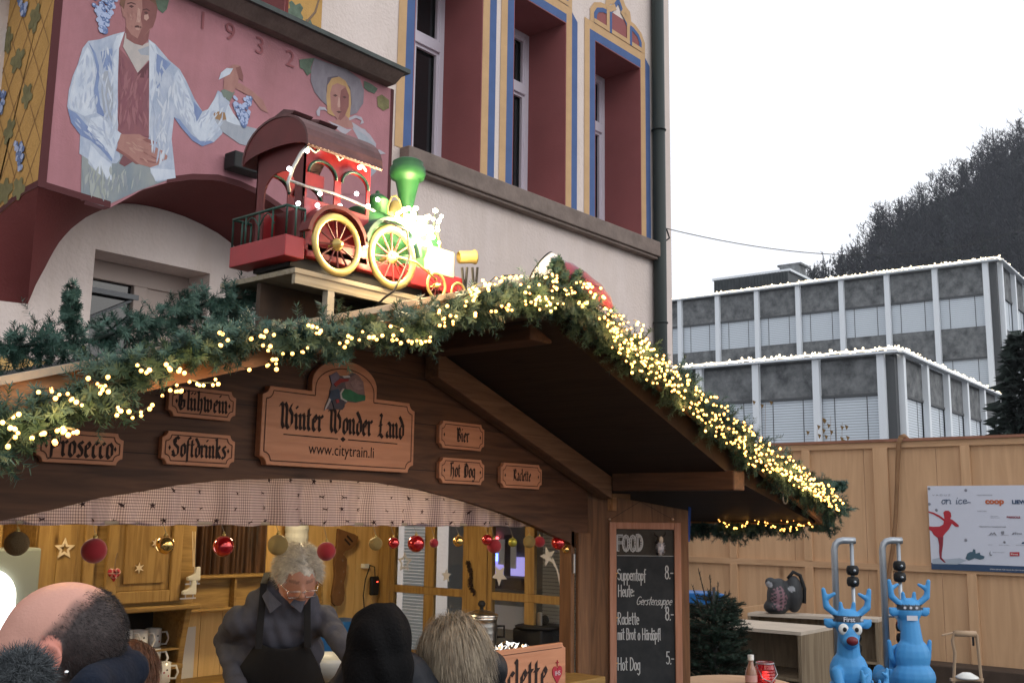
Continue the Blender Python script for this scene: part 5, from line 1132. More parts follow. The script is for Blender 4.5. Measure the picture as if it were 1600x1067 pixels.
# ================================================================== SHELF AND TRAIN ON THE ROOF
YT=2.6
M_ply=wood('weathered_plank',(.33,.28,.20),(.22,.18,.12),'x',1.2); M_plyd=mat('plank_underside',(.08,.055,.04),rough=.9,noise=.3,nscale=7)
zS=2.628; c0=PY(461,417,YT)
sh=thing('roof_shelf','plank platform on posts above the left roof slope carrying the model train','shelf',(2.45,YT,2.5))
m=MB(); m.box((c0.x,YT-.0,zS-.018),(2.98,3.0,zS)); m.build('platform',M_ply,sh,bevel=.002)
m=MB(); m.box((c0.x+.005,YT+.003,zS-.05),(2.9,YT+.02,zS-.018)); m.build('edge_batten',M_ply,sh)
x=PY(516,450,YT+.01).x; m=MB(); m.box((x-.014,YT+.004,zr(x)-.01),(x+.014,YT+.03,zS-.05)); m.build('post',M_trim,sh)
m=MB(); m.box((c0.x+.03,2.95,zr(c0.x)-.01),(c0.x+.06,2.98,zS-.018)); m.build('post',M_trim,sh)
m=MB(); m.box((c0.x+.02,YT+.20,zr(c0.x)-.005),(2.6,YT+.22,zS-.02)); m.build('back_board',M_plyd,sh)
M_tr=mat('train_red_tin',(.32,.014,.019),rough=.45,noise=.25,nscale=6,spec=.5); M_trd=mat('train_maroon_tin',(.13,.02,.02),rough=.5,noise=.3,nscale=7)
M_roof=mat('train_roof_tin',(.13,.055,.055),rough=.55,noise=.5,nscale=12); M_brass=mat('brass',(.52,.40,.14),rough=.36,metal=.5,noise=.2,nscale=9)
M_gr=mat('train_green_tin',(.018,.10,.032),rough=.5,spec=.4,noise=.2,nscale=10); M_blk=mat('train_black',(.012,.012,.012),rough=.6); M_rail=mat('green_railing',(.02,.06,.045),rough=.5)
TR=thing('model_train','large red and green tin steam train with gold rimmed wheels standing on the roof shelf','model train',(2.4,YT+.18,zS))
def T(x,y,dy=0.0): p=PY(x,y,YT+dy); return p
def Tx(x,y,dy=0.): return T(x,y,dy).x
def Tz(x,y,dy=0.): return T(x,y,dy).z
W_=.255   # body depth
yb0=YT+.035; yb1=yb0+W_
# wheels
def wheel(cx,cy,rpx,ns,label=None,dy=0.0):
    c=T(cx,cy); r=(Tz(cx,cy-rpx)-Tz(cx,cy+rpx))/2; cen=V(c.x,YT-.004,zS+r+.001)
    m=MB(); R=r*.90; m.torus(cen,r*.88,r*.13,(0,1,0),40,8); m.v=[(v[0],cen.y+(v[1]-cen.y)*.55,v[2]) for v in m.v]
    rim=m.build('wheel',M_brass,TR,smooth=True)
    s=MB()
    for k in range(ns): a=2*pi*k/ns+.1; s.tube([cen,cen+V(cos(a)*r*.88,0,sin(a)*r*.88)],.0032*(r/.1),5)
    s.build('spokes',M_trd,rim)
    h=MB(); h.lathe([(.0,-.022),(r*.10,-.02),(r*.13,-.008),(r*.20,-.004),(r*.2,.01)],cen,(0,1,0),16); h.lathe([(0,.0),(r*.05,0),(r*.05,.3)],cen,(0,1,0),8); h.build('hub',M_brass,rim,smooth=True)
    for yy in (yb1+.03,):
        o=rim.copy(); C.objects.link(o); o.parent=TR; o.location=(0,yy-YT,0); o['label']='wheel on the far side'
    return cen,r
wheel(525,385,49,12); wheel(612,398,50,12); wheel(681,436,22,10); wheel(716,434,18,10)
# chassis
m=MB(); xa,xb=Tx(378,390),Tx(722,440)
m.box((2.10,yb0,zS+.055),(2.74,yb1,zS+.10)); m.build('chassis',M_tr,TR,bevel=.004)
m=MB(); m.box((Tx(640,430),yb0-.012,zS+.045),(Tx(735,440),yb1-.03,zS+.115)); m.build('front_deck',M_tr,TR,bevel=.004)
m=MB(); m.box((2.06,yb0+.03,zS+.02),(2.66,yb1-.03,zS+.055)); m.build('underframe',M_blk,TR)
# cabin: body side with arched openings; x from 470(px) to 578
xc0,xc1=Tx(474,300,.035),Tx(578,300,.035); zc0=zS+.075; zwl=zS+.25; zcr=zS+.44
m=MB(); m.box((xc0,yb0,zc0),(xc1,yb0+.008,zwl)); m.build('side_panel',M_tr,TR,bevel=.002)
m=MB(); m.box((xc0,yb1-.008,zc0),(xc1,yb1,zwl)); m.build('side_panel',M_tr,TR,bevel=.002)
m=MB(); m.box((xc1-.008,yb0+.008,zc0),(xc1,yb1-.008,zwl)); m.build('front_panel',M_tr,TR)
# window band with three arches per side
def arcade(y,nm,n=2):
    m=MB(); x=xc0; wd=(xc1-xc0)/n
    for i in range(n):
        a=xc0+i*wd; b=a+wd; e=.014; P=[(a,zcr),(a,zwl),(a+e,zwl),(a+e,zwl+.085)]+[(a+wd/2-(wd/2-e)*cos(pi*k/10),zwl+.085+.045*sin(pi*k/10)) for k in range(1,10)]+[(b-e,zwl+.085),(b-e,zwl),(b,zwl),(b,zcr)]
        m.prism([V(p[0],y,p[1]) for p in P],(0,.006,0))
    m.build(nm,M_tr,TR)
    tr_=MB()
    for i in range(n):
        a=xc0+i*wd; e=.012; tr_.tube([V(a+wd/2-(wd/2-e)*cos(pi*k/10),y-.006,zwl+.085+.050*sin(pi*k/10)) for k in range(0,11)],.005,6)
    tr_.build('arch_trim',M_rail,TR,smooth=True)
arcade(yb0,'window_arcade'); arcade(yb1-.006,'window_arcade')
# rear wall with arch opening facing left
m=MB(); ym=(yb0+yb1)/2; hw=W_/2; P=[(yb0,zcr+.0),(yb0,zc0-.03),(yb0+.045,zc0-.03),(yb0+.045,zwl+.04)]+[(ym-(hw-.045)*cos(pi*k/12),zwl+.04+.07*sin(pi*k/12)) for k in range(1,12)]+[(yb1-.045,zwl+.04),(yb1-.045,zc0-.03),(yb1,zc0-.03),(yb1,zcr)]
P+=[(ym+hw*cos(pi*k/12),zcr+.055*sin(pi*k/12)) for k in range(1,12)]
m.prism([V(xc0,p[0],p[1]) for p in P],(.006,0,0)); m.build('rear_wall',M_trd,TR)
m=MB(); m.box((xc0+.08,yb0+.008,zc0),(xc0+.086,yb1-.008,zwl)); m.build('partition',M_trd,TR)
# barrel roof with overhang
m=MB(); xr0,xr1=xc0-.03,xc1+.01; hw2=hw+.05; n=16; ro=[];ri=[]
for k in range(n+1):
    a=pi*k/n; ro.append((ym-hw2*cos(a),zcr-.03+.135*sin(a)**.9)); ri.append((ym-(hw2-.006)*cos(a),zcr-.036+.133*sin(a)**.9))
pf=ro+ri[::-1]; m.prism([V(xr0,p[0],p[1]) for p in pf],(xr1-xr0,0,0)); m.build('roof',M_roof,TR)
m=MB(); 
for k in range(n+1): pass
m.tube([V(xr0+(xr1-xr0)*i/40,yb0-.05+.002*(i%2),zcr-.03) for i in range(41)],.0035,5); m.build('roof_rim',M_roof,TR)
m=MB(); P=[(ym-hw2*cos(pi*k/n),zcr-.034+.134*sin(pi*k/n)**.9) for k in range(n+1)]; P2=[(ym+(hw2-.01)*cos(pi*k/n),zcr-.034+.03*sin(pi*k/n)) for k in range(n+1)]
m.prism([V(xr0+.003,p[0],p[1]) for p in P+P2],(.005,0,0)); m.build('roof_end_board',M_trd,TR)
for xa_,xb_ in ((xr0+.03,xr0+.11),(xr0+.14,xr0+.22)):
    m=MB(); zt_=zcr+.112; m.prism([V(xa_,ym-.05,zt_),V(xa_,ym+.05,zt_),V(xa_,ym+.06,zt_+.008),V(xa_,ym,zt_+.026),V(xa_,ym-.06,zt_+.008)],(xb_-xa_,0,0)); m.build('roof_vent',M_roof,TR)
    m=MB(); m.box((xa_+.01,ym-.045,zt_-.02),(xb_-.01,ym-.04,zt_)); m.build('vent_side',M_blk,TR)
# rear platform
xp0=Tx(458,350,-.02); m=MB(); m.box((xp0,yb0-.02,zS+.035),(xc0,yb1+.02,zS+.105)); m.build('rear_platform',M_tr,TR,bevel=.003)
m=MB(); pts=[V(xc0,yb0-.015,zS+.20),V(xp0+.005,yb0-.015,zS+.20),V(xp0+.005,yb1+.015,zS+.20),V(xc0,yb1+.015,zS+.20)]; m.tube(pts,.005,6)
for a,b in ((0,1),(1,2),(2,3)):
    k=4 if a==1 else 2
    for i in range(k+1): p=pts[a].lerp(pts[b],i/k); m.tube([p,V(p.x,p.y,zS+.105)],.0035,5)
m.tube([V(xp0+.005,ym-.08+.16*i/12,zS+.15+.04*abs(sin(i*.52))) for i in range(13)],.0025,5)
m.build('railing',M_rail,TR,smooth=True)
# mudguard over the back wheel
def guard(cx,cy,rpx,mt):
    c=T(cx,cy); r=(Tz(cx,cy-rpx)-Tz(cx,cy+rpx))/2+.012; cen=V(c.x,0,zS+r-.01); m=MB(); P=[(cen.x+cos(a)*r,cen.z+sin(a)*r) for a in [radians(10+160*k/14) for k in range(15)]]; Q=[(cen.x+cos(a)*(r+.014),cen.z+sin(a)*(r+.014)) for a in [radians(170-160*k/14) for k in range(15)]]
    m.prism([V(p[0],YT-.015,p[1]) for p in P+Q],(0,.05,0)); m.build('mudguard',mt,TR)
guard(525,385,49,M_trd); guard(612,398,50,M_rail)
# boiler
bz=zS+.215; by=ym; bx0,bx1=xc1,Tx(668,330,.1); m=MB(); m.lathe([(0,0),(.085,0),(.088,.005),(.088,.10),(.091,.102),(.091,.112),(.088,.114),(.088,.19),(.091,.192),(.091,.202),(.088,.204),(.086,bx1-bx0),(.0,bx1-bx0)],(bx0,by-.04,bz),(1,0,0),28); m.build('boiler',M_gr,TR,smooth=False,bevel=0)
m=MB(); m.box((bx0,yb0+.02,zS+.10),(bx1,yb1-.04,bz-.05)); m.build('boiler_saddle',M_gr,TR)
m=MB(); m.lathe([(0,0),(.088,0),(.088,.012),(.07,.02),(0,.024)],(bx1,by-.04,bz),(1,0,0),28); m.build('smokebox_door',M_brass,TR,smooth=True)
# dome, bell, chimney
def up(px,py): return PY(px,py,by-.04)
def lat(nm,px,prof,mt,base):
    x=PY(px,300,by-.04).x; m=MB(); m.lathe([(r,h) for r,h in prof],(x,by-.04,base),(0,0,1),24); return m.build(nm,mt,TR,smooth=True)
zb_=bz+.075
x590=PY(590,300,by-.04).x
lat('steam_dome',590,[(.0,0),(.037,0),(.037,.055),(.041,.058),(.041,.062),(.033,.072),(.018,.082),(.008,.086),(.007,.094),(0,.098)],M_gr,zb_)
lat('bell',618,[(.033,0),(.030,.012),(.022,.022),(.018,.04),(.010,.05),(0,.054)],M_brass,zb_+.03)
x=PY(618,300,by-.04).x; m=MB(); m.tube([V(x-.034,by-.04,zb_),V(x-.036,by-.04,zb_+.05),V(x-.02,by-.04,zb_+.09),V(x,by-.04,zb_+.1),V(x+.02,by-.04,zb_+.09),V(x+.036,by-.04,zb_+.05),V(x+.034,by-.04,zb_)],.004,6); m.build('bell_yoke',M_brass,TR,smooth=True)
ztop=PY(636,250,by-.04).z; H=ztop-zb_
lat('chimney',636,[(.036,0),(.036,.008),(.022,.014),(.022,H*.22),(.026,H*.30),(.030,H*.40),(.043,H*.64),(.047,H*.68),(.062,H*.71),(.068,H*.78),(.066,H*.87),(.056,H*.92),(.058,H*.96),(.042,H),(.030,H*.95),(0,H*.9)],M_gr,zb_)
# lamp at the front of the boiler, deck box, front light
m=MB(); lx=PY(676,380,YT+.06); m.box((Tx(668,380,.04),YT+.02,zS+.105),(Tx(705,380,.04),YT+.11,zS+.205)); m.build('front_box',mat('box_cream_tin',(.55,.5,.3),rough=.4),TR,bevel=.004)
M_lamp=mat('bright_lamp_glass',(1,.95,.8),emit=(1,.93,.72),es=45)
for i,(px,py,r,dy) in enumerate(((655,350,.011,.05),(672,358,.014,.03),(686,345,.008,.03),(640,372,.008,.02),(690,338,.006,.02),(628,362,.007,.04))):
    m=MB(); m.ball(T(px,py,dy),r,14); m.build('lamp_globe',M_lamp,TR,smooth=True)
m=MB(); m.tube([T(640,378,.0),T(672,382,.0)],.008,10); m.build('lamp_tube',M_lamp,TR,smooth=True)
for i,(px,py,dy,e) in enumerate(((655,345,-.05,22),(690,372,-.05,9.0),(622,388,-.07,9))):
    l=bpy.data.lights.new('train_lamp','POINT'); l.energy=e; l.color=(1,.74,.40); l.shadow_soft_size=.03; o=bpy.data.objects.new('train_lamp',l); C.objects.link(o); o.location=T(px,py,dy)
# horn-shaped headlamp at the very front on a black bracket
c=T(730,402,.02); m=MB(); ax=V(.75,-.35,.12).normalized(); m.lathe([(.022,-.035),(.024,-.03),(.024,.02),(.029,.03),(.028,.034),(.020,.028),(.0,.0)],c,ax,20); m.build('headlamp',M_brass,TR,smooth=True)
for i in range(4): m=MB(); a=T(722+i*8,418,.02); b=V(T(722+i*8,418,.02).x+.01*(i%2),YT+.02,zS); m.tube([a,a.lerp(b,.5)+V(.012*(-1)**i,0,0),b],.0055,6); m.build('bracket_rod',M_blk,TR)
m=MB(); p0=T(678,420,-.01); m.tube([T(612,398,-.02),T(650,410,-.02),T(682,437,-.02)],.004,6); m.build('connecting_rod',M_brass,TR,smooth=True)
# white led string wound over the cabin
M_wled=mat('cool_white_led',(.95,.93,1),emit=(.93,.92,1),es=14)
pts=[(470,250),(480,232),(500,240),(515,228),(535,250),(560,262),(575,270),(455,265),(452,290),(470,300),(500,300),(535,312),(560,322),(575,340)]
ts=thing('fairy_lights','cool white light string wound around the cabin of the model train','fairy lights',tuple(T(470,250)))
m=MB(); m.tube([T(x,y,.018) for x,y in [(452,300),(450,285),(458,262),(470,240),(480,228),(492,238),(505,228),(520,232),(530,250),(545,240),(560,248),(572,268)]],.006,6); m.tube([T(x,y,.018) for x,y in [(452,282),(480,292),(520,302),(560,318),(585,330)]],.005,6); m.build('cable',mat('silver_tape',(.4,.4,.38),rough=.4,metal=.5),ts,smooth=True)
for x,y in ((480,236),(452,264),(500,303),(466,318),(496,321),(571,384),(513,231),(557,303),(575,322),(590,312),(531,322),(562,262)): m=MB(); m.ball(T(x,y,.008),.0075,8); m.build('bulb',M_wled,ts,smooth=True)
l=bpy.data.lights.new('cabin_glow','POINT'); l.energy=.35; l.color=(1,.75,.55); l.shadow_soft_size=.03; o=bpy.data.objects.new('cabin_glow',l); C.objects.link(o); o.location=V((xc0+xc1)/2+.05,yb0-.10,zwl+.06)
rr=random.Random(31); tb_=thing('fairy_lights','warm white bulbs heaped blindingly bright on the boiler of the model train','fairy lights',tuple(T(655,350)))
M_ww=mat('warm_white_bulb',(1,.95,.8),emit=(1,.80,.46),es=20); wpts=[]
for i in range(85):
    x=652+max(-32,min(34,rr.gauss(0,18))); y=352+max(-26,min(26,rr.gauss(0,14)))+ (x-652)*.12; p=T(x,y,rr.uniform(-.01,.05)); wpts.append(p); m=MB(); m.ball(p,rr.uniform(.005,.010),8,seg=6); m.build('bulb',M_ww,tb_,smooth=True)
wpts.sort(key=lambda p:p.x); m=MB(); m.tube(wpts,.0018,4,cap=False); m.build('cable',M_wire,tb_)
# black feed cable dangling by the front wheels
m=MB(); m.tube([T(x,y,dy) for x,y,dy in ((600,345,-.02),(636,360,-.03),(640,400,-.04),(628,430,-.05),(615,455,-.06),(600,466,-.03),(585,480,.0))],.004,6); tag(m.build('feed_cable',M_blk,smooth=True),'black cable hanging from the train over the shelf edge','cable')
# red cloth hat with white brim lying over the roof peak
M_hr=mat('red_felt',(.30,.06,.10),rough=.9,noise=.3,nscale=10,sheen=.5,bump=.2,bscale=60); M_hw=mat('white_plush',(.55,.53,.58),rough=.95,sheen=.5)
ht=thing('santa_hat','big red cloth hat with stiff white brim lying over the roof peak','hat',tuple(PY(870,430,YF+.1)))
YH=YF+.12
dH=3.93; c0_=PD(852,422,dH); axis=(V(CX[0],CX[1],0)*.78+V(CF[0],CF[1],0)*-.10+V(0,0,-.62)).normalized(); 
up_=V(0,0,1); sd=axis.cross(up_).normalized(); nu=sd.cross(axis)
def ring(c,ru,rs,n=28,ph=0): return [c+nu*ru*cos(2*pi*k/n)+sd*rs*sin(2*pi*k/n) for k in range(n)]
m=MB(); rings=[ring(c0_-axis*.02,.068,.068),ring(c0_+axis*.05,.072,.072),ring(c0_+axis*.055,.064,.064),ring(c0_-axis*.015,.061,.061)]
vs=sum(rings,[]); fs=[]
for i in range(4):
    for k in range(28): a=i*28+k;b=i*28+(k+1)%28; j=((i+1)%4-i)*28; fs.append((a,b,b+j,a+j))
m.add(vs,fs); m.build('brim',M_hw,ht,smooth=True)
m=MB(); m.torus(c0_-axis*.021,.067,.003,axis,32,6); m.build('brim_wire',M_blk,ht)
m=MB(); rs=[]; path=[(860,424,.068),(880,430,.066),(905,442,.056),(930,458,.044),(948,473,.028),(956,482,.010)]
for i,(x,y,r) in enumerate(path): c=PD(x,y,dH); rs.append([p+nu*.004*sin(k*1.7+i*2) for k,p in enumerate(ring(c,r*.82,r))])
vs=sum(rs,[]); fs=[]
for i in range(len(rs)-1):
    for k in range(28): a=i*28+k;b=i*28+(k+1)%28; fs.append((a,b,b+28,a+28))
m.add(vs,fs); m.build('cone',M_hr,ht,smooth=True)
# ================================================================== INSIDE THE STALL
YI=3.11
M_strg=mat('ornament_thread',(.3,.26,.2),rough=.8)
bm={'red_matt':mat('bauble_red_matt',(.28,.012,.02),rough=.75,sheen=.3),'red':mat('bauble_red_gloss',(.55,.01,.015),rough=.08,spec=.8,metal=.6,coat=1),'gold':mat('bauble_gold_gloss',(.80,.55,.18),rough=.07,metal=.9),
 'glit':mat('bauble_gold_glitter',(.42,.32,.13),rough=.5,metal=.5,bump=1,bscale=500),'dull':mat('bauble_brown_glitter',(.17,.12,.06),rough=.6,metal=.3,bump=1,bscale=400),'olive':mat('bauble_olive',(.38,.36,.06),rough=.35,metal=.5)}
BA=[(26,849,15,'dull','brown glitter bauble at the left end of the valance'),(147,860,16,'red_matt','large matt dark red bauble left of the tartan heart'),(258,851,12,'gold','shiny gold bauble hanging by the oak cupboard'),(349,853,14,'red','shiny red bauble before the dark brown curtain'),(434,851,14,'glit','gold glitter bauble just left above the grey-haired man'),(510,861,13,'red_matt','matt red bauble beside the carved wooden fork'),(587,849,9.5,'glit','small gold glitter bauble above the black cable switch'),(615,848,8,'red','little red bauble at the left window frame'),(650,849,12,'red','largest shiny red bauble before the windows'),(678,848,6.5,'red_matt','tiny dull red bauble right of the largest shiny red one'),(716,845,8,'gold','faceted gold bauble left of the middle window post'),(733-22+50,843,8,'red','little red bauble half hidden behind a matt red one'),(772,853,10.5,'red_matt','matt red bauble above the blue neon sign'),(801,847,6.5,'olive','small olive green bauble before the right windows'),(827,846,9,'glit','pale gold bauble between the olive and the matt red ones'),(843,846,8,'red_matt','matt red bauble by the shooting star sticker'),(872,848,10,'red','shiny red bauble near the right end of the valance'),(884,858,6,'gold','tiny gold bauble at the right end of the valance')]
for i,(px,py,r,k,lb) in enumerate(BA):
    c=PY(px,py,YI); R=r*c.length/FOC*1.0; t=thing('bauble',lb,'bauble',tuple(c),'baubles hanging along the valance')
    m=MB(); m.ball(c,R,24); m.build('globe',bm[k],t,smooth=True)
    m=MB(); m.lathe([(R*.18,R*.95),(R*.18,R*1.18),(R*.02,R*1.2)],c,(0,0,1),10); m.torus(c+V(0,0,R*1.28),R*.09,R*.03,(0,1,0),10,5); m.build('cap',MATS['brass'],t,smooth=True)
    m=MB(); m.tube([c+V(0,0,R*1.3),V(c.x,c.y+.03,1.84)],.0009,4); m.build('thread',M_strg,t)
# oak wall cupboard
YC=4.12
def I(x,y,Y=YC): return PY(x,y,Y)
xa,xb=I(56,900).x,I(308,900).x; zt=2.15; zb=I(200,949).z
cab=thing('wall_cupboard','oak wall cupboard with two panelled doors and an open shelf of mugs below','cupboard',(xa,YC,zb))
m=MB(); m.box((xa,YC+.025,zb),(xb,4.43,zt)); m.build('carcase',M_cabx,cab,bevel=.003)
m=MB(); m.box((xa-.01,YC-.02,zb-.022),(xb+.02,4.43,zb)); m.build('ledge',M_cabx,cab,bevel=.006)
for x0_,x1_ in ((I(56,900).x,I(147,900).x),(I(166,900).x,I(283,900).x)):
    m=MB(); z0_,z1_=zb+.015,zt-.02; w_=.05
    for a,b in (((x0_,z0_),(x0_+w_,z1_)),((x1_-w_,z0_),(x1_,z1_)),((x0_+w_,z0_),(x1_-w_,z0_+w_)),((x0_+w_,z1_-w_),(x1_-w_,z1_))): m.box((a[0],YC,a[1]),(b[0],YC+.022,b[1]))
    m.box((x0_+w_,YC+.012,z0_+w_),(x1_-w_,YC+.022,z1_-w_)); m.box((x0_+w_+.03,YC+.004,z0_+w_+.03),(x1_-w_-.03,YC+.012,z1_-w_-.03)); m.build('door',M_cabz,cab,bevel=.004)
x2=I(308,900).x
m=MB(); m.prism([V(x2-.03,YC+.02,zb-.022)]+[V(x2-.03,YC+.02+.05*sin(pi*k/10)*(1),zb-.022-.06*k) for k in range(1,8)]+[V(x2-.03,4.43,zb-.44),V(x2-.03,4.43,zb-.022)],(.03,0,0)); m.build('bracket',M_cabx,cab,bevel=.004)
m=MB(); m.box((xa,4.40,zb-.5),(x2-.03,4.43,zb-.022)); m.build('shelf_back',mat('shelf_back_dark',(.03,.025,.018),rough=.9),cab)
m=MB(); m.box((xa,YC+.02,I(215,1045).z-.02),(x2-.03,4.40,I(215,1045).z)); m.build('shelf',M_cabx,cab,bevel=.003)
M_por=mat('white_porcelain',(.72,.72,.68),rough=.15,spec=.6,coat=.5); M_prt=mat('red_print',(.35,.03,.04),rough=.5)
def mug(px,py,Y,lb,s=1.0):
    c=PY(px,py,Y); r=.036*s; h=.085*s; t=thing('mug',lb,'mug',tuple(c),'white printed mugs on the cupboard shelves')
    m=MB(); m.lathe([(0,0),(r*.92,0),(r,.004),(r,h),(r-.003,h),(r-.004,.006),(0,.005)],c,(0,0,1),24); m.build('cup',M_por,t,smooth=True)
    m=MB(); hd=V(.85,-.5,0).normalized(); m.tube([c+hd*(r-.002)+V(0,0,h*.8),c+hd*(r+.02)+V(0,0,h*.82),c+hd*(r+.03)+V(0,0,h*.5),c+hd*(r+.02)+V(0,0,h*.2),c+hd*(r-.002)+V(0,0,h*.2)],.005,8); m.build('handle',M_por,t,smooth=True)
    for a,z in ((-1.9,.045),(-1.3,.03),(-1.55,.055)):
        m=MB(); d=V(cos(a),sin(a),0); s_=V(-sin(a),cos(a),0); p=c+d*(r+.0008)+V(0,0,z*s); m.poly([p-s_*.005,p+V(0,0,-.004),p+s_*.005,p+V(0,0,.006)]); m.build('print',M_prt if z<.05 else M_bk,t)
zs1=I(215,1045).z
for x,y,lb,Y in ((196,1044,'white printed mug at the left of the lower shelf, beside the brown-haired child',4.2),(236,1044,'white mug with handle, standing right above the brown-haired child',4.2),(252,1066,'white printed mug lowest in the open cupboard',4.15)):
    c=mug(x,y,Y,lb)
# upper row on a wire rack
rk=MB(); zr_=I(215,1016,4.2).z; rk.box((xa+.05,4.16,zr_-.006),(x2-.04,4.38,zr_)); tag(rk.build('mug_shelf',M_cabx),'thin inner shelf carrying the upper row of mugs','shelf')
mug(192,1016,4.2,'white printed mug in the upper row, leftmost'); mug(216,1016,4.2,'white printed mug in the upper row, middle'); mug(238,1012,4.3,'white mug in the upper row, farthest right and back')
# ornaments stuck on the cupboard
M_wst=mat('pale_wood_star',(.72,.60,.42),rough=.7)
def flat(name,P,mt,label,cat,th=.003,Y=YC-.001):
    m=MB(); m.prism([V(p.x,Y-th,p.z) for p in P],(0,th,0)); return tag(m.build(name,mt),label,cat)
c=I(100,857); m=MB(); O_=star(c,.044,UX,UZ,5,5,.45); N_=star(c,.022,UX,UZ,5,5,.45)
for i in range(10):
    j=(i+1)%10; m.prism([V(O_[i].x,YC-.006,O_[i].z),V(O_[j].x,YC-.006,O_[j].z),V(N_[j].x,YC-.006,N_[j].z),V(N_[i].x,YC-.006,N_[i].z)],(0,.004,0))
tag(m.build('star_ornament',M_wst),'large open five-pointed wooden star on the left cupboard door','ornament')
flat('star_ornament',star(I(217,887),.024,UX,UZ,6,6,.35),M_wst,'small six-pointed star on the right cupboard door below the gold bauble','ornament')
flat('star_ornament',star(I(243,848),.022,UX,UZ,6,6,.35),M_wst,'small six-pointed star half behind the shiny gold bauble','ornament')
# tartan heart
def tartan():
    m=bpy.data.materials.new('red_tartan'); m.use_nodes=True; t=m.node_tree; b=t.nodes['Principled BSDF']; b.inputs['Roughness'].default_value=.9
    tc=t.nodes.new('ShaderNodeTexCoord'); sp=t.nodes.new('ShaderNodeSeparateXYZ'); t.links.new(tc.outputs['Object'],sp.inputs[0]); o=[]
    for k in (0,2):
        a=t.nodes.new('ShaderNodeMath'); a.operation='MULTIPLY'; a.inputs[1].default_value=55; t.links.new(sp.outputs[k],a.inputs[0]); f=t.nodes.new('ShaderNodeMath'); f.operation='FRACT'; t.links.new(a.outputs[0],f.inputs[0]); g=t.nodes.new('ShaderNodeMath'); g.operation='LESS_THAN'; g.inputs[1].default_value=.3; t.links.new(f.outputs[0],g.inputs[0]); o.append(g)
    s=t.nodes.new('ShaderNodeMath'); s.operation='ADD'; t.links.new(o[0].outputs[0],s.inputs[0]); t.links.new(o[1].outputs[0],s.inputs[1]); h=t.nodes.new('ShaderNodeMath'); h.operation='MULTIPLY'; h.inputs[1].default_value=.5; t.links.new(s.outputs[0],h.inputs[0])
    r=t.nodes.new('ShaderNodeValToRGB'); e=r.color_ramp.elements; e[0].color=(.42,.03,.05,1); e[1].color=(.65,.5,.48,1); t.links.new(h.outputs[0],r.inputs[0]); t.links.new(r.outputs[0],b.inputs[0]); return m
c=I(177,896); ht_=thing('heart_ornament','red tartan cloth heart hanging on a ribbon from the cupboard','ornament',tuple(c))
m=MB(); rr_=[]; 
for j,(sc_v,dy) in enumerate(((.55,-.020),(.9,-.014),(1,-.004),(1,.0))):
    rr_.append([V(c.x+.0017*sc_v*16*sin(a)**3, YC-.004+dy+.002, c.z+.0019*sc_v*(13*cos(a)-5*cos(2*a)-2*cos(3*a)-cos(4*a))) for a in [2*pi*k/28 for k in range(28)]])
m.add(sum(rr_,[]),[(i*28+k,i*28+(k+1)%28,(i+1)*28+(k+1)%28,(i+1)*28+k) for i in range(3) for k in range(28)]+[tuple(range(28))]); m.build('cushion',tartan(),ht_,smooth=True)
m=MB(); m.tube([c+V(0,-.006,.02),c+V(.002,-.006,.06),c+V(.008,-.006,.085)],.002,5); m.build('ribbon',M_stem,ht_)
# pair of ice skates
sk_=thing('skates_ornament','pair of little white ice skates hanging from the cupboard corner','ornament',tuple(I(297,915)))
def skate(px,py,s):
    c=I(px,py,YC-.03); P=[(-.045,-.010),(-.045,.006),(-.02,.012),(.006,.022),(.012,.052),(.040,.055),(.044,.0),(.042,-.012)]
    m=MB(); m.prism([c+V(x*s*.8,0,z*s) for x,z in P],(0,.018,0)); o=m.build('boot',mat('white_felt',(.62,.6,.52),rough=.9),sk_,bevel=.004)
    m=MB(); m.box((c.x-.046*s,c.y+.006,c.z-.03*s),(c.x+.046*s*.8,c.y+.010,c.z-.024*s)); m.box((c.x-.02*s,c.y+.006,c.z-.024*s),(c.x-.016*s,c.y+.010,c.z-.01*s)); m.box((c.x+.02*s,c.y+.006,c.z-.024*s),(c.x+.024*s,c.y+.010,c.z-.01*s)); m.build('blade',MATS['dull_steel'],sk_)
skate(297,925,.95); skate(304,903,.9); m=MB(); m.tube([I(301,830,YC-.02),I(302,885,YC-.02)],.0022,5); m.tube([I(305,830,YC-.02),I(304,895,YC-.02)],.0018,5); m.build('lace',M_wst,sk_)
# bright lamp hood left
lh=thing('heat_lamp','pale metal hood with a blindingly bright white arched lamp at the left of the stall','lamp',tuple(I(10,900,4.0)))
a=PY(-60,857,3.98); b=PY(54,1000,3.98); m=MB(); m.box((a.x,3.98,1.05),(b.x,4.08,a.z)); m.build('hood',mat('pale_green_enamel',(.24,.27,.24),rough=.35),lh,bevel=.01)
cx_=PY(-20,920,3.97).x; zc_=PY(-20,935,3.97).z; R_=PY(25,920,3.97).x-cx_; m=MB(); m.prism([V(cx_+R_*cos(pi*k/16),3.965,zc_+R_*1.0*sin(pi*k/16)) for k in range(17)]+[V(cx_-R_,3.965,1.2),V(cx_+R_,3.965,1.2)],(0,.013,0)); m.build('lamp_glass',mat('lamp_white',(1,1,1),emit=(1,.98,.92),es=4.0),lh)
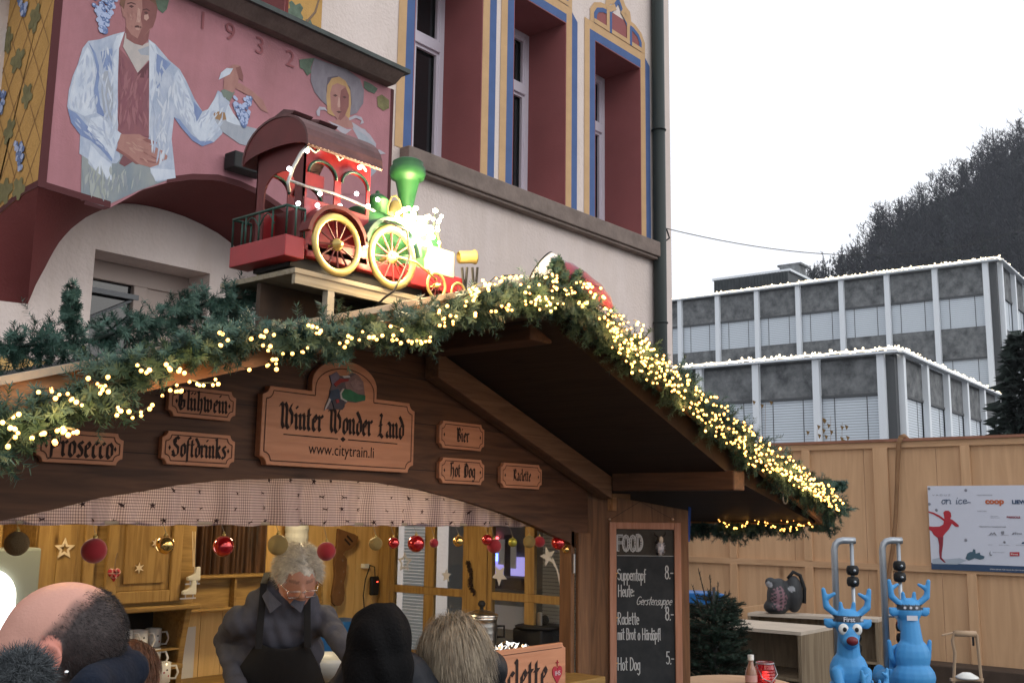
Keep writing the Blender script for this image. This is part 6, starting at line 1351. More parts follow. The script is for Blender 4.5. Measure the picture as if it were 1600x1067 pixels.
# ceiling lamp hidden behind the valance: it lights the inside of the stall
for k,(lx,ly,e) in enumerate(((1.9,3.75,11),(3.1,3.75,18))):
    cl_=thing('ceiling_lamp',('left' if k==0 else 'right')+' round warm ceiling lamp inside the stall behind the valance','lamp',(lx,ly,2.2)); m=MB(); m.lathe([(.0,0),(.10,0),(.12,.03),(.12,.05),(0,.05)],(lx,ly,2.16),(0,0,1),24); m.build('shade',M_upvc,cl_,smooth=True)
    m=MB(); m.lathe([(0,-.002),(.09,-.002),(.09,0)],(lx,ly,2.16),(0,0,1),24); m.build('diffuser',mat('lamp_diffuser',(1,.9,.7),emit=(1,.82,.55),es=6),cl_)
    l=bpy.data.lights.new('ceiling_lamp','POINT'); l.energy=e; l.color=(1,.77,.45); l.shadow_soft_size=.08; o=bpy.data.objects.new('ceiling_lamp_light',l); C.objects.link(o); o.location=(lx,ly,2.09)
# dark curtain with its rail
cu=thing('curtain','dark brown pleated curtain hanging on the stall back wall','curtain',tuple(I(355,860,4.36)))
xa_,xb_=PY(303,860,4.36).x,PY(414,860,4.36).x; zb_=PY(360,899,4.36).z; m=MB(); N=90
m.add([(xa_+(xb_-xa_)*i/N,4.36+.016*sin(i*.62)+.007*sin(i*1.7),z) for z in (2.1,1.9,zb_) for i in range(N+1)],[(j*(N+1)+i,j*(N+1)+i+1,(j+1)*(N+1)+i+1,(j+1)*(N+1)+i) for j in range(2) for i in range(N)]); m.build('cloth',mat('brown_curtain',(.10,.045,.018),rough=.55,noise=1,nscale=3,col2=(.012,.008,.006),stretch=(14,1,1)),cu,smooth=True)
m=MB(); m.tube([V(xa_,4.36,2.1),V(xb_,4.36,2.1)],.008,8); m.build('rail',M_cabx,cu)
# low hutch behind the vendor
h0,h1=PY(300,900,4.25).x,PY(507,900,4.25).x; zt=PY(400,897,4.25).z; zb=PY(400,946,4.25).z
hu=thing('wall_shelf','low oak shelf unit behind the grey-haired vendor','shelf',((h0+h1)/2,4.25,zb))
m=MB(); m.box((h0,4.25,zt-.012),(h1,4.43,zt)); m.build('top_board',M_cabx,hu,bevel=.003)
m=MB(); m.box((h0,4.30,zb),(h1,4.43,zt-.012)); m.build('back_board',M_cabx,hu)
for px in (300,368,430,503): x=PY(px,900,4.26).x; m=MB(); m.box((x,4.262,zb),(x+.012,4.30,zt-.012)); m.build('divider',M_cabx,hu)
m=MB(); m.box((h0,4.255,zb-.012),(h1,4.43,zb)); m.build('bottom_board',M_cabx,hu,bevel=.003)
# paper notice
m=MB(); p=PY(297,1020,4.40); m.box((p.x-.04,4.425,PY(297,1070,4.4).z),(p.x+.04,4.428,PY(297,980,4.4).z)); pn=m.build('paper_notice',mat('white_paper',(.62,.60,.54),rough=.9)); tag(pn,'white paper notice on the yellow boards beside the vendor','notice')
# white ribbed roll behind the vendor's head
c=PY(463,845,4.33); m=MB(); m.lathe([(.0,-.04)]+[(.058+.003*(k%2),-.04+.02*k) for k in range(22)],c,(0,0,1),24); tag(m.build('vent_pipe',mat('white_ribbed',(.6,.62,.6),rough=.5),smooth=False),'white ribbed pipe on the back wall above the vendor','pipe')
m=MB(); p=PY(419,850,4.35); m.box((p.x-.018,4.40,1.7),(p.x+.018,4.43,2.1)); tag(m.build('window_trim',M_por),'narrow white upright strip at the right edge of the brown curtain','trim')
# carved wooden fork
fk=thing('wooden_fork','big carved wooden fork hanging on the pine wall right of the vendor','ornament',tuple(PY(535,890,4.41)))
s2=1359/340; fq=lambda x,y: PY(300+x/s2,800+y/s2,4.41)
P=[(900,100),(1000,135),(1025,150),(1015,195),(985,225),(945,245),(930,262),(955,290),(950,380),(935,440),(940,500),(935,550),(915,580),(885,585),(865,565),(860,520),(875,440),(880,380),(875,300),(890,220)]
m=MB(); m.prism([fq(x,y)-V(0,.02,0) for x,y in P],(0,.018,0)); m.build('fork_body',mat('carved_brown_wood',(.20,.095,.035),rough=.6,noise=.3,nscale=12),fk,bevel=.004)
for q in ([(940,160),(975,200),(968,208),(935,172)],[(955,140),(990,180),(984,188),(950,152)]): m=MB(); m.prism([fq(x,y)-V(0,.0215,0) for x,y in q],(0,.001,0)); m.build('slot',M_bk,fk)
for x,y in ((925,300),(930,370),(915,430),(905,500)): m=MB(); m.ball(fq(x,y)-V(0,.022,0),(.005,.002,.006),8); m.build('carved_dot',M_stem,fk)
# black switch on a cable
sw=thing('cable_switch','black cable with an inline switch and red light on the pine wall','switch',tuple(PY(582,915,4.40)))
m=MB(); m.tube([fq(1100,330)-V(0,.01,0),fq(1125,340)-V(0,.02,0),fq(1128,400)-V(0,.02,0)],.0035,6); m.tube([fq(1100,335)-V(0,.015,0),fq(1075,420)-V(0,.01,0),fq(1062,520)-V(0,.01,0),fq(1070,620)-V(0,.01,0),fq(1090,700)-V(0,.01,0)],.0035,6); m.build('cord',M_blk,sw,smooth=True)
m=MB(); a,b=fq(1105,400),fq(1150,515); m.box((a.x,4.385,b.z),(b.x,4.408,a.z)); m.build('switch_body',M_blk,sw,bevel=.008)
m=MB(); m.ball(fq(1138,432)-V(0,.026,0),.004,8); m.build('indicator_light',mat('red_indicator',(1,.1,.05),emit=(1,.06,.03),es=6),sw)
m=MB(); p=fq(1090,335); m.box((p.x-.015,4.41,p.z-.012),(p.x+.02,4.44,p.z+.012)); m.build('clip',M_por,sw)
# twig garland on the window post
tw=MB(); rr=random.Random(9); pth=[PX(731,878,XS-.03),PX(736,895,XS-.03),PX(734,912,XS-.03),PX(742,930,XS-.03)]
for i in range(90):
    t=rr.random()*2.99; k=int(t); c=pth[k].lerp(pth[k+1],t-k); d=V(rr.uniform(-1,.1),rr.uniform(-1,1),rr.uniform(-1,1)).normalized(); tw.bar(c-d*.012,c+d*.016,.006,.003)
tag(tw.build('twig_garland',mat('dark_twigs',(.05,.03,.02),rough=.9)),'little dark twig garland fixed to the middle window post','ornament')
# frosted stickers on the panes
M_fr=mat('frosted_sticker',(.62,.62,.66),rough=.8)
def sx(name,P,label,x=XS-.0035): m=MB(); m.prism([V(x,p.y,p.z) for p in P],(.001,0,0)); return tag(m.build(name,M_fr),label,'window sticker')
UY=V(0,-1,0)
c=PX(698,899,XS); sx('star_sticker',star(c,.038,UY,UZ,5,5,.45),'white five-pointed star sticker on the second window pane from the left')
c=PX(781,898,XS); sx('star_sticker',star(c,.055,UY,UZ,5,5,.45,rot=pi/2+.6),'big white star sticker below the blue neon sign',XS-.004)
c=PX(633,878,XS); m=MB(); O_=star(c,.058,UY,UZ,5,5,.5); N_=star(c,.036,UY,UZ,5,5,.5)
for i in range(10): j=(i+1)%10; m.prism([O_[i]-V(.004,0,0),O_[j]-V(.004,0,0),N_[j]-V(.004,0,0),N_[i]-V(.004,0,0)],(.001,0,0))
tag(m.build('star_sticker',M_fr),'open outlined star sticker on the leftmost window pane','window sticker')
c=PX(857,869,XS); st=star(c,.052,UY,UZ,5,5,.42,rot=pi/2+.3); sx('star_sticker',st,'shooting star sticker on the rightmost window pane')
m=MB(); 
for k in range(4):
    P0=c+V(0,-.02-.006*k,.004-.012*k); pts=[P0+V(-.0035-.0002*k,-.05*t-.0,-.02*t-.085*t*t) for t in (0,.4,.8,1.2)]
    for a,b in zip(pts[:-1],pts[1:]): m.poly([a,b,b+V(0,.004,-.007),a+V(0,.004,-.010)])
tag(m.build('comet_tail',M_fr),'curved tail of the shooting star sticker on the rightmost pane','window sticker')
# urn, pans and foil on the counter
M_ss=mat('brushed_steel',(.55,.53,.48),rough=.28,metal=1); ZK=ZCt+.04
uc=PY(751,1035,3.42); t=thing('tea_urn','tall ribbed steel urn with lid and black knob on the counter','urn',(uc.x,uc.y,ZK))
ztop=PY(751,962,3.42).z; R=.075
m=MB(); pr=[(0,0),(R,0)]; z=0
while z<ztop-ZK-.02: pr+=[(R,z),(R*.985,z+.012),(R,z+.024)]; z+=.03
pr+=[(R*1.03,ztop-ZK-.015),(R*1.03,ztop-ZK),(0,ztop-ZK)]; m.lathe(pr,(uc.x,uc.y,ZK),(0,0,1),32); m.build('body',M_ss,t,smooth=True)
m=MB(); m.lathe([(R*1.08,0),(R*1.08,.008),(R*.8,.018),(R*.3,.028),(0,.03)],(uc.x,uc.y,ztop),(0,0,1),32); m.build('lid',M_ss,t,smooth=True)
m=MB(); m.lathe([(.010,0),(.008,.012),(.017,.022),(.019,.03),(.012,.042),(0,.045)],(uc.x,uc.y,ztop+.028),(0,0,1),16); m.build('knob',M_blk,t,smooth=True)
m=MB(); m.tube([V(uc.x+R,uc.y-.03,ztop-.05),V(uc.x+R+.035,uc.y-.05,ztop-.05),V(uc.x+R+.035,uc.y-.05,ztop-.10),V(uc.x+R,uc.y-.03,ztop-.10)],.006,6); m.build('handle',M_blk,t,smooth=True)
pc=PY(845,990,3.3); t=thing('hot_plate','black hot plate with a bright metal handle at the right of the counter','cooker',(pc.x,pc.y,ZK))
zp=PY(845,980,3.3).z; m=MB(); m.lathe([(0,0),(.125,0),(.13,.008),(.12,.012),(0,.012)],(pc.x,pc.y,zp),(0,0,1),32); m.build('plate',M_blk,t,smooth=True)
m=MB(); m.box((pc.x-.10,pc.y-.08,ZK),(pc.x+.12,pc.y+.10,zp)); m.build('base',M_blk,t,bevel=.01)
m=MB(); m.box((pc.x-.03,pc.y-.02,zp+.012),(pc.x-.012,pc.y,zp+.075)); m.build('handle',M_ss,t,bevel=.003)
m=MB(); m.ball((pc.x+.02,pc.y-.01,zp+.035),(.022,.02,.025),12); m.build('knob',M_blk,t,smooth=True)
def foil(name,label,c,sx_,sy_,sz_,seed):
    rr=random.Random(seed); m=MB(); n=14; vs=[V(c[0]+sx_*(i/n-.5),c[1]+sy_*(j/n-.5),c[2]+sz_*rr.random()*(1-abs(i/n-.5)*1.2)) for j in range(n+1) for i in range(n+1)]
    m.add(vs,[(j*(n+1)+i,j*(n+1)+i+1,(j+1)*(n+1)+i+1,(j+1)*(n+1)+i) for j in range(n) for i in range(n)]); tag(m.build(name,mat('aluminium_foil',(.75,.75,.72),rough=.18,metal=1)),label,'foil')
p=PY(800,1008,3.15); foil('foil_packet','crumpled foil packets lying along the top of the Raclette sign',(p.x,p.y,p.z-.03),.26,.10,.05,1)
p=PY(652,1040,3.3); foil('foil_tray','crumpled foil tray on the counter between the two women',(p.x,p.y,ZK+.01),.2,.2,.07,2)
# counter sign
yS_=2.90; def_=None
tl=PY(745,1022,yS_); tr=PY(884,1004,yS_); t=thing('counter_sign','pale wooden Raclette sign with a red heart standing on the counter front','sign',(tl.x,yS_,.9))
x1=tr.x; x0=x1-.80; zt=tr.z+.004; zb_=zt-.24
m=MB(); m.prism([V(p[0],yS_,p[1]) for p in notched(x0,x1,zb_,zt,.022)],(0,.02,0)); m.build('board',M_board,t,bevel=.003)
m=MB(); m.poly([(x0+.02,yS_-.001,zt-.022),(x1-.03,yS_-.001,zt-.022),(x1-.03,yS_-.001,zt-.019),(x0+.02,yS_-.001,zt-.019)]); m.build('routed_border',M_groove,t)
sz=.095; w_=penw('Raclette',BL,sz); xe=PY(856,1050,yS_).x; m=MB(); pen(m,'Raclette',(xe-w_*.95,yS_-.0015,zt-.185),UX,UZ,NY,sz,BL,.26,42,1,.95); m.build('lettering',M_ink,t)
hc=PY(870,1052,yS_); m=MB(); m.prism([V(hc.x+.0022*16*sin(a)**3,yS_-.004,hc.z+.0028*(13*cos(a)-5*cos(2*a)-2*cos(3*a)-cos(4*a))) for a in [2*pi*k/28 for k in range(28)]],(0,.0035,0)); m.build('red_heart',mat('heart_red',(.40,.03,.05),rough=.6),t)
m=MB(); textmesh(m,'IHS',V(hc.x-.020,yS_-.0050,hc.z-.006),UX,UZ,.028); m.build('heart_letters',M_fr,t)
m=MB(); m.bar(V(hc.x,yS_-.003,hc.z+.03),V(hc.x,yS_-.003,hc.z+.058),.004,.003); m.bar(V(hc.x-.01,yS_-.003,hc.z+.048),V(hc.x+.01,yS_-.003,hc.z+.048),.003,.004); m.build('little_cross',MATS['heart_red'],t)
# blue crate and clear bowl by the vendor
p=PY(515,1005,4.2); m=MB(); a=PY(482,976,4.2); b=PY(552,1040,4.2); m.box((a.x,4.2,b.z),(b.x+.1,4.4,a.z)); tag(m.build('blue_crate',mat('blue_plastic',(.02,.13,.38),rough=.4),bevel=.01),'blue plastic crate behind the vendor on the right','crate')
m=MB(); p=PY(505,1060,3.75); m.lathe([(0,0),(.10,0),(.14,.06),(.15,.10),(.145,.10),(.135,.06),(.095,.005),(0,.005)],(p.x,3.75,ZK),(0,0,1),28); tag(m.build('bowl',mat('cloudy_plastic',(.5,.52,.5),rough=.3),smooth=True),'cloudy plastic bowl standing at the elbow of the vendor','bowl')
m=MB(); m.box((XLs+.2,3.6,.15),(4.1,4.42,ZCt)); tag(m.build('work_bench',M_cabx,bevel=.004),'oak work bench along the back of the stall','bench')
# neighbouring kiosk seen through the side windows
kx=5.05; kk=thing('neighbour_kiosk','grey slatted kiosk wall with neon signs seen through the stall windows','kiosk',(kx,3.9,0))
m=MB(); m.box((kx,3.2,0),(kx+.04,4.75,2.0)); m.build('wall',mat('kiosk_grey',(.16,.17,.17),rough=.8),kk)
for py0,py1 in ((632,668),(850,905)):
    y0,y1=PX(py1,900,kx).y,PX(py0,900,kx).y; z=.9
    m=MB()
    while z<1.95: m.box((kx-.012,y0,z),(kx,y1,z+.017)); z+=.021
    m.build('slatted_panel',mat('pale_slats',(.50,.52,.50),rough=.6),kk)
M_neb=mat('neon_blue',(.1,.2,1),emit=(.12,.2,1),es=7); M_ner=mat('neon_red',(1,.1,.1),emit=(1,.10,.12),es=6); M_nev=mat('neon_violet_glow',(.5,.45,.8),emit=(.42,.36,.85),es=.9)
def kb(name,px0,px1,py0,py1,mt,o=.02):
    a=PX(px0,py0,kx-o); b=PX(px1,py1,kx-o); m=MB(); m.box((kx-o,b.y,b.z),(kx-o+.008,a.y,a.z)); return m.build(name,mt,kk)
kb('lit_counter',766,820,868,900,M_nev); kb('dark_bench',764,820,900,922,mat('bench_dark',(.03,.03,.045),rough=.6)); kb('price_list',779,788,842,882,M_por,.03); kb('price_list',798,806,850,888,M_por,.03)
kb('white_cloth',772,818,944,985,M_fr); kb('red_neon',766,778,838,842,M_ner,.03)
for q in ((764,776,864,866),(764,776,874,876),(764,766,864,876),(775,777,864,876)): kb('neon_square',*q,M_neb,.03)
kb('neon_square',767,772,868,872,mat('neon_core',(.6,.7,1),emit=(.6,.7,1),es=6),.032)
kb('dark_column',788,797,835,900,MATS['bench_dark'],.025)
# ================================================================== HOARDING AND THINGS BEFORE IT
XF=12.0
M_ply2=wood('plywood_sheet',(.61,.39,.225),(.53,.33,.185),'z',.35,knots=True); M_ply3=wood('plywood_rail',(.58,.37,.215),(.50,.31,.175),'y',.7)
fe=thing('wooden_hoarding','tall plywood hoarding with battens and a pinkish top rail','fence',(XF,4,0))
zF=2.80; ys=[7.28,6.45,5.6,4.72,3.9,2.95,2.0,1.05]
for a,b in zip(ys[:-1],ys[1:]):
    m=MB(); m.box((XF,b+.003,.10),(XF+.02,a-.003,zF-.02)); m.build('panel',M_ply2,fe)
m=MB(); m.box((XF-.06,1.05,zF-.03),(XF+.05,7.28,zF)); m.build('top_rail',mat('pink_weathered_rail',(.36,.17,.11),rough=.8,noise=.3,nscale=5,stretch=(1,.3,1)),fe)
m=MB(); m.box((XF-.035,1.05,zF-.10),(XF-.001,7.28,zF-.031)); m.build('upper_rail',M_ply3,fe)
zm=PX(1300,882,XF).z; m=MB(); m.box((XF-.04,1.05,zm-.035),(XF-.001,7.28,zm+.035)); m.build('middle_rail',M_ply3,fe)
for px,w_ in ((1146,.10),(1262,.10),(1379,.17),(1512,.10),(1640,.12)):
    y=PX(px,760,XF).y
    for z0_,z1_ in ((.1,zm-.036),(zm+.036,zF-.101)): m=MB(); m.box((XF-.045,y-w_/2,z0_),(XF-.001,y+w_/2,z1_)); m.build('batten',M_ply2,fe,bevel=.004)
m=MB(); m.box((XF-.42,1.0,0),(XF-.05,5.4,PX(1500,1040,XF-.3).z)); tag(m.build('low_bench',M_plyd,bevel=.01),'dark low plank plinth along the foot of the hoarding','bench')
m=MB(); m.tube([PX(x,y,XF-.07) for x,y in ((1408,683),(1404,692),(1402,740),(1400,800),(1396,850),(1388,900),(1385,940))],[.03,.028,.025,.024,.024,.022,.02],8); m.tube([PX(1408,683,XF-.07),V(XF,PX(1412,683,XF).y,zF+.03),V(XF+.08,PX(1420,686,XF).y,zF-.05)],.03,8); tag(m.build('fabric_strap',mat('tan_hose',(.27,.15,.075),rough=.8,noise=.2),smooth=True),'tan strap slung over the top of the hoarding and hanging down','strap')
# poster
XPp=XF-.05
a=PX(1449,759,XPp); b_=PX(1458,890,XPp); Yr=PX(1700,800,XPp).y; Zt=a.z; Zb_=PX(1457,889,XPp).z
po=thing('ice_rink_poster','white ice rink poster with a red skater, sponsor names and a navy foot band','poster',(XPp,a.y,Zb_))
def Q(x,y,o=.004): # photo pixel -> poster plane
    return PX(x,y,XPp-o)
m=MB(); m.box((XPp,Yr,Zb_),(XPp+.012,a.y,Zt)); m.build('sheet',mat('poster_print',(.62,.66,.76),rough=.5,noise=.05,nscale=2),po)
zba=PX(1457,879,XPp).z; m=MB(); m.box((XPp-.002,Yr,Zb_),(XPp,a.y,zba)); m.build('navy_band',mat('poster_navy',(.035,.07,.14),rough=.5),po)
sP=1123/200; pq=lambda x,y,o=.004: PX(1400+x/sP,730+y/sP,XPp-o)
def pp(name,P,mt,o=.004): m=MB(); m.poly([pq(x,y,o) for x,y in P]); m.build(name,mt,po)
M_prd=mat('poster_red',(.42,.03,.045),rough=.5); M_prd2=mat('poster_dark_red',(.25,.03,.045),rough=.5); M_pbl=mat('poster_blue',(.06,.12,.17),rough=.5); M_pgr=mat('poster_grey',(.22,.23,.27),rough=.5); M_pice=mat('poster_ice',(.38,.44,.52),rough=.5); M_pnv=MATS['poster_navy']
pp('skater',[(285,383),(330,395),(385,422),(425,452),(420,420),(415,395),(430,380),(460,378),(480,395),(485,430),(475,450),(500,462),(550,505),(550,522),(520,518),(490,492),(465,540),(430,580),(415,600),(410,625),(375,625),(330,590),(315,560),(290,545),(288,515),(330,520),(380,518),(415,500),(420,470),(380,440),(330,412),(285,395)],M_prd)
pp('skater_leg',[(365,610),(415,610),(412,680),(403,740),(400,790),(440,835),(420,832),(385,800),(378,740),(378,680)],M_prd2,.0046)
pp('ice_ground',[(318,805),(380,790),(430,805),(560,795),(620,815),(540,850),(320,845)],M_pice,.0042); pp('castle_hill',[(610,800),(625,755),(650,740),(670,740),(678,715),(695,720),(700,755),(735,745),(740,765),(778,780),(770,800),(735,808),(690,795),(640,815)],M_pbl,.0044)
def pt(name,text,x,y,hpx,wpx_,mt,bold=0,sh=0,o=.0048):
    m=MB(); p=pq(x,y,o); textmesh(m,text,p,V(0,-1,0),UZ,1,bold=bold,shear=sh); ys_=[v[1] for v in m.v]; zs2=[v[2] for v in m.v]; q=pq(x+wpx_,y,o); h=pq(x,y-hpx,o)
    W_=max(ys_)-min(ys_); H_=max(zs2)-p.z; m.v=[(v[0],p.y+(v[1]-max(ys_))/W_*abs(q.y-p.y),p.z+(v[2]-p.z)/H_*(h.z-p.z)) for v in m.v]; m.build(name,mt,po)
pt('small_title','V A D U Z',318,250,14,160,M_pgr); 
m=MB(); SCR={'o':(.55,[_c(.26,.45,.2,.42,90,450,12),[(.3,.85),(.55,.9)]]),'n':(.6,[[(.05,.9),(.08,0)],[(.08,.5)]+_c(.3,.6,.2,.3,160,0,6)+[(.5,.05),(.62,.1)]]),'i':(.3,[[(.1,.85),(.12,.05),(.28,.1)],[(.14,1.2),(.16,1.3)]]),'c':(.5,[_c(.28,.45,.22,.42,50,330,10)]),'e':(.75,[[(.08,.45),(.45,.6)]+_c(.28,.5,.2,.42,20,310,10)+[(.7,.35),(.95,.3)]]),' ':(.5,[])}
sz=(pq(395,285).z-pq(395,320).z)/.85; wv=penw('on ice',SCR,sz); k=abs(pq(638,300).y-pq(395,300).y)/wv
pen(m,'on ice',pq(395,320,.005),V(0,-1,0),UZ,V(-1,0,0),sz,SCR,thick=.15,xs=k,slant=.1); m.build('script_title',M_pnv,po)
pt('caption','HAUPTSPONSOR',708,247,9,138,M_pgr,.01); pt('sponsor_name','coop',783,318,34,165,mat('poster_orange',(.5,.12,.04),rough=.5),.05); pt('sponsor_name','LIEWO',1018,318,34,170,M_pnv,.05)
pt('caption','PARTNER',716,388,9,80,M_pgr); pt('sponsor_name','BREGOLE',972,444,17,118,M_prd2,.05); pt('caption','VERANSTALTUNGSPARTNER',728,523,10,240,M_pgr,.02)
for x,y,w_ in ((832,430,65),(832,443,80),(805,598,85),(920,596,70),(905,683,95),(1055,683,70),(808,680,40),(850,746,105)): pt('small_print','xxxxxxxx' if False else 'partner',x,y,6,w_,M_pgr)
pt('sponsor_name','First',1045,588,20,62,M_pgr,.02); pp('slash_mark',[(1015,588),(1028,572),(1045,570),(1030,590)],M_pgr,.0048)
pp('mountain_mark',[(815,592),(835,570),(850,580),(862,566),(882,592),(870,590),(860,578),(850,590),(838,580),(826,592)],M_pgr,.0048); pp('round_mark',[(940,650),(950,645),(962,652),(960,665),(945,667)],M_pgr,.0048); pp('arch_mark',[(1100,668),(1115,650),(1123,655),(1123,670)],M_pnv,.0048)
pp('seal_mark',[(922,560),(948,558),(948,585),(935,590),(922,582)],M_pgr,.0048); pp('drop_mark',[(830,732),(818,750),(822,772),(838,775),(845,760),(836,765),(826,758)],M_pgr,.0048)
pp('red_tag',[(998,742),(1083,742),(1083,777),(998,777)],M_prd,.0046); pt('tag_text','First',1008,766,14,65,M_por,.02,0,.0052)
pt('foot_text','EISERLEBNIS FÜR ALLE IM ZENTRUM VON VADUZ',825,896,12,420,M_fr,.01,0,.007)
for x,y in ((290,186),(612,200),(612,636),(355,373),(293,320)): m=MB(); m.lathe([(.0,.006),(.014,.004),(.016,0)],pq(x,y,.002),(-1,0,0),10); m.build('screw',M_pgr,po)
# crates / benches
def crate(name,label,A,B,Cc,hz,open_front=True,cat='crate'):
    """A,B front top corners, Cc right back top corner (all world points at the same height)"""
    A,B,Cc=[Vector(v) for v in (A,B,Cc)]; d=Cc-B; D_=A+d; t=thing(name,label,cat,(B.x,B.y,0)); z=A.z; th=.03
    m=MB(); m.prism([A,B,Cc,D_],(0,0,-th)); m.build('top',mat('pale_ply_top',(.55,.47,.38),rough=.7,noise=.15,nscale=4),t)
    fx=(B-A).normalized(); dx=d.normalized(); e=.03
    for nm,P in (('side',[B-fx*e,B,Cc,Cc-fx*e]),('side',[A,A+fx*e,D_+fx*e,D_]),('back',[D_+fx*e-dx*e,Cc-fx*e-dx*e,Cc-fx*e,D_+fx*e])):
        m=MB(); m.prism([p-V(0,0,th+.001) for p in P],(0,0,-(z-th-hz))); m.build(nm,M_cr,t)
    if open_front:
        m=MB(); m.prism([p-V(0,0,z*.45) for p in (A+fx*e,B-fx*e,Cc-fx*e-dx*e,D_+fx*e-dx*e)],(0,0,-.02)); m.build('inner_shelf',M_cr,t)
    else: m=MB(); m.prism([p-V(0,0,th+.001) for p in (A+fx*e,B-fx*e,B-fx*e+dx*e,A+fx*e+dx*e)],(0,0,-(z-th-hz))); m.build('front',M_cr,t)
    return t
M_cr=wood('raw_crate_wood',(.26,.20,.13),(.17,.125,.08),'z',.6)
zc=.90; crate('open_crate','long open-fronted wooden bench crate with a white top, nearer to the stall',PZ(1070,972,zc),PZ(1251,987,zc),PZ(1301,978,zc),.02)
zc2=.92; crate('open_crate','long open-fronted wooden bench crate carrying the black bag',PZ(1168,957,zc2),PZ(1372,967,zc2),PZ(1382,963.5,zc2),.02)
m=MB(); A=PZ(1078,962,.93); B=PZ(1196,944,.93); m.prism([A,B,B+V(0,0,.0)+V(.02,.03,0),A+V(.02,.03,0)],(0,0,-.22)); tag(m.build('leaning_board',M_ply2),'plain plywood board standing behind the bench crates','board')
# backpack
c=PZ(1222,958,zc2); bp=thing('backpack','black backpack with a dull pink pattern sitting on the rear bench crate','bag',tuple(c))
dpt=(c-Vector(CO)).length; u_=lambda px: px/FOC*dpt*1.0
rgt=V(CX[0],CX[1],0).normalized(); tow=V(-CF[0],-CF[1],0).normalized()
mm=MB(); mm.ball(c+rgt*u_(-4)+V(0,0,u_(24)),(u_(24),u_(16),u_(27)),16); mm.ball(c+rgt*u_(18)+V(0,0,u_(28)),(u_(15),u_(13),u_(27)),14); mm.ball(c+rgt*u_(-8)+V(0,0,u_(10)),(u_(25),u_(17),u_(12)),14); mm.ball(c+rgt*u_(-16)+V(0,0,u_(44)),(u_(10),u_(8),u_(8)),10)
def bcol(P_):
    n=len(P_); o=np.tile(np.array([.028,.03,.033]),(n,1)); rel=P_-np.array(c); uu=rel@np.array(rgt)/u_(1); zz=rel[:,2]/u_(1); k=((uu+8)**2/12**2+(zz-22)**2/17**2)<1+.25*np.sin(P_[:,2]*90+uu); kk_=k&(np.sin(P_[:,0]*130)+np.sin(P_[:,2]*170+P_[:,1]*90)>-.4); o[kk_]=(.19,.10,.12); q=((uu-12)**2/5**2+(zz-36)**2/4**2)<1; o[q]=(.3,.31,.33); q=((uu+20)**2/4**2+(zz-42)**2/4**2)<1; o[q]=(.25,.26,.28); return o
organic('body',mm,mat('vinyl_bag',(.5,.5,.5),rough=.5,attr='Col',bump=.3,bscale=20),bp,voxel=.012,smooth_it=3,colf=bcol)
m=MB(); m.tube([c+rgt*u_(10)+V(0,0,u_(50)),c+rgt*u_(18)+V(0,0,u_(60)),c+rgt*u_(28)+V(0,0,u_(55)),c+rgt*u_(34)+V(0,0,u_(36)),c+rgt*u_(33)+V(0,0,u_(15))],.02,8); m.build('strap',M_blk,bp,smooth=True)
# metal frames with black clamps
M_al=mat('grey_tube',(.36,.39,.42),rough=.35,metal=.7)
def frame(x0,x1,ytop,depth,knobs,label,cross=None):
    a=PD(x0,ytop+6,depth); b=PD(x1,ytop+6,depth); zt=a.z; t=thing('tube_frame',label,'frame',(a.x,a.y,0),'grey tube frames of the skating aids')
    r=.027; m=MB(); bend=(b-a).normalized(); m.tube([V(a.x,a.y,0),V(a.x,a.y,zt-.07),V(a.x,a.y,zt-.03)+bend*.012,V(a.x,a.y,zt-.008)+bend*.035,V(a.x,a.y,zt)+bend*.075,V(b.x,b.y,zt)],r,12); m.build('bent_post',M_al,t,smooth=True)
    bb=b-bend*.03; m=MB(); m.tube([V(bb.x,bb.y,zt-.02),V(bb.x,bb.y,0)],.017,8); m.build('thin_rod',M_al,t,smooth=True)
    for ky in knobs:
        z=PD(x1,ky,depth).z
        for dz in (.045,-.045):
            m=MB(); m.lathe([(.018,-.04),(.04,-.036),(.05,-.015),(.05,.015),(.04,.036),(.018,.04)],(bb.x,bb.y,z+dz),(0,0,1),14); m.build('clamp',M_blk,t,smooth=True)
            m=MB(); m.ball(V(bb.x,bb.y,z+dz)+tow*.05,.012,8); m.build('clamp_bolt',M_al,t)
    if cross: z=PD(x0,cross,depth).z; m=MB(); m.tube([V(a.x,a.y,z),V(bb.x,bb.y,z)],.013,8); m.build('crossbar',M_al,t,smooth=True)
    m=MB(); m.bar(V(a.x,a.y,.02)-tow*.3,V(a.x,a.y,.02)+tow*.3,.06,.03); m.build('foot',M_al,t)
frame(1303,1336,838,8.6,(899,1000),'grey bent tube frame with black clamps behind the sitting blue reindeer')
frame(1378,1409,838,8.6,(892,985),'grey bent tube frame with black clamps beside the blue reindeer seen from behind',960)
